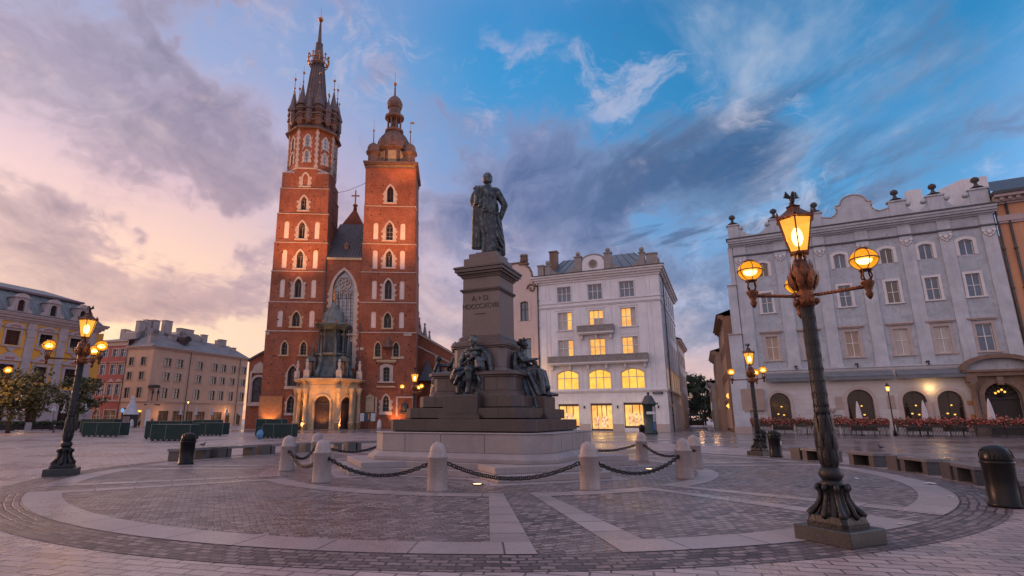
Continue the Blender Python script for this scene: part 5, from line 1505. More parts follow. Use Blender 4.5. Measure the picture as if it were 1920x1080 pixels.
# parapet with curved sides, posts and urns
b = MB(); y0, y1 = .05, .5; zb = 22.9
posts = [(1.5, 2.7), (6.1, 7.2), (10.3, 11.4), (17.75, 19.2), (21.1, 22.5), (24.6, 26.1)]
for x0, x1 in posts: b.box(x0, x1, y0 - .1, y1, zb, zb + 1.75); b.box(x0 - .15, x1 + .15, y0 - .22, y1 + .1, zb + 1.75, zb + 1.92)
for i in (0, 1, 3, 4):
    xa, xb = posts[i][1], posts[i + 1][0]
    if i == 1: pass
    scroll(b, xa, xb, zb, zb + 1.45, y0, y1 - .1, 1.1)
    for x in (xa + .28, xb - .28):
        b.lathe([(.26, -.25), (.26, .25)], (0, 0, 0), 12); k = len(b.v) - 24
        for j in range(k, len(b.v)):
            X, Y, Z = b.v[j]; b.v[j] = (x + X, .2 + Z, zb + 1.4 + Y)
# the raised centre between the third and fourth posts
xa, xb = 11.4, 17.75; c = 14.6
top = [(xb, zb + 1.2), (xb - .9, zb + 1.0), (c + 1.75, zb + 1.35), (c + 1.6, zb + 1.7), (c + 1.75, zb + 2.3), (c + 1.35, zb + 2.35)] + [(c + 1.25 * math.cos(PI * k / 12), zb + 2.4 + .95 * math.sin(PI * k / 12)) for k in range(13)] + [(c - 1.35, zb + 2.35), (c - 1.75, zb + 2.3), (c - 1.6, zb + 1.7), (c - 1.75, zb + 1.35), (xa + .9, zb + 1.0), (xa, zb + 1.2)]
b.prism_y([(xa, zb), (xb, zb)] + top, y0, y1)
b.build('parapet', GPI, gp)
b = MB()
top2 = top[3:-3]
for p, q in zip(top2[:-1], top2[1:]): b.tube([(p[0], y0, p[1]), (q[0], y0, q[1])], .09, 6)
for p, q in zip(top[:4], top[1:4]): b.tube([(p[0], y0, p[1]), (q[0], y0, q[1])], .08, 6)
for p, q in zip(top[-4:-1], top[-3:]): b.tube([(p[0], y0, p[1]), (q[0], y0, q[1])], .08, 6)
b.build('parapet_moulding', GTR, gp)
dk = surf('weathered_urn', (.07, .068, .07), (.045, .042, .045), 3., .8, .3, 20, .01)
for x0, x1 in posts:
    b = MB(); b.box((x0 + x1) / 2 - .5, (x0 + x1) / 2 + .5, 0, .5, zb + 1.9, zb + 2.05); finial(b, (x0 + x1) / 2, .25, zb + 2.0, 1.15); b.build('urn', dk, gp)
b = MB(); b.prism_y([(21.9, 23), (27.5, 23), (27.5, 27.4), (25.2, 27.4), (23.2, 26.6), (22.4, 25.3)], 4, 12); b.box(20.2, 21.6, 3.4, 4.4, 23, 26.9); b.build('roof_gable', WPL, gp)
b = MB(); b.quad((1.5, .5, 22.9), (GW, .5, 22.9), (GW, 9, 24.0), (1.5, 9, 24.0)); b.build('roof', ROOFG, gp)
for i, x in enumerate(bays):
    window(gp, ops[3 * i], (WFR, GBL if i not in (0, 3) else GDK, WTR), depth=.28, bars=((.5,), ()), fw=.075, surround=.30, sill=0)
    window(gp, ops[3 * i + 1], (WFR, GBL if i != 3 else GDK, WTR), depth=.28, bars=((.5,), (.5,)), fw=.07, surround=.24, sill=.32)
    window(gp, ops[3 * i + 2], (WFR, (GBR, GDK, GBR, GCU, GCU, GBL)[i], GTR), depth=.28, bars=((.5,), (.55,)), fw=.075, surround=.26, hood=.55, sill=.4)
cornice(gp, 1.75, 21.5, [(.2, 6.6, 6.85), (.32, 6.85, 7.0)], GPI, 'string_course')
for i, o in enumerate(arches):
    f = window(gp, o, (BFR, glass('arch_glass', (.02, .013, .011), 1.42, .08), GTR), depth=.36, bars=((.5,) if i else (), (.62,)), fw=.1, surround=.32, sur_t=.2, name='arched_window')
    b = MB(); c = (o[0] + o[1]) / 2
    for dx_, z in ((-.3, 2.1), (.25, 2.0), (.1, 2.9)): b.ball((c + dx_, .30, z), (.10, .03, .07), 8, 6)
    b.build('glowing_lamp', AMB, f)
for x0, x1 in ((3.75, 9.0), (9.5, 15.45), (15.75, 21.4)):
    b = MB(); n_ = 26
    b.quad((x0, -.75, 5.95), (x1, -.75, 5.95), (x1, -.15, 6.5), (x0, -.15, 6.5)); b.quad((x0, -.75, 5.95), (x0, -.15, 6.5), (x0, -.15, 5.95), (x0, -.75, 5.95)); b.quad((x1, -.75, 5.95), (x1, -.15, 5.95), (x1, -.15, 6.5), (x1, -.75, 5.95))
    for k in range(n_):
        xa, xb = x0 + (x1 - x0) * k / n_, x0 + (x1 - x0) * (k + 1) / n_
        b.prism_y([(xa, 5.62), ((xa + xb) / 2, 5.54), (xb, 5.62), (xb, 5.96), (xa, 5.96)], -.77, -.74)
    b.tube([(x0, -.76, 5.96), (x1, -.76, 5.96)], .04, 6)
    b.build('awning', AWN, gp)
b = MB()
for x, z0, z1, w in ((10.4, 2.6, 3.9, .62), (14.95, 2.6, 3.95, .62), (18.0, 1.6, 3.2, .55)): b.box(x - w / 2, x + w / 2, -.18, -.12, z0, z1)
b.build_split('wall_plaque', surf('plaque_stone', (.36, .28, .25), (.30, .235, .21), 1.5), gp)
b = MB(); b.box(9.75, 10.5, -.2, -.12, .9, 1.95); b.build('menu_case', BFR, gp)
b = MB(); b.box(9.83, 10.42, -.215, -.199, .98, 1.87); b.build('menu_sheet', surf('paper', (.6, .56, .52)), gp)
b = MB(); b.box(9.4, 9.95, -.55, -.12, 2.55, 2.7); b.lathe([(.05, -.35), (.25, 0)], (9.67, -.33, 2.55), 8); b.build('wall_bracket', GTR, gp)
b = MB()
for x in (6.75, 12.4, 18.4): b.box(x - .05, x + .05, -.5, -.05, 7.15, 7.25); b.box(x - .05, x + .25, -.5, -.4, 7.2, 7.32); b.box(x + .1, x + .2, -.55, -.35, 6.9, 7.2)
b.build_split('facade_spotlight', IRON, gp, 3)
b = MB(); b.box(21.05, 21.35, -.25, -.12, 1.0, 2.0); b.box(20.95, 21.4, -.2, -.12, 2.9, 3.3); b.build('door_sign', surf('amber_sign', (.42, .20, .05)), gp)
# the brown stone portal
b = MB()
tile_wall(b, 21.75, 25.75, 0, 5.6, [PORT], y=-.35, depth=.4)
b.box(21.45, 21.75, -.35, 0, 0, 5.6); b.box(25.75, 26.05, -.35, 0, 0, 5.6)
band_ring(b, PORT, .42, -.5, -.35)
for x in (21.55, 25.95):
    b.box(x - .42, x + .42, -.95, 0, 0, 1.3); b.lathe([(.3, 1.3), (.27, 1.4), (.25, 3), (.22, 4.5), (.3, 4.6), (.36, 4.95), (.36, 5.05)], (x, -.62, 0), 12); b.box(x - .4, x + .4, -.95, 0, 5.05, 5.75)
b.box(21.0, 26.5, -.75, 0, 5.6, 6.0); b.box(20.9, 26.6, -.95, 0, 6.0, 6.2)
b.box(23.4, 23.9, -.7, -.3, 4.75, 5.5)
pts = lambda r, h: [(23.75 + r * math.cos(PI * k / 14), 6.2 + h * math.sin(PI * k / 14)) for k in range(15)]
A, B_ = pts(2.95, 1.5), pts(2.5, 1.08)
for k in range(14): b.prism_y([A[k + 1], B_[k + 1], B_[k], A[k]], -1.0, 0)
b.build('portal', BRN, gp)
b = MB(); b.prism_y([(21.3, 6.2), (26.2, 6.2)] + pts(2.5, 1.08)[1:-1], -.3, 0); b.build('tympanum', GPL, gp)
b = MB(); q = pane_mesh(PORT, .3); b.add(q.v, q.f); b.box(22.3, 25.0, .15, .3, 3.4, 3.55)
for k in range(1, 9): b.tube([(23.65, .24, 3.6), (23.65 + 1.3 * math.cos(PI * k / 9), .24, 3.6 + 1.3 * math.sin(PI * k / 9))], .04, 5)
b.build('portal_gate', surf('dark_gate', (.02, .014, .012), rough=.6), gp)
b = MB()
for x, z in ((23.55, 4.15), (23.8, 4.3), (24.0, 4.1), (23.3, 4.0)): b.ball((x, .12, z), .10, 8, 6)
b.build('chandelier', AMB, gp)
pipe(gp, 26.25, 0, 22, r=.1)

# ---- orange house at the right edge ---------------------------------------------------------
oh = thing('orange_house', 'orange plastered house cut by the photo edge, right of the grey palace', 'building', (28.6 + 26.15 * math.cos(R(-28)), 64 + 26.15 * math.sin(R(-28)), 0), R(-28))
ow = [(4.55, 5.75, 15.4, 18.9, 'rect'), (4.55, 5.75, 9.3, 12.3, 'rect'), (8.2, 9.4, 15.4, 18.9, 'rect'), (8.2, 9.4, 9.3, 12.3, 'rect'), (4.55, 5.75, 3.3, 6.2, 'rect'), (8.2, 9.4, 3.3, 6.2, 'rect')]
b = MB(); tile_wall(b, .25, 14, 0, 23.6, ow, depth=.4); b.build('wall', OPL, oh); body(oh, 14, 16, 23.6, OPL)
for o in ow: window(oh, o, (WFR, GBL, PKS), depth=.28, bars=((.5,), (.33, .66)), fw=.08, surround=.32, hood=.5, sill=.35)
cornice(oh, .1, 14.2, [(.2, 20.7, 20.9), (.28, 20.9, 21.5)], PKS, 'frieze')
cornice(oh, .1, 14.2, [(.25, 22.7, 22.9), (.5, 22.9, 23.3), (.95, 23.3, 23.6)], PKS)
b = MB()
for k in range(22): b.box(.5 + k * .62, .8 + k * .62, -.75, 0, 23.0, 23.3)
b.build_split('cornice_bracket', PKS, oh)
b = MB(); b.prism_y([(0, 23.6), (14.3, 23.6), (14.3, 23.9), (0, 23.9)], -1.1, 1); b.quad((0, -1.1, 23.9), (14, -1.1, 23.9), (14, 8, 28), (0, 8, 28)); b.build('roof', PIPE, oh)
b = MB(); b.box(3.6, 4.1, -.1, 0, 21.9, 22.3); b.build('vent_opening', GDK, oh)
pipe(oh, 1.0, 0, 22.9, r=.11)

# ---- the white corner house ------------------------------------------------------------------
ux, uy = math.cos(R(-23.4)), math.sin(R(-23.4))
wh = thing('white_corner_house', 'white five storey corner house with lit arched windows above lit shop windows', 'building', (22.85 - 16.7 * ux, 69.13 - 16.7 * uy, 0), R(-23.4))
WW, WH_ = 16.7, 20.6
cx3 = [3.85, 8.2, 12.5]
w4 = [(c - .97, c + .97, 17.5, 19.65, 'rect') for c in cx3]; w3 = [(c - .97, c + .97, 13.5, 16.0, 'rect') for c in cx3]; w2 = [(c - 1.05, c + 1.05, 9.65, 12.1, 'rect') for c in cx3]
w1 = [(c - 1.5, c + 1.5, 5.38, 8.0, 'seg') for c in (3.95, 8.28, 12.58)]; w0 = [(2.55, 5.35, .45, 3.5, 'rect'), (6.9, 9.7, .06, 3.55, 'rect'), (11.2, 14.05, .45, 3.6, 'rect')]
b = MB(); tile_wall(b, 0, WW, 0, WH_, w4 + w3 + w2 + w1 + w0, depth=.5); b.build('wall', WPL, wh)
SD = 23.0
# side wall along the street, with its own openings
Ts = Matrix.Translation((WW, 0, 0)) @ Matrix.Rotation(PI / 2, 4, 'Z')
so = []
for x in (2.2, 5.6, 9.2, 13.0, 16.6, 20.2):
    so += [(x - .6, x + .6, 17.5, 19.65, 'rect'), (x - .6, x + .6, 13.5, 16, 'rect'), (x - .6, x + .6, 9.65, 12.1, 'rect'), (x - 1.1, x + 1.1, 5.4, 8.2, 'rect'), (x - .8, x + .8, .3, 3.6, 'rect')]
b = MB(Ts); tile_wall(b, 0, SD, 0, WH_, so, depth=.4); b.build('side_wall', WPL, wh)
for i, o in enumerate(so):
    k = i % 5
    window(wh, o, (WFR, LIT if k == 3 else (GBR if k in (1, 2) else GDK), WTR), T=Ts, depth=.3, bars=((.33, .66) if k == 3 else (.5,), (.6,)), fw=.07, surround=.2, panes=({(0, 0): LIT} if (k in (1, 2) and i > 8) else None))
b = MB(); b.quad((0, SD, 0), (0, 0, 0), (0, 0, WH_), (0, SD, WH_)); b.quad((WW, SD, 0), (0, SD, 0), (0, SD, WH_), (WW, SD, WH_)); b.build('rear_wall', WPL, wh)
Pn = lambda *ij: {p: LIT for p in ij}
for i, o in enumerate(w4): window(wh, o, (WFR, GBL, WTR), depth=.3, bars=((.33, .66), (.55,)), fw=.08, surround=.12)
p3 = [Pn((2, 0), (2, 1)), Pn((0, 1), (1, 1), (2, 1), (0, 0)), Pn((0, 0), (0, 1), (1, 1), (1, 0))]; p2 = [Pn((2, 0), (2, 1)), Pn((0, 0), (1, 0), (2, 0), (1, 1), (0, 1), (2, 1)), Pn((0, 0), (1, 0), (0, 1), (1, 1))]
for i, o in enumerate(w3): window(wh, o, (WFR, GCU, WTR), depth=.3, bars=((.33, .66), (.55,)), fw=.08, surround=.16, sill=.25, panes=p3[i])
for i, o in enumerate(w2): window(wh, o, (WFR, GCU, WTR), depth=.3, bars=((.33, .66), (.55,)), fw=.08, surround=.16, panes=p2[i])
for i, o in enumerate(w1): window(wh, o, (WFR, LIT2, WTR), depth=.32, bars=((.33, .66), (.58,)), fw=.1, surround=.12)
b = MB()
for c in cx3:
    b.box(c - 1.35, c + 1.35, -.07, 0, 16.25, 16.45); b.box(c - 1.2, c + 1.2, -.05, 0, 12.45, 13.2)
for x in (1.2, 1.75, 6.0, 10.35, 14.95, 15.5): b.box(x - .03, x + .03, -.04, 0, 5.6, 16.5); b.box(x - .03, x + .03, -.04, 0, 17.7, 20.2)
b.build('wall_panel', WTR, wh)
cornice(wh, -.02, WW + .12, [(.12, 4.95, 5.1), (.2, 5.1, 5.25)], WTR, 'string_course'); cornice(wh, -.02, WW + .12, [(.1, 16.65, 16.8), (.18, 16.8, 16.9), (.12, 17.3, 17.45)], WTR, 'string_course')
cornice(wh, -.05, WW, [(.15, 20.2, 20.5), (.35, 20.5, 20.8), (.6, 20.8, 21.1), (.8, 21.1, 21.35)], WTR, ends=1)
for nm, L_ in (('string_course', ((.12, 4.95, 5.1), (.2, 5.1, 5.25))), ('string_course', ((.1, 16.65, 16.9),)), ('cornice', ((.35, 20.5, 20.8), (.6, 20.8, 21.1), (.8, 21.1, 21.35)))):
    b = MB(Ts)
    for d, z0, z1 in L_: b.box(.13, SD, -d, .1, z0, z1)
    b.build(nm, WTR, wh)
b = MB(); b.box(-.3, WW + .85, -.9, .2, 21.35, 21.45); b.build('gutter', PIPE, wh)
# balconies
for x0, x1, z, nm in ((1.45, 14.75, 8.75, 'long_balcony'), (5.7, 10.6, 12.75, 'balcony')):
    b = MB(); b.box(x0, x1, -1.0, 0, z, z + .16); b.box(x0 + .1, x1 - .1, -.85, 0, z - .12, z)
    k = int((x1 - x0) / 3) + 1
    for i in range(k + 1):
        x = x0 + .5 + (x1 - x0 - 1) * i / k; b.prism_y([(x - .15, z - .12), (x - .15, z - .7), (x + .15, z - .7), (x + .15, z - .12)], -.5, 0)
    f = b.build(nm, WTR, wh)
    b = MB(); b.box(x0, x1, -1.0, -.88, z + .95, z + 1.08); b.box(x0, x1, -1.0, -.88, z + .16, z + .26)
    k = int((x1 - x0) / .24)
    for i in range(k + 1):
        x = x0 + .04 + (x1 - x0 - .1) * i / k; b.box(x, x + .10 if i % 6 else x + .2, -.98, -.9, z + .26, z + .95)
    b.box(x0, x1, -.935, -.925, z + .26, z + .95)
    for xx in (x0, x1 - .1): b.box(xx, xx + .1, -.88, 0, z + .16, z + 1.08)
    b.build('balustrade', RAILING, f)
# parapet and roof
b = MB(); zb = 21.45
for x0, x1, h in ((.1, 1.0, 1.6), (1.15, 2.0, 1.5), (5.55, 6.5, 2.3), (9.75, 10.7, 2.4), (14.4, 15.1, 1.9), (15.3, 16.7, 1.6)): b.box(x0, x1, -.1, .6, zb, zb + h); b.box(x0 - .1, x1 + .1, -.2, .7, zb + h, zb + h + .15)
scroll(b, 2.0, 5.55, zb, zb + 1.15, 0, .4, 1.0); scroll(b, 10.7, 14.4, zb, zb + 1.15, 0, .4, 1.0)
top = [(9.75, zb + 1.6)] + [(8.12 + 1.6 * math.cos(PI * k / 10), zb + 1.75 + .85 * math.sin(PI * k / 10)) for k in range(11)] + [(6.5, zb + 1.6)]
b.prism_y([(6.5, zb), (9.75, zb)] + top, 0, .45)
b.build('parapet', RAILING, wh)
b = MB(); b.poly([(x, -.02, z) for x, z in [(6.6, zb + .1), (9.65, zb + .1), (9.65, zb + 1.45)] + [(8.12 + 1.4 * math.cos(PI * k / 10), zb + 1.6 + .75 * math.sin(PI * k / 10)) for k in range(11)] + [(6.6, zb + 1.45)]]); b.build('gable_panel', WPL, wh)
b = MB(); ring_up(b, 8.12, zb + 1.15, .42, .2, -.1, 0); b.build('oval_frame', RAILING, wh)
b = MB(); ring_up(b, 8.12, zb + 1.15, .01, .42, -.04, -.03); b.build('oval_window', GDK, wh)
b = MB()
for x, z in ((1.55, zb + 1.65), (6.02, zb + 2.45), (10.22, zb + 2.55), (14.75, zb + 2.05)): b.ball((x, .25, z + .42), .34, 12, 8); b.lathe([(.3, 0), (.14, .12), (.14, .2)], (x, .25, z - .02), 10)
for k in range(4): b.T = Ts; b.box(2 + k * 5.5, 2.8 + k * 5.5, -.1, .5, zb, zb + 1.2); b.ball((2.4 + k * 5.5, .2, zb + 1.45), .3, 10, 8)
b.build('parapet_ball', RAILING, wh)
b = MB()
b.quad((.6, .5, zb), (16.2, .5, zb), (13.2, 4.0, 24.7), (3.0, 4.0, 24.7)); b.quad((16.2, .5, zb), (16.2, 22, zb), (13.2, 19, 24.7), (13.2, 4, 24.7)); b.quad((.6, 22, zb), (.6, .5, zb), (3, 4, 24.7), (3, 19, 24.7)); b.quad((3, 4, 24.7), (13.2, 4, 24.7), (13.2, 19, 24.7), (3, 19, 24.7))
for k in range(13):
    t = k / 12; b.tube([(.6 + 15.6 * t, .47, zb + .02), (3 + 10.2 * t, 3.97, 24.75)], .04, 5)
b.build('mansard_roof', ROOFB, wh)
b = MB(); b.box(1.3, 2.4, 2.0, 3.0, zb, 25.6); b.box(1.2, 2.5, 1.9, 3.1, 25.6, 25.8); b.build('chimney', BRN, wh)
# lit shop fronts with displays inside
for i, o in enumerate(w0):
    x0, x1, z0, z1, k = o
    f = window(wh, o, (BFR, SHOPL, WTR), depth=.46, bars=((.36, .68) if i != 1 else (.28, .5, .72), ()), fw=.09, surround=.05)
    b = MB()
    b.box(x0, x1, .10, .45, z1 - .28, z1 - .03); b.box(x0, x1, .1, .45, z0, z0 + .25)
    b.build_split('shop_transom', BFR, f)
    b = MB(); q = random.Random(i + 3)
    for j in range(4 if i != 1 else 5):
        x = x0 + .4 + (x1 - x0 - .8) * (j + q.uniform(.1, .9)) / 5; z = z0 + .27
        b.lathe([(.1, z), (.12, z + .3), (.17, z + .75), (.13, z + 1.0), (.2, z + 1.3), (.06, z + 1.4), (.09, z + 1.52), (.02, z + 1.64)], (x, .32, 0), 8)
    b.build('shop_display', emit('display_glow', (1., .66, .40), 1.2, (.35, .14, .07), 3.0), f)
b = MB(); b.box(0, 2.5, -.06, 0, 0, .95); b.box(5.4, 6.85, -.06, 0, 0, .95); b.box(9.75, 11.15, -.06, 0, 0, .95); b.box(14.1, WW, -.06, 0, 0, .95); b.build_split('stone_base', surf('beige_base', (.46, .40, .37), (.40, .35, .33), 1.0), wh)
b = MB()
for x in (6.1, 10.45, 15.5): b.box(x - .07, x + .07, -.2, 0, 2.9, 3.25); b.box(x - .03, x + .03, -.3, -.2, 3.0, 3.1)
b.build_split('wall_lamp', IRON, wh, 2)
b = MB(); b.box(14.95, 16.2, -.24, -.2, 4.62, 4.92); f = b.build('street_sign', surf('sign_blue', (.05, .06, .085)), wh)
text('sign_lettering', 'RYNEK GL.', .17, (15.57, -.245, 4.77), (PI / 2, 0, 0), surf('sign_white', (.6, .6, .6)), f, .002)
b = MB(Ts); b.box(1.9, 2.5, -.6, -.1, 3.1, 3.35); b.box(1.0, 1.3, -.3, -.05, 3.2, 3.7); b.build('side_sign', surf('red_white_sign', (.45, .2, .17), (.5, .42, .4), 6.), wh)
pipe(wh, .08, 0, 21.0); pipe(wh, 4.0, 0, 20.5, T=Ts)

# ---- the rose house with the scrolled gable -----------------------------------------------
rh = thing('rose_gabled_house', 'narrow rose plastered house with a scrolled gable beside the white corner house', 'building', (22.85 - 24.0 * ux, 69.13 - 24.0 * uy, 0), R(-23.4))
rw = []
for x in (1.55, 5.25):
    rw += [(x - .62, x + .62, 15.2, 18.1, 'seg'), (x - .95, x + .95, 9.2, 12.7, 'rect'), (x - .95, x + .95, 4.6, 7.4, 'rect')]
b = MB(); tile_wall(b, 0, 7.2, 0, 19.4, rw, depth=.4); b.build('wall', PNK2, rh); body(rh, 7.2, 18, 19.4, PNK2)
gt = [(7.2, 19.4), (7.15, 20.3), (6.8, 21.0), (6.55, 21.9), (6.45, 22.8), (6.15, 23.6), (5.4, 24.3), (4.9, 24.7), (2.3, 24.7), (1.8, 24.3), (1.05, 23.6), (.75, 22.8), (.65, 21.9), (.4, 21.0), (.05, 20.3), (0, 19.4)]
gt = [(x, 19.4 + (z - 19.4) * .86) for x, z in gt]
b = MB(); b.prism_y(gt, 0, .6); b.build('gable', PNK2, rh)
b = MB()
for p, q in zip(gt[1:-1], gt[2:-1]): b.tube([(p[0], -.02, p[1]), (q[0], -.02, q[1])], .15, 6)
for s in (-1, 1):
    P = []
    for k in range(14):
        a = k * .55; r = .75 * (1 - k / 16); P.append((3.6 + s * (3.0 - r * math.cos(a) * .9 - .2), -.1, 19.9 + r * math.sin(a)))
    b.tube(P, .13, 6)
b.build('gable_scroll', BRN, rh)
b = MB(); b.box(4.55, 5.95, -.2, .5, 23.6, 23.9)
for k in range(8):
    a = 2 * PI * k / 8; b.lathe([(.13, 0), (.2, .3), (.12, .9), (.2, 1.1), (.05, 1.35)], (5.25 + .45 * math.cos(a), .2 + .45 * math.sin(a), 23.9), 6)
b.lathe([(.4, 23.9), (.5, 24.2), (.35, 24.9), (.1, 25.1)], (5.25, .2, 0), 10); finial(b, 7.0, .2, 20.2, .9); b.build('gable_crown', BRN, rh)
for i, o in enumerate(rw): window(rh, o, (BFR, GBL, PNK2), depth=.28, bars=((.5,), (.6,)), fw=.09, surround=.35, sur_t=.08)
b = MB(); b.box(3.6, 7.0, -.5, 0, 3.4, 6.8)
b.build('bay_front', WTR, rh)

# ---- yellow palace on the left --------------------------------------------------------------
yp = thing('yellow_palace', 'yellow palace with pale pilasters and a patinated mansard roof with dormers', 'building', (-71, 100, 0), R(70.7))
X0 = -40.0
dx = [-34.8, -29.8, -24.8, -19.75, -14.6, -9.65, -4.75]
uo = [(x - 1.0, x + 1.0, 13.1, 15.4, 'rect') for x in dx]; lo_ = [(x - 1.0, x + 1.0, 7.4, 10.0, 'rect') for x in dx]; go = [(x - .9, x + .9, 1.0, 4.2, 'seg') for x in dx]
b = MB(); tile_wall(b, X0, 0, 6.4, 16.8, uo + lo_, depth=.4); b.build('wall', YPL, yp)
b = MB(); tile_wall(b, X0, 0, 0, 6.0, go, y=-.05, depth=.4); b.box(X0, 0, -.15, 0, 6.0, 6.4); b.build('ground_floor_wall', PKS, yp)
b = MB(); b.quad((0, 0, 0), (0, 20, 0), (0, 20, 17), (0, 0, 17)); b.quad((0, 20, 0), (X0, 20, 0), (X0, 20, 17), (0, 20, 17)); b.quad((X0, 20, 0), (X0, 0, 0), (X0, 0, 17), (X0, 20, 17)); b.build('side_wall', YPL, yp)
b = MB()
for x in [d + 2.5 for d in dx]:
    x = min(x, -.8)
    b.box(x - .65, x + .65, -.2, 0, 6.5, 15.6); b.box(x - .75, x + .75, -.28, 0, 6.5, 7.2); b.prism_y([(x - .6, 14.6), (x + .6, 14.6), (x + .85, 16.1), (x - .85, 16.1)], -.32, 0); b.box(x - .7, x + .7, -.3, 0, 16.1, 16.8)
    for s in (-1, 1): b.ball((x + s * .6, -.3, 15.95), .2, 8, 6)
b.build_split('pilaster', PKS, yp, 6)
cornice(yp, X0, -1.25, [(.2, 16.8, 17.0), (.4, 17.0, 17.3), (.75, 17.3, 17.7), (1.1, 17.7, 17.95), (1.25, 17.95, 18.15)], PKS, ends=1)
b = MB(); b.box(X0, 0, -1.3, .3, 18.15, 18.25); b.build('gutter', surf('brown_gutter', (.09, .055, .055)), yp)
b = MB()
b.quad((X0, -.6, 18.2), (-.6, -.6, 18.2), (-3.6, 2.6, 22.2), (X0, 2.6, 22.2)); b.quad((-.6, -.6, 18.2), (-.6, 20, 18.2), (-3.6, 17, 22.2), (-3.6, 2.6, 22.2)); b.quad((X0, 2.6, 22.5), (-3.0, 2.6, 22.5), (-6, 9, 24.5), (X0, 9, 24.5))
k = 0
while X0 + k * .8 < -3: b.tube([(X0 + k * .8 + (0 if X0 + k * .8 < -4 else .6), -.58, 18.25), (X0 + k * .8, 2.6, 22.22)], .04, 5); k += 1
b.build('mansard_roof', ROOFM, yp)
b = MB(); b.box(X0, -3.0, 2.1, 2.8, 22.1, 22.45); b.build('roof_edge', surf('lilac_flashing', (.17, .11, .125)), yp)
for x in dx:
    o = (x - .5, x + .5, 18.5, 20.4, 'round')
    b = MB(Matrix.Translation((0, -.55, 0)))
    tile_wall(b, x - 1.0, x + 1.0, 18.2, 20.7, [o], depth=.5); band_ring(b, o, .2, -.1, 0)
    b.prism_y([(x + 1.25, 20.7), (x + .9, 20.95), (x + .6, 21.3), (x, 21.45), (x - .6, 21.3), (x - .9, 20.95), (x - 1.25, 20.7)], -.25, .3)
    for s in (-1, 1): b.prism_y([(x + s * 1.0, 18.2), (x + s * 1.9, 18.2), (x + s * 1.7, 18.8), (x + s * 1.25, 19.1), (x + s * 1.05, 20.0)] if s > 0 else [(x - 1.0, 18.2), (x - 1.05, 20.0), (x - 1.25, 19.1), (x - 1.7, 18.8), (x - 1.9, 18.2)], -.05, .3)
    b.quad((x + 1, 0, 18.2), (x + 1, 3, 18.2), (x + 1, 3, 20.7), (x + 1, 0, 20.7)); b.quad((x - 1, 3, 18.2), (x - 1, 0, 18.2), (x - 1, 0, 20.7), (x - 1, 3, 20.7))
    f = b.build('dormer', PKS, yp)
    b = MB(Matrix.Translation((0, -.55, 0))); q = pane_mesh(o, .3); b.add(q.v, q.f); b.box(x - .03, x + .03, .22, .3, 18.5, 20.3); b.build('pane', GDK, f)
    b = MB(); b.prism_y([(x + 1.2, 20.7), (x, 21.4), (x - 1.2, 20.7)], -.3, 3.2); b.build('dormer_roof', ROOFM, f)
for i, x in enumerate(dx):
    f = window(yp, uo[i], (BFR, GDK, PKS), depth=.25, bars=((.5,), (.35, .68)), fw=.06, surround=.32, sur_t=.1)
    b = MB(); b.prism_y([(x - 1.7, 15.8), (x + 1.7, 15.8), (x + 1.2, 16.4), (x, 16.75), (x - 1.2, 16.4)], -.35, 0); b.build('window_gable', PKS, f); b = MB(); b.box(x - 1.5, x + 1.5, -.35, 0, 12.75, 12.95); b.prism_y([(x - .9, 12.75), (x, 11.9), (x + .9, 12.75)], -.22, 0); b.build('sill', PKS, f)
    b = MB()
    for j in range(5): b.ball((x - .6 + j * .3, -.36, 16.05 + .18 * math.sin(PI * j / 4)), (.16, .06, .14), 7, 5)
    b.build('red_shell_ornament', RPL, f)
    f = window(yp, lo_[i], (BFR, GDK, PKS), depth=.25, bars=((.5,), (.35, .68)), fw=.06, surround=.42, sur_t=.12)
    b = MB(); b.prism_y([(x - 1.9, 10.8), (x - 1.6, 10.6), (x + 1.6, 10.6), (x + 1.9, 10.8), (x + 1.1, 11.3), (x + .4, 11.9), (x - .4, 11.9), (x - 1.1, 11.3)], -.4, 0); b.build('window_gable', PKS, f)
    b = MB()
    for j in range(4): b.ball((x - .5 + j * .33, -.42, 11.0), (.16, .06, .2), 7, 5)
    b.build('red_shell_ornament', RPL, f)
    window(yp, go[i], (BFR, GDK, PKS), depth=.25, bars=((.5,), (.6,)), fw=.08, surround=.25)

# ---- pink corner house, red house -----------------------------------------------------------
pk = thing('pink_corner_house', 'long pink plastered corner house with parasols at its foot, left of the church', 'building', (-71.7, 117, 0), R(70.5))
PW = 27.6
rows = ((12.88, 14.6), (9.8, 11.45), (5.95, 8.1))
px_ = [3.85, 6.95, 12.5, 17.0, 19.7, 22.9, 26.5]
po = [(x - .82, x + .82, a, c, 'rect') for x in px_ for a, c in rows]
ps = [(3.2, 5.8, .2, 3.25, 'rect'), (6.8, 9.4, .2, 3.25, 'rect'), (10.3, 12.2, .2, 3.2, 'rect'), (13.2, 15.6, .2, 3.2, 'rect'), (17.6, 20.8, .2, 3.15, 'rect'), (22.0, 23.4, .1, 2.9, 'rect'), (25.6, 27.0, .1, 2.9, 'rect')]
b = MB(); tile_wall(b, 0, PW, 0, 16.9, po + ps, depth=.4)
Tl = Matrix.Rotation(R(-15.6 - 70.5), 4, 'Z') @ Matrix.Translation((-7.2, 0, 0))
lx = [1.55, 4.85]
plo = [(x - .72, x + .72, a, c, 'rect') for x in lx for a, c in rows]; pls = [(.9, 2.4, .1, 3.9, 'round'), (3.5, 6.2, .2, 3.4, 'rect')]
b.T = Tl; tile_wall(b, 0, 7.2, 0, 16.9, plo + pls, depth=.4); b.build('wall', PPL, pk)
for i, o in enumerate(po + plo):
    T = None if i < len(po) else Tl
    window(pk, o, (BFR, GDK, PTR), T=T, depth=.25, bars=((.5,), (.62,)), fw=.06, surround=.2, sur_t=.06, sill=.3 if i % 3 != 2 else 0)
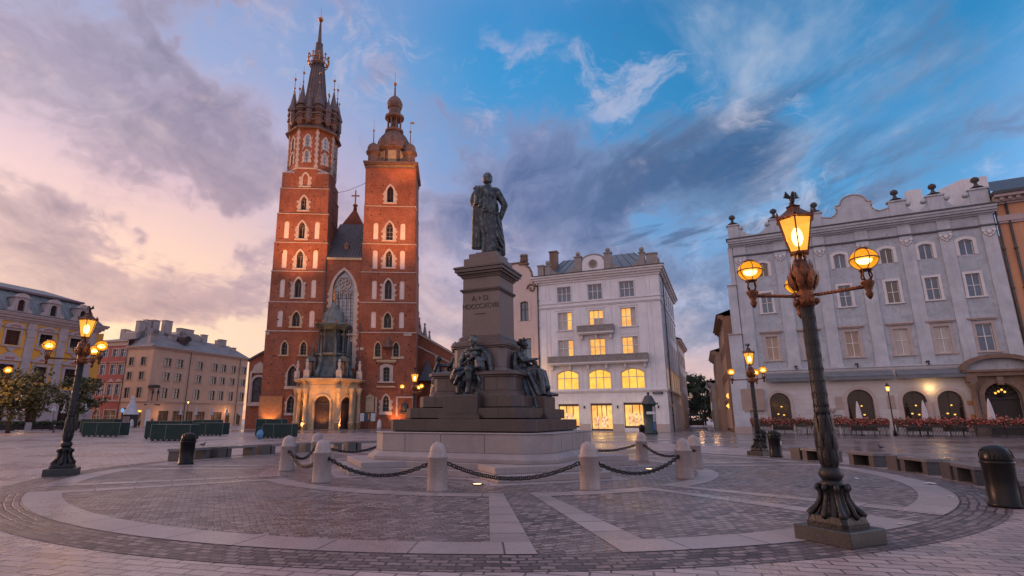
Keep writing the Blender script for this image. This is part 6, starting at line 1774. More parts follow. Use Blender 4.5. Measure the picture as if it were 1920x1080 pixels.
for i, o in enumerate(ps): window(pk, o, (BFR, SHOPD, PTR), depth=.3, bars=((.33, .66), (.72,)), fw=.08, name='shop_window')
for o in pls: window(pk, o, (BFR, SHOPD, PTR), T=Tl, depth=.3, bars=((.5,), (.7,)), fw=.08, name='shop_window')
b = MB(Tl); b.box(3.6, 6.1, .1, .26, 2.95, 3.35); b.build('shop_sign_light', AMB, pk)
b = MB(Tl); b.lathe([(.42, -.05), (.42, .05)], seg=16); k = len(b.v) - 32
b2 = MB(Tl); ring_up(b2, 1.65, 3.3, .01, .42, -.5, -.4); b2.build('round_sign', emit('blue_sign', (.15, .45, .9), .9), pk)
for T, x1 in ((None, PW), (Tl, 7.2)):
    cornice(pk, 0, x1, [(.1, 4.95, 5.1), (.22, 5.1, 5.25)], PTR, 'string_course', T); cornice(pk, 0, x1, [(.15, 16.3, 16.6), (.4, 16.6, 16.85), (.6, 16.85, 17.05)], PTR, 'cornice', T)
b = MB()
c_ = (0, 0); L0 = (Tl @ Vector((0, 0, 0))); 
lxv = (Tl @ Vector((0, 0, 0))); lback = (Tl @ Vector((0, 12, 0)))
b.quad((-.3, -.5, 17.05), (PW, -.5, 17.05), (PW, 7, 20.6), (4.0, 7, 20.6)); b.poly([(lxv.x, lxv.y, 17.05), (-.3, -.5, 17.05), (4, 7, 20.6), (lback.x, lback.y, 20.6)])
for k in range(30): b.tube([(k * .92, -.48, 17.08), (max(4, k * .92), 7, 20.63)], .035, 4)
b.build('roof', surf('lilac_grey_roof', (.235, .215, .22), (.15, .14, .145), .5, .5, .15, 10, .01, stain=.4), pk)
b = MB(); b.prism_y([(1.5, 17), (15, 17), (15, 20.6), (6, 22.0), (1.5, 20.6)], 8, 12); b.prism_y([(9, 20), (21, 20), (17.5, 22.2), (12, 22.2)], 7, 11); b.build('roof_block', CHIM, pk)
b = MB()
for x, y, w, d, h in ((.6, 2.2, 1.5, 1.0, 19.7), (2.0, 8, 1.6, 1.2, 23.2), (3.9, 8.3, 1.3, 1.2, 23.8), (5.5, 8, 1.6, 1.2, 24.0), (8.5, 8, 2.0, 1.2, 24.4), (12, 7, 4.0, 1.4, 23.0), (7.6, 4.4, 2.0, 1.0, 20.6), (10.6, 3.2, 1.1, 1.2, 20.6), (18.5, 6.5, 1.4, 1.0, 22.3), (22.5, 5.5, 1.2, 1.2, 21.3), (24.0, 6.3, 2.0, 1.0, 21.8), (25.2, 3, 1.0, 1.0, 19.6)):
    b.box(x, x + w, y, y + d, 16.8, h); b.box(x - .1, x + w + .1, y - .1, y + d + .1, h, h + .15)
b.build_split('chimney', CHIM, pk, 2)
b = MB(); b.prism_y([(9.1, 18.2)] + [(10.0 + .95 * math.cos(PI * k / 8), 19.6 + .95 * math.sin(PI * k / 8)) for k in range(9)] + [(9.1, 18.2), (10.9, 18.2)][:0] + [(9.05, 18.2)], 1.8, 6); b.build('round_dormer', surf('dark_dormer', (.05, .03, .03)), pk)
pipe(pk, 9.6, 0, 16.5); pipe(pk, 24.9, 0, 16.5); pipe(pk, .1, 0, 16.8, T=Tl)
b = MB(); b.box(-.2, 1.4, -1.6, 0, 8.0, 8.2)
for x in (-.1, 1.2): b.box(x, x + .14, -1.5, -1.36, 5.3, 8.0); b.ball((x + .07, -1.43, 7.1), (.22, .22, .45), 8, 6)
b.prism_y([(-.3, 8.2), (1.5, 8.2), (1.1, 8.6), (.1, 8.6)], -1.7, 0); b.build('corner_canopy', IRON, pk)
b = MB(); b.box(.1, 1.2, -.12, 0, .4, 3.5); b.build('white_panel', WPL, pk)
b = MB(); b.box(-.5, .1, -.06, 0, 4.4, 4.65); b.box(2.0, 3.3, -.06, 0, 4.4, 4.65); b.build_split('street_sign', surf('sign_blue', (.05, .06, .085)), pk)

rd = thing('red_house', 'narrow red plastered house between the yellow palace and the pink corner house', 'building', tuple((Matrix.Translation((-71.7, 117, 0)) @ Matrix.Rotation(R(-15.6), 4, 'Z') @ Vector((-16.4, 0, 0)))), R(-15.6))
rrow = ((14.9, 16.6), (11.0, 13.15), (6.55, 8.9))
rx = [3.0, 5.95, 8.15]
ro = [(x - .75, x + .75, a, c, 'rect') for x in rx for a, c in rrow] + [(2.2, 4.2, .2, 3.6, 'round'), (5.4, 8.6, .2, 3.4, 'rect')]
b = MB(); tile_wall(b, 0, 9.15, 0, 17.3, ro, depth=.4); b.build('wall', RPL, rd); body(rd, 9.15, 14, 17.3, RPL)
for i, o in enumerate(ro):
    window(rd, o, (WFR, GBL if i < 9 else SHOPD, PTR), depth=.25, bars=((.5,), (.62,)), fw=.08, surround=.22, sur_t=.07, hood=.4 if i % 3 == 1 and i < 9 else 0)
b = MB()
for x in rx: b.prism_y([(x - 1.0, 9.4), (x + 1.0, 9.4), (x, 10.1)], -.25, 0)
b.build_split('window_gable', PTR, rd); b = MB()
for x in (1.3, 4.5, 7.05, 8.95): b.box(x - .2, x + .2, -.08, 0, 5.6, 9.2)
b.build_split('pilaster', PTR, rd); b = MB(); b.box(0, 9.15, -.12, 0, 17.3, 18.2); b.box(0, 9.15, -.5, 0, 18.2, 18.5); b.build('cornice', PTR, rd); b = MB(); b.box(0, 9.15, -.15, 0, 5.2, 5.6); b.build('string_course', PTR, rd)
b = MB(); b.quad((0, -.5, 18.5), (9.15, -.5, 18.5), (9.15, 6, 20), (0, 6, 20)); b.build('roof', ROOFB, rd)
b = MB()
for x, w, h in ((1.0, 1.2, 22), (2.6, 1.0, 21.6), (5.2, 2.4, 22.6), (7.6, 1.3, 22.0), (8.3, .8, 20.6)): b.box(x, x + w, 4.5, 6, 18, h)
b.build_split('chimney', CHIM, rd)

# ---- houses along the street between the white house and the grey palace ---------------------------
def street_house(name, label, x, y, rz, L, D, H, mat, rows, nwin, roof=0., lit=(), shop=True):
    t = thing(name, label, 'building', (x, y, 0), rz)
    oo = []
    for i in range(nwin):
        c = L * (i + .5) / nwin
        for a, z in rows: oo.append((c - .55, c + .55, a, z, 'rect'))
    b = MB(); tile_wall(b, 0, L, 0, H, oo, depth=.35); b.build('wall', mat, t); body(t, L, D, H, mat)
    for i, o in enumerate(oo): window(t, o, (WFR, LIT if i in lit else GDK, PTR), depth=.25, bars=((.5,), (.6,)), fw=.07, surround=.16)
    cornice(t, -.1, L + .1, [(.2, H - .5, H - .3), (.5, H - .3, H), (.7, H, H + .15)], mat)
    b = MB(); b.quad((-.3, -.7, H + .16), (L + .3, -.7, H + .16), (L + .3, D / 2, H + roof), (-.3, D / 2, H + roof)); b.quad((L + .3, D, H + .16), (-.3, D, H + .16), (-.3, D / 2, H + roof), (L + .3, D / 2, H + roof)); b.poly([(0, 0, H), (0, D, H), (0, D / 2, H + roof)]); b.build('roof', SLATE, t)
    return t


RR = R(90 - 21.0)
# right side of the street: facades look left, so their x axis runs towards the viewer
def right_side(x, y, L):   # near end at (x, y)
    d = Vector((math.cos(RR), math.sin(RR))); return x + d.x * L, y + d.y * L
rx_, ry_ = right_side(29.9, 67.4, 15)
street_house('brown_street_house', 'brown street house with a steep roof just behind the grey palace corner', rx_, ry_, RR + PI, 15, 12, 14.2, BPL, ((10.8, 12.6), (7.4, 9.3), (4.0, 6.0), (.4, 2.8)), 6, 2.5)
rx2, ry2 = right_side(rx_ - .6, ry_ + .3, 14)
street_house('cream_street_house', 'cream street house with grey cornices, second behind the grey palace', rx2, ry2, RR + PI, 14, 12, 11.4, PNK2, ((8.2, 10.0), (4.6, 6.6), (.4, 3)), 5, 2)
rx3, ry3 = right_side(rx2 - .6, ry2 + .3, 16)
street_house('low_street_house', 'low pale house at the far end of the street by the trees', rx3, ry3, RR + PI, 16, 10, 7.6, WPL, ((4.6, 6.4), (1, 3)), 5, 1.6)
lx_, ly_ = 22.85 + 23.2 * math.sin(R(23.4)), 69.13 + 23.2 * math.cos(R(23.4))
street_house('beige_street_house', 'beige street house behind the white corner house', lx_ + .3, ly_ + .4, R(90 - 23.4), 16, 12, 14.5, PNK2, ((10.6, 12.6), (7, 9), (3.6, 5.6), (.4, 2.8)), 4, 3)
# ---------------------------------------------------------------- street lamps
CAST = surf('cast_iron_lamp', (.018, .018, .020), (.009, .009, .010), 3., .40, .6, 26, .015, metal=.1, spec=.3)
CASTG = surf('gilded_iron', (.15, .052, .02), (.05, .02, .012), 4., .42, .9, 26, .02, metal=.5)
PLIN = surf('dark_granite_plinth', (.038, .038, .042), (.025, .025, .028), 1.2, .42, .08, 60, .005, grain=.8, gscale=55)


def lamp_glass(name, c, s, a):
    m, n, bs = newmat(name)
    tr = n.new('ShaderNodeBsdfTransparent'); em = n.new('ShaderNodeEmission'); mx = n.new('ShaderNodeMixShader')
    tc = n.new('ShaderNodeTexCoord').outputs['Object']
    n.link(n.mix(n.mapr(n.noise(tc, 3.0, 3, .5), .35, .65), c, tuple(v * .8 for v in c)), em.inputs[0]); em.inputs[1].default_value = s
    tr.inputs[0].default_value = (1, .8, .45, 1)
    mx.inputs[0].default_value = a
    out = n.n['Material Output']
    n.link(tr.outputs[0], mx.inputs[1]); n.link(em.outputs[0], mx.inputs[2]); n.link(mx.outputs[0], out.inputs[0])
    n.n.remove(bs)
    return m


GLOBE = lamp_glass('amber_globe', (1., .38, .02), 1.6, .55)
LANT = lamp_glass('lantern_pane', (1., .46, .07), 1.7, .55)
BULB = emit('lamp_flame', (1., .72, .32), 14)
LCOL = (1., .55, .18)


def tw(z0, z1, r0, r1, b, n=16):
    """twisted foliage strips up the column"""
    for k in range(n):
        for s in (-1, 1):
            P = []
            for i in range(9):
                t = i / 8; a = 2 * PI * k / n + s * t * PI * 1.6; r = r0 + (r1 - r0) * t + .003
                P.append((r * math.cos(a), r * math.sin(a), z0 + (z1 - z0) * t))
            b.tube(P, .009, 4)


def leaf(b, a, r0, z0, r1, z1, w, out=.04):
    d = Vector((math.cos(a), math.sin(a), 0)); t = Vector((-math.sin(a), math.cos(a), 0))
    vs = []
    N = 6
    for i in range(N + 1):
        u = i / N; r = r0 + (r1 - r0) * u + out * math.sin(PI * u); z = z0 + (z1 - z0) * u; ww = w * math.sin(PI * min(.98, .15 + .85 * u)) * (1 if i < N else .05)
        c = d * r + Vector((0, 0, z))
        vs += [(c - t * ww)[:], (c + d * ww * .45)[:], (c + t * ww)[:]]
    fs = []
    for i in range(N):
        for j in range(2): fs.append((i * 3 + j, i * 3 + j + 1, i * 3 + j + 4, i * 3 + j + 3))
    b.add(vs, fs, 0, True)


def street_lamp(loc, rz, arms, label, power, lean=0.0):
    t = thing('street_lamp', label, 'street lamp', loc, 0, 'ornate three globe street lamps')
    b = MB(Matrix.Rotation(rz, 4, 'Z')); b.box(-.385, .385, -.385, .385, 0, .2); bevel(b.build('plinth', PLIN, t), .012)
    b = MB(Matrix.Rotation(rz, 4, 'Z'))
    b.prism_z(chsq(.36, .07), .2, .26); b.prism_z(chsq(.35, .07), .26, .34, .93)
    b.lathe([(.26, .3), (.22, .42), (.17, .55), (.155, .66), (.19, .72), (.21, .75), (.17, .78), (.15, .80)], seg=20)
    for k in range(8):
        a = k * PI / 4
        big = k % 2
        P = [(r, z) for r, z in ((.42 if big else .36, .33), (.38 if big else .31, .37), (.28, .45), (.215, .55), (.20, .64), (.245, .70), (.27, .715))]
        b.tube([(r * math.cos(a), r * math.sin(a), z) for r, z in P], [.06, .055, .045, .042, .04, .045, .03] if big else [.04, .04, .035, .03, .03, .035, .02], 8)
        b.ball((.235 * math.cos(a), .235 * math.sin(a), .70), .05, 8, 6)
        leaf(b, a + PI / 8, .30, .30, .17, .62, .055, -.03)
    b.lathe([(.13, .78), (.18, .83), (.195, .875), (.18, .92), (.13, .97)], seg=20)
    b.build('base', CAST, t).scale = (.78, .78, 1)
    b = MB()
    b.lathe([(.12, .96), (.14, 1.04), (.152, 1.2), (.15, 1.36), (.14, 1.5), (.13, 1.62), (.124, 1.7)], seg=20)
    for row, (z0, z1, r0, r1) in enumerate(((.97, 1.25, .125, .155), (1.12, 1.48, .145, .152), (1.3, 1.72, .14, .13))):
        for k in range(8): leaf(b, k * PI / 4 + row * PI / 8, r0, z0, r1, z1, .055, .018)
    b.lathe([(.128, 1.68), (.138, 1.74), (.128, 1.78), (.118, 3.30)], seg=20); tw(1.78, 3.26, .123, .112, b)
    b.build('column', CAST, t).scale = (.75, .75, 1)
    b = MB()
    b.lathe([(.12, 3.26), (.16, 3.32), (.15, 3.38), (.13, 3.5), (.15, 3.62), (.2, 3.72), (.215, 3.78), (.16, 3.84), (.12, 3.9), (.10, 3.98)], seg=18)
    for k in range(8):
        a = k * PI / 4
        leaf(b, a, .15, 3.5, .24, 3.80, .06, .03); leaf(b, a + PI / 8, .14, 3.66, .16, 3.98, .05, .02); b.ball((.17 * math.cos(a), .17 * math.sin(a), 3.33), .045, 8, 6)
        b.ball((.155 * math.cos(a), .155 * math.sin(a), 3.60), (.05, .05, .07), 8, 6)
    b.build('capital', CASTG, t).scale = (.84, .84, 1)
    for a in arms:
        d = Vector((math.cos(a), math.sin(a), 0)); L = .83
        b = MB()
        P = [d * .13 + Vector((0, 0, 3.42)), d * .3 + Vector((0, 0, 3.41)), d * L + Vector((0, 0, 3.40))]
        b.tube([p[:] for p in P], .022, 8)
        for k in range(14):
            q = d * (.18 + k * .045) + Vector((0, 0, 3.412)); b.ball(q[:], (.028, .028, .028), 6, 4)
        c = d * L
        b.lathe([(.01, 3.22), (.035, 3.26), (.05, 3.30), (.035, 3.33), (.06, 3.40), (.085, 3.45), (.085, 3.47), (.05, 3.49)], (c.x, c.y, 0), 12)
        for k in range(4):
            e = k * PI / 2 + .4
            b.tube([(c.x + r * math.cos(e), c.y + r * math.sin(e), z) for r, z in ((.04, 3.48), (.075, 3.54), (.06, 3.60), (.07, 3.635))], .012, 6)
        gz = 3.79
        b.lathe([(.172, gz - .008), (.182, gz - .008), (.182, gz + .008), (.172, gz + .008)], (c.x, c.y, 0), 20)
        b.lathe([(.08, gz - .165), (.085, gz - .15), (.075, gz - .14)], (c.x, c.y, 0), 14); b.lathe([(.075, gz + .145), (.07, gz + .16), (.04, gz + .175)], (c.x, c.y, 0), 14)
        for k in range(3):
            e = k * PI / 3 + .3
            b.tube([(c.x + .172 * math.cos(e) * math.cos(u), c.y + .172 * math.sin(e) * math.cos(u), gz + .15 * math.sin(u)) for u in [(-80 + 16.5 * j) * PI / 180 for j in range(21)]], .006, 5)
        ar = b.build('arm', CASTG, t)
        b = MB(); b.ball((c.x, c.y, gz), (.166, .166, .145), 20, 12); b.build('globe', GLOBE, ar)
        b = MB(); b.ball((c.x, c.y, gz - .01), (.095, .095, .06), 12, 8); b.build('bulb', BULB, ar)
        point('globe_light', (c.x, c.y, gz), power * .4, LCOL, .15, t)
    # lantern
    b = MB(); z0, z1 = 4.10, 4.62; r0, r1 = .145, .275
    for k in range(4):
        a = k * PI / 2 + .3; b.tube([(r * math.cos(a), r * math.sin(a), z) for r, z in ((.07, 3.95), (.11, 4.0), (.085, 4.05), (.12, 4.11))], .016, 6)
    b.lathe([(.03, 3.95), (.03, 4.1)], seg=8)
    b.lathe([(.15, 4.07), (.165, 4.10), (.15, 4.12)], seg=6)
    for k in range(6):
        a = k * PI / 3
        b.tube([(r0 * math.cos(a), r0 * math.sin(a), z0), (r1 * math.cos(a), r1 * math.sin(a), z1)], .012, 6)
    b.lathe([(r1 + .01, z1), (r1 + .045, z1 + .02), (r1 + .04, z1 + .05), (r1 - .04, z1 + .09), (.17, z1 + .14), (.12, z1 + .18), (.10, z1 + .22), (.12, z1 + .235), (.06, z1 + .26), (.03, z1 + .28)], seg=6, smooth=False)
    for k in range(6):
        a = k * PI / 3; b.lathe([(.03, 0), (.02, .06), (.005, .1)], ((r1 + .02) * math.cos(a), (r1 + .02) * math.sin(a), z1 + .04), 6)
    la = b.build('lantern_frame', CASTG, t); la.scale = (.90, .90, 1); t.scale = (1, 1, .985)
    b = MB(); b.lathe([(r0 - .004, z0), (r1 - .004, z1)], seg=6, smooth=False); b.build('lantern_pane', LANT, la)
    b = MB(); b.ball((0, 0, 4.36), (.085, .085, .15), 12, 8); b.build('bulb', BULB, la)
    zt = z1 + .27
    b = MB(); b.capsule((0, 0, zt + .03), .025, (0, -.01, zt + .11), .045); b.capsule((0, -.02, zt + .13), .03, (.0, -.045, zt + .19), .022); b.capsule((0, -.05, zt + .19), .02, (.0, -.085, zt + .18), .006)
    for s in (-1, 1):
        for j in range(4): b.capsule((s * .03, 0, zt + .12), .022, (s * (.08 + .012 * j), .01, zt + .22 - .03 * j), .010, 6)
    b.capsule((0, .02, zt + .05), .025, (0, .06, zt), .03)
    b.build('bird_ornament', CAST, t)
    point('lantern_light', (0, 0, 4.36), power, LCOL, .12, t)
    return t


street_lamp((4.76, 7.85, 0), R(26), [R(-57), R(66), R(186)], 'ornate three globe street lamp on a granite plinth, largest and closest in the photo', 90)
street_lamp((-12.35, 16.6, 0), R(26), [R(216), R(106), R(-22)], 'ornate three globe street lamp before the yellow palace', 100)
street_lamp((12.3, 25.3, 0), R(30), [R(154), R(50), R(-79)], 'ornate three globe street lamp beside two bins, before the grey palace', 60)
street_lamp((-4.85, 37.6, 0), R(26), [R(-48), R(75), R(190)], 'ornate three globe street lamp half hidden behind the monument, before the church', 110)
street_lamp((-22.1, 24, 0), R(26), [R(45), R(165), R(285)], 'ornate three globe street lamp mostly outside the photo edge, before the orange lit tree', 60)



def small_lamp(loc, h, label, power, cat='street lamp'):
    t = thing('small_street_lamp', label, cat, loc)
    b = MB(); b.lathe([(.16, 0), (.14, .3), (.09, .4), (.06, .8), (.045, h - .5), (.07, h - .45), (.03, h - .4)], seg=12); b.build('post', IRON, t)
    b = MB(); b.lathe([(.1, h - .42), (.12, h - .38)], seg=6); b.lathe([(.24, h + .1), (.26, h + .13), (.1, h + .3), (.05, h + .42), (.01, h + .5)], seg=6, smooth=False)
    f = b.build('lamp_cap', IRON, t)
    b = MB(); b.lathe([(.12, h - .38), (.22, h + .1)], seg=6, smooth=False); b.build('lamp_pane', LANT, f)
    b = MB(); b.ball((0, 0, h - .14), (.09, .09, .16), 10, 8); b.build('bulb', BULB, f)
    point('lamp_light', (0, 0, h - .14), power, LCOL, .12, t)
    return t


def gpt(o, x, y):
    """a point (along, outwards) in the local frame of a building, on the ground"""
    a = o.rotation_euler[2]; return (o.location[0] + x * math.cos(a) - y * math.sin(a), o.location[1] + x * math.sin(a) + y * math.cos(a))


small_lamp((*gpt(gp, 14.4, -3.2), 0), 4.6, 'slim lit street lamp among the flower boxes before the grey palace', 60)
small_lamp((*gpt(pk, 6.0, -5.0), 0), 5.2, 'slim lit street lamp before the pink corner house', 90)

small_lamp((-53.2, 57.5, 0), 6.2, 'slim lit street lamp beside the orange lit tree, at the photo edge', 14000)  # lamp added out of frame to light the tree orange

# ---------------------------------------------------------------- floodlights and what they wash
FL = (1., .40, .11)
def flood(loc, target, power, size, label, color=FL):
    d = (Vector(target) - Vector(loc)).normalized()
    t = thing('floodlight', label, 'floodlight', loc, math.atan2(d.y, d.x) - PI / 2)
    b = MB(); b.box(-.22, .22, -.12, .10, .12, .42); b.box(-.03, .03, -.05, .05, 0, .14); b.box(-.2, .2, -.1, .1, 0, .03); b.build('housing', IRON, t)
    b = MB(); b.quad((.19, .105, .15), (-.19, .105, .15), (-.19, .105, .39), (.19, .105, .39)); b.build('lens', emit('flood_lens', (1., .6, .2), 8), t)
    spot('flood_beam', (loc[0] + d.x * .3, loc[1] + d.y * .3, loc[2] + .35), target, power, color, size, .8, .15)
    return t


chm = Matrix.Translation((-35.6, 88, 0)) @ Matrix.Rotation(R(3.5), 4, 'Z')
def cw(x, y, z): return tuple(chm @ Vector((x, y, z)))
k = 0
for x, y, tx, tz, p, s, lab in ((1.4, -1.6, 1.6, 4.0, 1500, 90, 'lit floodlight at the foot of the taller tower, washing the buff brick corner'), (20.8, -1.8, 21.6, 3.5, 1200, 90, 'lit floodlight at the foot of the lower tower, washing the framed recess'),
                                 (7.4, -5.2, 8.3, 3.5, 800, 80, 'ground floodlight at the first column of the church porch'), (10.4, -5.6, 10.6, 3.5, 800, 90, 'ground floodlight between the two porch doors'), (13.6, -4.8, 13.2, 3.5, 800, 80, 'ground floodlight at the pair of columns right of the porch doors'), (5.2, -3.0, 6.2, 3.5, 800, 80, 'ground floodlight left of the church porch')):
    flood(cw(x, y, 0), cw(tx, .0 if 'tower' in lab else -3.5, tz), p, s, lab)
# beams from the roofs round the square towards the towers
spot('tower_beam', cw(2.0, -26, 7), cw(4.6, 2, 35), 110000, FL, 25, .9, .6)
spot('tower_beam', cw(23.0, -26, 7), cw(19.2, 2, 38), 115000, FL, 25, .9, .6)
spot('tower_beam', cw(0.0, -30, 10), cw(3.8, 2, 50), 80000, FL, 14, .8, .6)
spot('tower_beam', cw(12, -26, 6), cw(12, 2, 24), 5000, FL, 50, 1., .6)
spot('tower_beam', cw(16, 4, 34), cw(6.8, 4.6, 55), 26000, FL, 50, .9, .3)
spot('tower_beam', cw(24.5, -9, 40), cw(19.6, 3, 50), 9000, FL, 55, .9, .3)
for x_ in (7.0, 10.8, 14.4): spot('porch_beam', cw(x_, -8.5, .3), cw(10.6 + (x_ - 10.6) * .8, -3.6, 7.2), 2600, (1., .42, .1), 46, .8, .15)
point('wall_light', gpt(gp, 18.3, -.6) + (4.6,), 40, (1., .6, .2), .1)
for x in (3.9, 8.3, 12.6): point('shop_light', gpt(wh, x, -1.0) + (2.4,), 45, (1., .6, .2), .5)
for x in (3.0, 20.0): point('shop_light', gpt(pk, x, -1.5) + (2.6,), 60, (1., .5, .2), .4)
point('wall_light', gpt(pk, 22, -.8) + (3.4,), 50, (1., .55, .2), .2); point('wall_light', gpt(yp, -11.5, -.8) + (4.4,), 90, (1., .6, .4), .2)
point('shop_light', gpt(rh, 6.0, -2.2) + (7.6,), 260, (1., .5, .15), .4)

point('shop_light', (29.9, 72.5, 3.6), 60, (1., .5, .2), .3); point('shop_light', (34.0, 88, 3.2), 60, (1., .5, .2), .3)

# ---------------------------------------------------------------- bins
BIN = surf('black_bin_paint', (.008, .008, .009), (.012, .012, .012), 3., .34, .05, 30, .003, spec=.18)
bn = thing('litter_bin', 'large black domed litter bin by the curved bench, at the photo edge', 'litter bin', (9.7, 10.75, 0), R(170), 'black domed litter bins')
b = MB(); b.lathe([(.285, 0), (.30, .03), (.30, .06), (.275, .08), (.28, .76), (.30, .78), (.30, .82), (.275, .83)], seg=28)
b.build('drum', BIN, bn)
b = MB(); b.lathe([(.285, .82), (.285, .88), (.262, .97), (.215, 1.04), (.14, 1.085), (.05, 1.10)], seg=28)
for k in range(9):
    x = -.22 + .055 * k
    P = []
    for j in range(9):
        a = PI * j / 8; rr = math.sqrt(max(0, .28 ** 2 - x * x)); P.append((x, rr * math.cos(a), .875 + .225 * math.sin(a) * math.sqrt(max(.1, 1 - (x / .33) ** 2))))
    b.tube(P, .014, 5)
hd = b.build('hood', BIN, bn); bn.scale = (.88, .88, 1)
b = MB(); b.T = Matrix.Translation((0, -.24, .92)) @ Matrix.Rotation(R(-24), 4, 'X'); b.box(-.15, .15, -.04, .02, -.05, .07); b.build('slot', surf('slot_black', (.004, .004, .004), rough=.9), hd)
dup(bn, 'black domed litter bin at the end of the benches on the church side', (-10.75, 20.35, 0), R(30))
dup(bn, 'black domed litter bin with a pale sticker, in front of its twin', (12.45, 24.2, 0), R(20))
dup(bn, 'black domed litter bin half hidden behind its twin by the street lamp', (13.55, 27.6, 0), R(20))
dup(bn, 'dark litter bin beside the advertising column', (13.6, 48.6, 0), R(20))
b = MB(); b.T = Matrix.Rotation(R(20), 4, 'Z'); b.box(-.07, .05, -.295, -.283, .5, .68); o = b.build('sticker', surf('pale_sticker', (.5, .5, .48)), None); o.parent = [x for x in bpy.data.objects if x.get('label', '').startswith('black domed litter bin with a pale')][0]; o.rotation_euler = (0, 0, 0)

# ---------------------------------------------------------------- stone benches round the circle
BEN = surf('bench_granite', (.085, .08, .085), (.055, .052, .056), 1.2, .45, .1, 50, .005, grain=.45, gscale=45, stain=.2)
BTOP = surf('bench_top_granite', (.17, .165, .175), (.12, .115, .125), 1.2, .22, .06, 50, .004, grain=.4, gscale=45)


def bench(r, a0, a1, label, block=None):
    am = (a0 + a1) / 2
    t = thing('stone_bench', label, 'bench', (*pol(r, am), 0), R(am), 'granite benches round the paving')
    inv = Matrix.Translation((pol(r, am)[0], pol(r, am)[1], 0)) @ Matrix.Rotation(R(am), 4, 'Z'); inv = inv.inverted()
    def loc(rr, a, z): p = pol(rr, a); q = inv @ Vector((p[0], p[1], z)); return q[:]
    def arcbox(b, ra, rb, x0, x1, z0, z1, n_=4):
        vs = []
        for i in range(n_ + 1):
            a = x0 + (x1 - x0) * i / n_
            vs += [loc(ra, a, z0), loc(rb, a, z0), loc(rb, a, z1), loc(ra, a, z1)]
        fs = [(0, 1, 2, 3), (4 * n_ + 3, 4 * n_ + 2, 4 * n_ + 1, 4 * n_)]
        for i in range(n_):
            for j in range(4): fs.append((4 * i + j, 4 * i + 4 + j, 4 * i + 4 + (j + 1) % 4, 4 * i + (j + 1) % 4))
        b.add(vs, fs)
    b = MB(); arcbox(b, r - .32, r + .32, a0, a1, .36, .46); bevel(b.build('seat', BTOP, t), .008)
    b = MB(); w = 1.0
    for a in (a0 + .25, a1 - .25 - w): arcbox(b, r - .29, r + .29, a, a + w, 0, .36, 1)
    if r > 13: (lambda d: (arcbox(d, r + .1, r + .25, a0 + 1.26, a1 - 1.26, 0, .355, 3), d.build('back_panel', surf('bench_back_shade', (.012, .011, .012), rough=.8), t)))(MB())  # near-black back: shade under the seat put into its colour
    b.build_split('support', BEN, t)
    if block:
        b = MB(); arcbox(b, r - .33, r + .33, a1 + .15, a1 + block, 0, .45, 2); bevel(b.build('end_block', BEN, t), .01)
    return t


BN = [(-40.5, -34, 0), (-32.6, -26, 0), (-23.6, -17.6, 2.4), (-12.0, -5.6, 2.4), (-.4, 5.4, 0), (9.2, 15.4, 2.2)]
BNL = ['granite bench with dark gaps under a wet top, touching the bin at the photo edge', 'curved granite bench second from the bin at the photo edge', 'granite bench with a solid end block, third from the bin at the photo edge', 'granite bench seen right behind the big street lamp column', 'granite bench just left of the big street lamp column', 'granite bench next to the pair of bins before the grey palace']
for (a0, a1, bl), lab in zip(BN, BNL): bench(13.35, a0, a1, lab, bl)
for (a0, a1, bl), lab in zip([(160.5, 168, 0), (150, 157.5, 2.2), (139, 146.5, 2.2), (128, 135.5, 2.2), (117, 124.5, 2.2)], ['granite bench with a solid end, next to the bin on the church side', 'granite bench second from the bin on the church side', 'granite bench seen behind the two overlapping bollards', 'granite bench left of the monument, seen above a hanging chain', 'granite bench mostly hidden behind the monument']): bench(12.4 if a0 > 155 else 12.2, a0, a1, lab, bl)

# ---------------------------------------------------------------- green market boxes
GRN = surf('green_stall_panel', (.022, .042, .038), (.015, .03, .028), 1.2, .8, .06, 20, .004, spec=.2)
GED = surf('stall_metal_edge', (.20, .21, .20), (.15, .155, .15), 3., .45, 0)
def gnd(px, py):
    """ground point seen at a pixel of the photograph, used to measure positions"""
    th = PITCH; dy = 540 - py; f = F_PX * math.cos(th) - dy * math.sin(th); z = F_PX * math.sin(th) + dy * math.cos(th)
    t = -EYE / (z / f); return ((px - CX) / f * t, t)


def stall(cx, cy, rz, L, H, D, label):
    t = thing('market_stall_box', label, 'market box', (cx, cy, 0), rz, 'green market boxes left of the monument')
    b = MB(); b.box(-L / 2, L / 2, 0, D, .10, H); b.build('panel', GRN, t)
    b = MB(); e = .02
    for x in (-L / 2, -L * .12, L / 2 - e): b.box(x, x + e, -.015, .0, .1, H)
    b.box(-L / 2, L / 2, -.02, D + .01, H, H + .02); b.box(-L / 2 - .015, -L / 2, 0, D, .1, H)
    b.build('edge_strip', GED, t)
    b = MB()
    for k in range(7): b.lathe([(.10, 0), (.08, .1)], (-L / 2 + L * (k + .3) / 7, .12, 0), 8)
    b.build_split('foot', IRON, t)
    return t


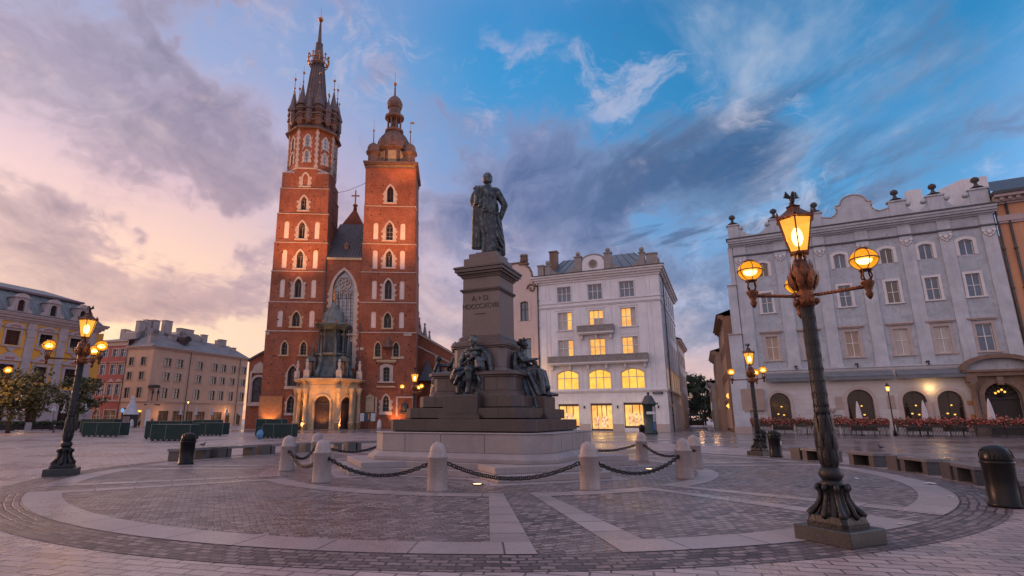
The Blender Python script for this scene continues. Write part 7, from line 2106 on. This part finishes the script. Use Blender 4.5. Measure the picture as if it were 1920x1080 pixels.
for px, py, L, H, D, dy, lab in ((187, 819, 3.7, 1.25, 1.2, 0, 'green market box low and wide, nearest the street lamp on the left'), (168, 813, 4.0, 1.55, 1.2, 3, 'taller green market box behind the low one by the left street lamp'), (317, 827, 3.1, 1.18, 1.1, 0, 'green market box in front, standing just left of the black bin'), (294, 824, 3.1, 1.4, 1.1, 2.2, 'green market box on many feet, standing behind the one by the black bin'),
                                 (390, 817, 2.9, 1.2, 1.1, 0, 'green market box just above the black bin, towards the pink house'), (374, 814, 2.8, 1.45, 1.1, 3, 'green market box behind, farthest from the bollards towards the pink house'), (518, 822, 2.6, 1.15, 1.1, 0, 'green market box with a blue bag leaning on it, before the church'), (496, 819, 2.5, 1.55, 1.1, 2.4, 'green market box behind the one with the blue bag')):
    p = gnd(px, py)
    stall(p[0], p[1] + dy * .3, R(-6), L, H, D, lab)
p = gnd(491, 823)
t = thing('blue_bag', 'crumpled blue bag leaning against a green market box', 'bag', (p[0], p[1] - .5, 0))
b = MB(); q = random.Random(4)
b.ball((0, 0, .36), (.28, .22, .38), 12, 9)
for i, v in enumerate(b.v): b.v[i] = (v[0] * q.uniform(.85, 1.12), v[1] * q.uniform(.85, 1.1), max(0, v[2] * q.uniform(.92, 1.06)))
b.build('sack', surf('blue_cloth', (.10, .25, .42), (.07, .17, .30), 3., .8, .3, 12, .03), t)
b = MB(); b.tube([(-.1, 0, .7), (-.12, -.05, .9), (.08, -.05, .9), (.1, 0, .7)], .02, 6); b.build('handle', surf('blue_cloth2', (.06, .14, .25)), t)

# ---------------------------------------------------------------- advertising column, info board, posts
p = (17.3, 58.6)
t = thing('advertising_column', 'dark green advertising column with a domed cap, before the white corner house', 'advertising column', (*p, 0), R(-16))
b = MB(); b.lathe([(.72, 0), (.72, .3), (.64, .32), (.64, 2.95), (.7, 2.97), (.7, 3.05)], seg=24); b.build('drum', surf('poster_green', (.020, .045, .042), rough=.5), t)
b = MB(); b.lathe([(.92, 3.05), (.95, 3.12), (.8, 3.2), (.62, 3.4), (.5, 3.7), (.35, 3.95), (.12, 4.02), (.1, 4.12), (.16, 4.2), (.14, 4.3), (.02, 4.36)], seg=8, smooth=False)
for k in range(8): a = k * PI / 4; b.ball((.93 * math.cos(a), .93 * math.sin(a), 3.2), .07, 6, 5)
b.build('cap', surf('cap_green', (.05, .06, .065), rough=.55), t)
cols = [(.55, .5, .48), (.5, .12, .1), (.1, .2, .35), (.6, .55, .3), (.55, .5, .5), (.3, .1, .12)]
for i in range(12):
    if i in (7, 8, 9): continue
    a0 = 2 * PI * i / 12 + .03; a1 = 2 * PI * (i + 1) / 12 - .03
    for j in range(3):
        b = MB()
        for s in range(3):
            u0 = a0 + (a1 - a0) * s / 3; u1 = a0 + (a1 - a0) * (s + 1) / 3
            z0, z1 = .45 + j * .84, 1.2 + j * .84
            b.quad((.648 * math.cos(u0), .648 * math.sin(u0), z0), (.648 * math.cos(u1), .648 * math.sin(u1), z0), (.648 * math.cos(u1), .648 * math.sin(u1), z1), (.648 * math.cos(u0), .648 * math.sin(u0), z1))
        c = cols[(i * 5 + j * 2) % 6]; b.build('poster', surf('poster_%d' % ((i * 5 + j * 2) % 6), c, tuple(v * .5 for v in c), 4.), t)
b = MB(); b.T = Matrix.Rotation(R(12), 4, 'Z'); b.box(-.45, .45, -.70, -.64, 2.05, 2.32); b.build('header_strip', WTR, t)

p = cw(17.3, -3.2, 0)
t = thing('info_board', 'dark framed information board with three sheets, right of the church porch', 'notice board', p, R(3.5))
b = MB(); b.box(-1.25, 1.25, -.06, .06, 1.15, 2.5)
for x in (-1.0, -.0, .95): b.box(x, x + .07, -.04, .04, 0, 1.2)
b.build('frame', IRON, t)
for x0, x1, c in ((-1.18, -.55, (.50, .48, .50)), (-.48, .38, (.03, .06, .10)), (.45, 1.18, (.45, .5, .5))):
    b = MB(); b.box(x0, x1, -.07, -.061, 1.22, 2.43); b.build('notice_sheet', surf('sheet_%d' % int(c[0] * 100), c, tuple(v * .7 for v in c), 5.), t)
b = MB(); b.box(.06, .22, -.08, -.07, 1.5, 2.35); b.build('orange_strip', surf('orange_print', (.5, .22, .04)), t)

pp = None
PST = surf('white_stone_post', (.55, .50, .50), (.46, .42, .42), 2., .8, .1, 20, .01)
for pos, lab in ((cw(19.2, -4, 0), 'white stone post right of the information board'), (cw(2.6, -6, 0), 'white stone post by the buff brick corner of the church'), ((-56.5, 93, 0), 'white stone post beside the chapel wall, closest to the church'), ((-61.5, 97, 0), 'white stone post before the pink house, middle of a scattered group'), ((-63.4, 96, 0), 'slimmer looking white stone post at the left of the scattered group')):
    if pp is None:
        pp = tag(MB().build('tmp', PST), lab, 'post'); bpy.data.objects.remove(pp)
        b = MB(); b.lathe([(.36, 0), (.36, .5), (.32, 1.0), (.2, 1.35), (.05, 1.5)], seg=14); pp = b.build('stone_post', PST, None, pos); tag(pp, lab, 'post', 'white stone posts near the church')
    else:
        o = pp.copy(); col.objects.link(o); o.location = pos; o['label'] = lab

# ---------------------------------------------------------------- cafe: flower boxes, fence, chairs, tables, parasols
PINK = surf('pink_flowers', (.50, .15, .115), (.33, .08, .07), 6., .8, .0)
LEAFG = surf('box_foliage', (.05, .075, .03), (.03, .05, .02), 5., .8, 0)
FEN = surf('dark_cafe_fence', (.018, .017, .018), (.03, .028, .03), 3., .5, 0)
CAN = surf('parasol_canvas', (.58, .56, .58), (.48, .46, .49), 1.5, .9, .1, 12, .01)
def planter(px, lab, L, mesh_seed):
    x, y = gpt(gp, px, -5.2)
    t = thing('flower_box', lab, 'flower box', (x, y, 0), R(-28), 'flower boxes along the cafe fence')
    q = random.Random(mesh_seed)
    b = MB(); b.box(-L / 2, L / 2, -.15, .15, .80, 1.12); b.build('box', FEN, t)
    b = MB(); k = 0
    b.box(-L / 2, L / 2, -.02, .02, .80, .84); b.box(-L / 2, L / 2, -.02, .02, .10, .14)
    for i in range(int(L / .11) + 1): b.box(-L / 2 + i * .11, -L / 2 + i * .11 + .045, -.015, .015, 0, .85)
    b.build('fence_panel', FEN, t)
    b = MB()
    for i in range(int(900 * L / 2)):
        u, v, w = q.uniform(-L / 2 - .08, L / 2 + .08), q.gauss(0, .17), q.gauss(1.30, .17)
        w += .08 * math.sin(u * 5 + mesh_seed); s = q.uniform(.035, .075)
        d1 = Vector((q.uniform(-1, 1), q.uniform(-1, 1), q.uniform(-1, 1))).normalized() * s; d2 = d1.orthogonal().normalized() * s
        c = Vector((u, v, w)); b.quad((c - d1 - d2)[:], (c + d1 - d2)[:], (c + d1 + d2)[:], (c - d1 + d2)[:], 1 if q.random() < .33 else 0)
    b.build('flowers', [PINK, LEAFG], t)
    return t


fl = ['first flower box of the cafe row, at its end near the bins', 'flower box second in the cafe row from the bins', 'flower box seen just left of the big street lamp column', 'flower box seen just right of the big street lamp column', 'flower box before the menu case and the second arch', 'flower box directly left of the slim lit street lamp', 'flower box directly right of the slim lit street lamp', 'flower box before the third arched window', 'flower box before the warm wall light between two arches', 'flower box before the fourth arched window', 'flower box left of the brown stone portal', 'flower box before the brown stone portal', 'last flower box of the cafe row, cut by the photo edge']
fpos = [2.9, 4.9, 6.9, 8.8, 10.8, 12.8, 15.2, 17.1, 19.1, 21.0, 22.9, 24.9, 26.9]
for i, (x, lab) in enumerate(zip(fpos, fl)): planter(x, lab, 1.85, i + 1)


def parasol(loc, h, lab, r=.30, grp='closed parasols of the cafe by the grey palace', mat=None):
    t = thing('closed_parasol', lab, 'parasol', (*loc, 0), 0, grp)
    b = MB(); b.lathe([(.3, 0), (.3, .08), (.05, .1), (.03, .2), (.025, h)], seg=12); b.build('pole', IRON, t)
    b = MB(); N = 14; vs = []; fs = []
    prof = [(.03, h), (.12, h - .35), (.20, h - .9), (.27, h - 1.5), (.33 * r / .30, h - 1.95), (.24, h - 2.0)]
    for j, (rr, z) in enumerate(prof):
        for k in range(N): a = 2 * PI * k / N; q = rr * (1 if k % 2 else .72); vs.append((q * math.cos(a), q * math.sin(a), z))
    for j in range(len(prof) - 1):
        for k in range(N): fs.append((j * N + k, (j + 1) * N + k, (j + 1) * N + (k + 1) % N, j * N + (k + 1) % N))
    b.add(vs, fs, 0, False); b.build('canopy', mat or CAN, t)
    return t


for x, y, h, lab in ((8.0, -3.4, 3.2, 'closed white parasol seen just left of the big street lamp column'), (11.6, -4.0, 3.3, 'closed white parasol before the second arch of the grey palace'), (16.9, -3.6, 3.3, 'closed white parasol before the third arch of the grey palace'), (21.6, -4.0, 3.4, 'closed white parasol before the brown stone portal')): parasol(gpt(gp, x, y), h, lab)
WKR = surf('dark_wicker', (.022, .019, .019), (.035, .03, .03), 6., .6, .3, 30, .01)
ch0 = None
def cafe_chair(loc, rz, lab, grp):
    global ch0
    if ch0 is None:
        ch0 = thing('cafe_chair', lab, 'chair', (*loc, 0), rz, grp)
        b = MB(); b.box(-.22, .22, -.22, .22, .43, .47); b.build('seat', WKR, ch0)
        b = MB(); b.box(-.22, .22, .19, .23, .5, .9); b.build('backrest', WKR, ch0)
        for x in (-.2, .2):
            for y in (-.2, .2): b = MB(); b.tube([(x, y, 0), (x, y, .43)], .018, 6); b.build('leg', IRON, ch0)
        return ch0
    return dup(ch0, lab, (*loc, 0), rz, grp)


tb0 = None
def cafe_table(loc, lab, grp):
    global tb0
    if tb0 is None:
        tb0 = thing('cafe_table', lab, 'table', (*loc, 0), 0, grp)
        b = MB(); b.box(-.38, .38, -.38, .38, .71, .74); b.build('tabletop', WKR, tb0)
        b = MB(); b.lathe([(.25, 0), (.25, .03), (.04, .05), (.04, .71)], seg=10); b.build('pedestal', IRON, tb0)
        return tb0
    return dup(tb0, lab, (*loc, 0), None, grp)


CG, TG = 'dark chairs behind the cafe fence', 'dark tables behind the cafe fence'
where = ['near the bins end', 'left of the second arch', 'before the second arch', 'right of the slim lamp', 'before the third arch', 'before the fourth arch', 'left of the portal', 'before the portal']
for i, x in enumerate((4.0, 7.0, 10.2, 13.6, 16.2, 19.4, 22.4, 25.2)):
    q = gpt(gp, x, -4.0); cafe_table(q, 'dark cafe table behind the flower boxes, ' + where[i], TG)
    cafe_chair(gpt(gp, x - .75, -4.0), R(-28 + 90), 'dark cafe chair on the street side of the table ' + where[i], CG)
    cafe_chair(gpt(gp, x + .75, -4.0), R(-28 - 90), 'dark cafe chair on the portal side of the table ' + where[i], CG)

# left cafe by the yellow palace: dark fence, parasols
def lin(p, q, t): return (p[0] + (q[0] - p[0]) * t, p[1] + (q[1] - p[1]) * t)
def fence(p, q, lab, h=1.15):
    d = Vector((q[0] - p[0], q[1] - p[1])); L = d.length
    t = thing('cafe_fence', lab, 'fence', (*p, 0), math.atan2(d.y, d.x))
    b = MB(); b.box(0, L, -.03, .03, .1, h * .75); b.build('panel', FEN, t)
    b = MB()
    for k in range(int(L / 1.5) + 1): b.box(k * 1.5, k * 1.5 + .07, -.05, .05, 0, h)
    b.box(0, L, -.03, .03, h - .06, h); b.build('post', FEN, t)
    b = MB(); q_ = random.Random(int(L * 10))
    for i in range(int(L * 90)):
        c = Vector((q_.uniform(0, L), q_.gauss(0, .12), q_.gauss(h - .1, .13))); s = q_.uniform(.06, .11)
        d1 = Vector((q_.uniform(-1, 1), q_.uniform(-1, 1), q_.uniform(-1, 1))).normalized() * s; d2 = d1.orthogonal().normalized() * s
        b.quad((c - d1 - d2)[:], (c + d1 - d2)[:], (c + d1 + d2)[:], (c - d1 + d2)[:])
    b.build('hedge_leaves', LEAFG, t)
    return t


fence((-66, 66), (-63.5, 77), 'dark planted cafe fence before the yellow palace, at the photo edge')
fence((-63.3, 78), (-60.5, 91), 'dark planted cafe fence before the yellow palace, between the two trees')
fence(gpt(pk, 1.5, -6.5), gpt(pk, 14, -6.5), 'dark planted cafe fence before the pink house shops', 1.0)
LG = 'closed parasols by the yellow palace'
for i, (px, D, h, lab) in enumerate(((25, 76, 4.4, 'closed cream parasol beneath the orange lit tree'), (98, 80, 4.6, 'closed cream parasol under the bright wall light of the yellow palace'), (117, 84, 4.4, 'closed cream parasol behind the left street lamp column'), (156, 86, 4.4, 'closed cream parasol beneath the dark tree'))):
    parasol(((px - CX) / 1046 * D, D), h, lab, .42, LG)
LG2 = 'closed parasols before the pink house'
for i, (x, lab) in enumerate(((4.2, 'closed pale parasol before the pink house, left of the slim lamp'), (8.2, 'closed pale parasol before the pink house, right of the slim lamp'), (12.6, 'closed pale parasol before the pink house, by the first drainpipe'), (17.0, 'closed pale parasol before the pink house, left of the orange lit shop window'), (21.2, 'closed pale parasol before the pink house, right of the orange lit shop window'), (25.0, 'closed pale parasol before the pink house, next to the chapel wall'))):
    parasol(gpt(pk, x, -5.2), 4.4, lab, .40, LG2)
# slim dark posts on the left of the square
for px, py, h, lab in ((68, 805, 1.15, 'slim dark post nearer the cafe fence on the left'), (100, 811, 1.2, 'slim dark post with a pale band left of the street lamp')):
    p = gnd(px, py); t = thing('dark_post', lab, 'post', (*p, 0), 0, 'slim dark posts on the left')
    b = MB(); b.lathe([(.13, 0), (.13, .06), (.09, .1), (.085, h - .2), (.11, h - .15), (.09, h), (.02, h + .05)], seg=12); b.build('shaft', IRON, t)
    b = MB(); b.lathe([(.092, h - .42), (.092, h - .34)], seg=12); b.build('band', WTR, t)
# wrapped stand and passers-by before the pink house
t = thing('wrapped_stand', 'dark stand wrapped in a peaked white sheet, before the red house', 'stand', (-66.0, 103.5, 0), R(-15))
b = MB(); b.box(-.95, .95, -.8, .8, 0, 2.5); b.build('booth', FEN, t)
b = MB()
for k in range(5): b.box(-.8 + k * .33, -.62 + k * .33, -.83, -.8, .4, 2.1)
b.build('poster', CHIM, t)
b = MB(); b.lathe([(1.3, 2.35), (1.15, 2.7), (.85, 3.5), (.5, 4.5), (.33, 5.0), (.36, 5.3), (.2, 5.6), (.05, 5.7)], seg=14, smooth=False); b.build('white_sheet', CAN, t)


def person(loc, rz, h, lab, top, legs, walk=.18):
    t = thing('person', lab, 'person', (*loc, 0), rz)
    s = h / 1.75
    SK = surf('skin', (.42, .25, .18), rough=.6)
    b = MB()
    b.ball((0, 0, 1.62 * s), (.085 * s, .1 * s, .12 * s)); b.ball((0, -.1 * s, 1.61 * s), (.02 * s, .025 * s, .03 * s), 6, 4); b.capsule((0, 0, 1.42 * s), .055 * s, (0, 0, 1.53 * s), .05 * s)
    b.capsule((-.15 * s, 0, 1.38 * s), .07 * s, (.15 * s, 0, 1.38 * s), .07 * s); b.ball((0, 0, 1.2 * s), (.19 * s, .12 * s, .24 * s)); b.ball((0, 0, .95 * s), (.17 * s, .12 * s, .14 * s))
    for sg in (-1, 1):
        limb(b, [(sg * .2 * s, 0, 1.38 * s), (sg * .25 * s, sg * .06 * s, 1.1 * s), (sg * .23 * s, -.06 * s, .86 * s)], [.055 * s, .045 * s, .035 * s]); b.ball((sg * .23 * s, -.08 * s, .79 * s), (.03 * s, .04 * s, .07 * s), 8, 6)
        limb(b, [(sg * .09 * s, 0, .9 * s), (sg * .1 * s, -sg * walk * .4, .48 * s), (sg * .1 * s, -sg * walk, .07 * s)], [.09 * s, .065 * s, .045 * s]); b.capsule((sg * .1 * s, -sg * walk, .04 * s), .045 * s, (sg * .1 * s, -sg * walk - .16 * s, .03 * s), .035 * s)
    o = sculpt('body', b, t, .02, SK, 2)
    b = MB(); b.ball((0, 0, 1.19 * s), (.215 * s, .145 * s, .27 * s)); b.capsule((-.15 * s, 0, 1.39 * s), .085 * s, (.15 * s, 0, 1.39 * s), .085 * s)
    for sg in (-1, 1): limb(b, [(sg * .2 * s, 0, 1.38 * s), (sg * .25 * s, sg * .06 * s, 1.1 * s), (sg * .235 * s, -.04 * s, .92 * s)], [.072 * s, .06 * s, .05 * s])
    sculpt('jacket', b, t, .022, top, 2)
    b = MB(); b.ball((0, 0, .95 * s), (.185 * s, .135 * s, .15 * s))
    for sg in (-1, 1): limb(b, [(sg * .09 * s, 0, .9 * s), (sg * .1 * s, -sg * walk * .4, .48 * s), (sg * .1 * s, -sg * walk, .1 * s)], [.105 * s, .08 * s, .065 * s])
    sculpt('trousers', b, t, .022, legs, 2)
    b = MB(); b.ball((0, .02 * s, 1.66 * s), (.095 * s, .105 * s, .1 * s)); b.build('hair', surf('dark_hair', (.02, .014, .012), rough=.6), t)
    return t


CL1 = surf('light_jacket', (.40, .33, .32)); CL2 = surf('dark_jacket', (.03, .03, .036)); CL3 = surf('dark_trousers', (.03, .028, .034))
person((-67.0, 108), R(20), 1.75, 'person in a light jacket by the wrapped stand', CL1, CL3)
person((-64.6, 108), R(-20), 1.78, 'person in dark clothes left of the green market boxes, before the pink house', CL2, CL3)

# ---------------------------------------------------------------- far end of the street: carts, sign
t = thing('parked_van', 'dark blue van parked at the end of the street under the trees', 'van', (37.5, 118, 0), R(75))
b = MB(); b.prism_y([(-2.4, .35), (2.4, .35), (2.4, 1.2), (1.7, 1.35), (1.1, 2.15), (-2.4, 2.2)], -.95, .95); bevel(b.build('body', surf('van_blue', (.03, .05, .09), rough=.35), t), .08, 2)
b = MB(); b.prism_y([(1.6, 1.38), (1.08, 2.05), (-.2, 2.05), (-.2, 1.38)], -.96, .96); b.build('window', GDK, t)
for x in (-1.6, 1.5):
    for y in (-.85, .85):
        b = MB(); ring_up(b, x, .35, .02, .33, y - .1, y + .1, 14); b.build('wheel', surf('tyre', (.015, .015, .016), rough=.9), t)
t = thing('market_cart', 'dark canopied cart by the wall at the far end of the street', 'cart', (38.8, 103, 0), R(-20))
b = MB(); b.box(-1.5, 1.5, -.6, .6, .4, 1.3); b.build('counter', FEN, t)
b = MB(); b.prism_y([(-1.7, 2.1), (1.7, 2.1), (1.5, 2.45), (-1.5, 2.45)], -.8, .8); b.build('canopy', surf('teal_canvas', (.06, .12, .13)), t)
for x in (-1.4, 1.4): b = MB(); b.box(x - .04, x + .04, -.5, .5, .0, 2.1); b.build('post', FEN, t)
for x, y, z, r, lab in ((30.75, 69.5, 4.4, .34, 'round orange lit sign hanging on the brown street house'), (31.4, 71.5, 3.2, .3, 'small square orange lit sign on the brown street house')):
    t = thing('lit_sign', lab, 'sign', (x, y, z), R(-20))
    b = MB(); ring_up(b, 0, 0, .01, r, -.08, .08, 16 if 'round' in lab else 4); b.build('face', AMB, t)
    b = MB(); b.box(0, 1.0, -.02, .02, r, r + .06); b.build('bracket', IRON, t)

# ---------------------------------------------------------------- trees
BARK = surf('bark', (.07, .052, .042), (.04, .03, .026), 3., .9, .8, 12, .04)
def leafmat(name, c, c2):
    if name in MATS: return MATS[name]
    m, n, bs = newmat(name)
    tc = n.new('ShaderNodeTexCoord').outputs['Object']
    n.link(n.mix(n.mapr(n.noise(tc, 1.3, 4, .6), .35, .65), c, c2), bs.inputs['Base Color']); bs.inputs['Roughness'].default_value = .7
    return m
LF1 = leafmat('tree_leaves', (.105, .092, .032), (.045, .046, .018)); LF2 = leafmat('far_leaves', (.038, .060, .036), (.020, .034, .022))


def tree(loc, h, rx, rz0, label, seed, mat, nclump=46, per=70, ls=.22, trunk_h=None, ry=None):
    """trunk with limbs; crown of leaf clumps through an uneven volume with gaps"""
    q = random.Random(seed); ry = ry or rx
    t = thing('tree', label, 'tree', (*loc, 0), q.uniform(0, 6))
    th = trunk_h or h * .3
    b = MB(); cz = (h + rz0) / 2; rzv = (h - rz0) / 2
    b.tube([(0, 0, 0), (.05, .02, th * .5), (0, .05, th), (.1, 0, cz), (.05, .1, h * .86)], [.24, .19, .16, .1, .03], 9)
    cl = []
    for i in range(nclump):
        while True:
            v = Vector((q.uniform(-1, 1), q.uniform(-1, 1), q.uniform(-1, 1)))
            if .25 < v.length < 1: break
        k = 1 - .25 * max(0, v.z)
        c = Vector((v.x * rx * k, v.y * ry * k, cz + v.z * rzv))
        cl.append((c, q.uniform(.5, 1.0) * rx * .34))
        if i % 3 == 0:
            s = Vector((0, 0, th + (c.z - th) * q.uniform(.15, .5))); m = (s + c) / 2 + Vector((0, 0, q.uniform(0, .3)))
            b.tube([s[:], m[:], c[:]], [.08, .05, .02], 6)
    b.build('trunk', BARK, t)
    b = MB()
    for c, r in cl:
        for k in range(per):
            v = Vector((q.gauss(0, .5), q.gauss(0, .5), q.gauss(0, .30)))
            p = c + v * r; s = ls * q.uniform(.6, 1.3)
            nrm = (Vector((q.uniform(-1, 1), q.uniform(-1, 1), q.uniform(.1, 1)))).normalized()
            a = nrm.orthogonal().normalized(); a.rotate(Matrix.Rotation(q.uniform(0, 6.28), 3, nrm)); d = nrm.cross(a)
            b.add([(p - a * s)[:], (p + d * s * .5)[:], (p + a * s)[:], (p - d * s * .5)[:]], [(0, 1, 2, 3)])
    b.build('crown', mat, t)
    return t


tree(((18 - CX) / 1046 * 64, 64), 7.2, 4.2, 1.7, 'broad tree lit orange by an added lamp, before the yellow palace', 5, LF1, 60, 80, .22)
tree(((143 - CX) / 1046 * 78, 78), 7.9, 2.9, 2.2, 'darker tiered tree behind the left street lamp', 8, LF1, 40, 60, .22)
for x, y, h, r, s, lab in ((50.2, 136, 13.0, 4.2, 3, 'tall dark tree at the end of the street, against the white house side'), (54.5, 138, 12.4, 4.0, 4, 'dark round tree at the end of the street, in the middle of the gap'), (58.5, 142, 11.0, 3.8, 6, 'lower dark tree at the end of the street, by the low pale house')):
    tree((x, y), h, r, 1.0, lab, s, LF2, 54, 80, .34)

# pigeons, wire between the towers
PIG = surf('pigeon_grey', (.06, .06, .07), (.03, .03, .036), 8., .7)
pg = None
for px, py, lab in ((380, 838, 'small grey pigeon on the paving above the black bin'), (1652, 843, 'dark pigeon on the wet lane behind the benches'), (673, 808, 'dark pigeon on the pavement before the church doors')):
    p = gnd(px, py)
    if pg is None:
        pg = thing('pigeon', lab, 'bird', (*p, 0), R(40), 'pigeons on the paving')
        b = MB(); b.capsule((-.09, 0, .13), .035, (.05, 0, .14), .065); b.capsule((.07, 0, .17), .035, (.11, 0, .24), .035); b.capsule((.13, 0, .245), .015, (.165, 0, .235), .006); b.capsule((-.1, 0, .13), .03, (-.22, 0, .11), .015)
        for s in (-1, 1): b.capsule((.0, s * .03, .09), .01, (.01, s * .03, .0), .008); b.ball((-.02, s * .06, .145), (.11, .02, .05), 8, 6)
        b.build('plumage', PIG, pg)
    else: dup(pg, lab, (*p, 0), R(190))
b = MB(); P0, P1 = Vector(cw(7.4, 3, 41.3)), Vector(cw(14.2, 2, 43.2))
b.tube([(P0 + (P1 - P0) * i / 12 + Vector((0, 0, -.5 * math.sin(PI * i / 12))))[:] for i in range(13)], .04, 5)
tag(b.build('tower_cable', IRON), 'thin cable strung across the gap between the two church towers', 'cable')

# scraps of paper on the setts
PAP = surf('litter_paper', (.6, .57, .55), rough=.9)
for i, (px, py, sz, lab) in enumerate(((1744, 909, .13, 'largest pale paper scrap on the setts near the bench ends'), (1783, 933, .06, 'small pale scrap on the sett ring below the benches'), (1606, 899, .07, 'small pale scrap on the setts right of the big street lamp base'), (1690, 985, .05, 'tiny pale scrap at the outer edge of the sett ring, lower right'))):
    p = gnd(px, py); q = random.Random(i)
    b = MB(); vs = [(sz * math.cos(k * PI / 4) * q.uniform(.7, 1.2), sz * math.sin(k * PI / 4) * q.uniform(.6, 1.1), q.uniform(.0, sz * .35)) for k in range(8)] + [(0, 0, sz * .4)]
    b.add(vs, [(k, (k + 1) % 8, 8) for k in range(8)]); tag(b.build('paper_scrap', PAP, None, (p[0], p[1], .016)), lab, 'litter', 'paper scraps on the setts')
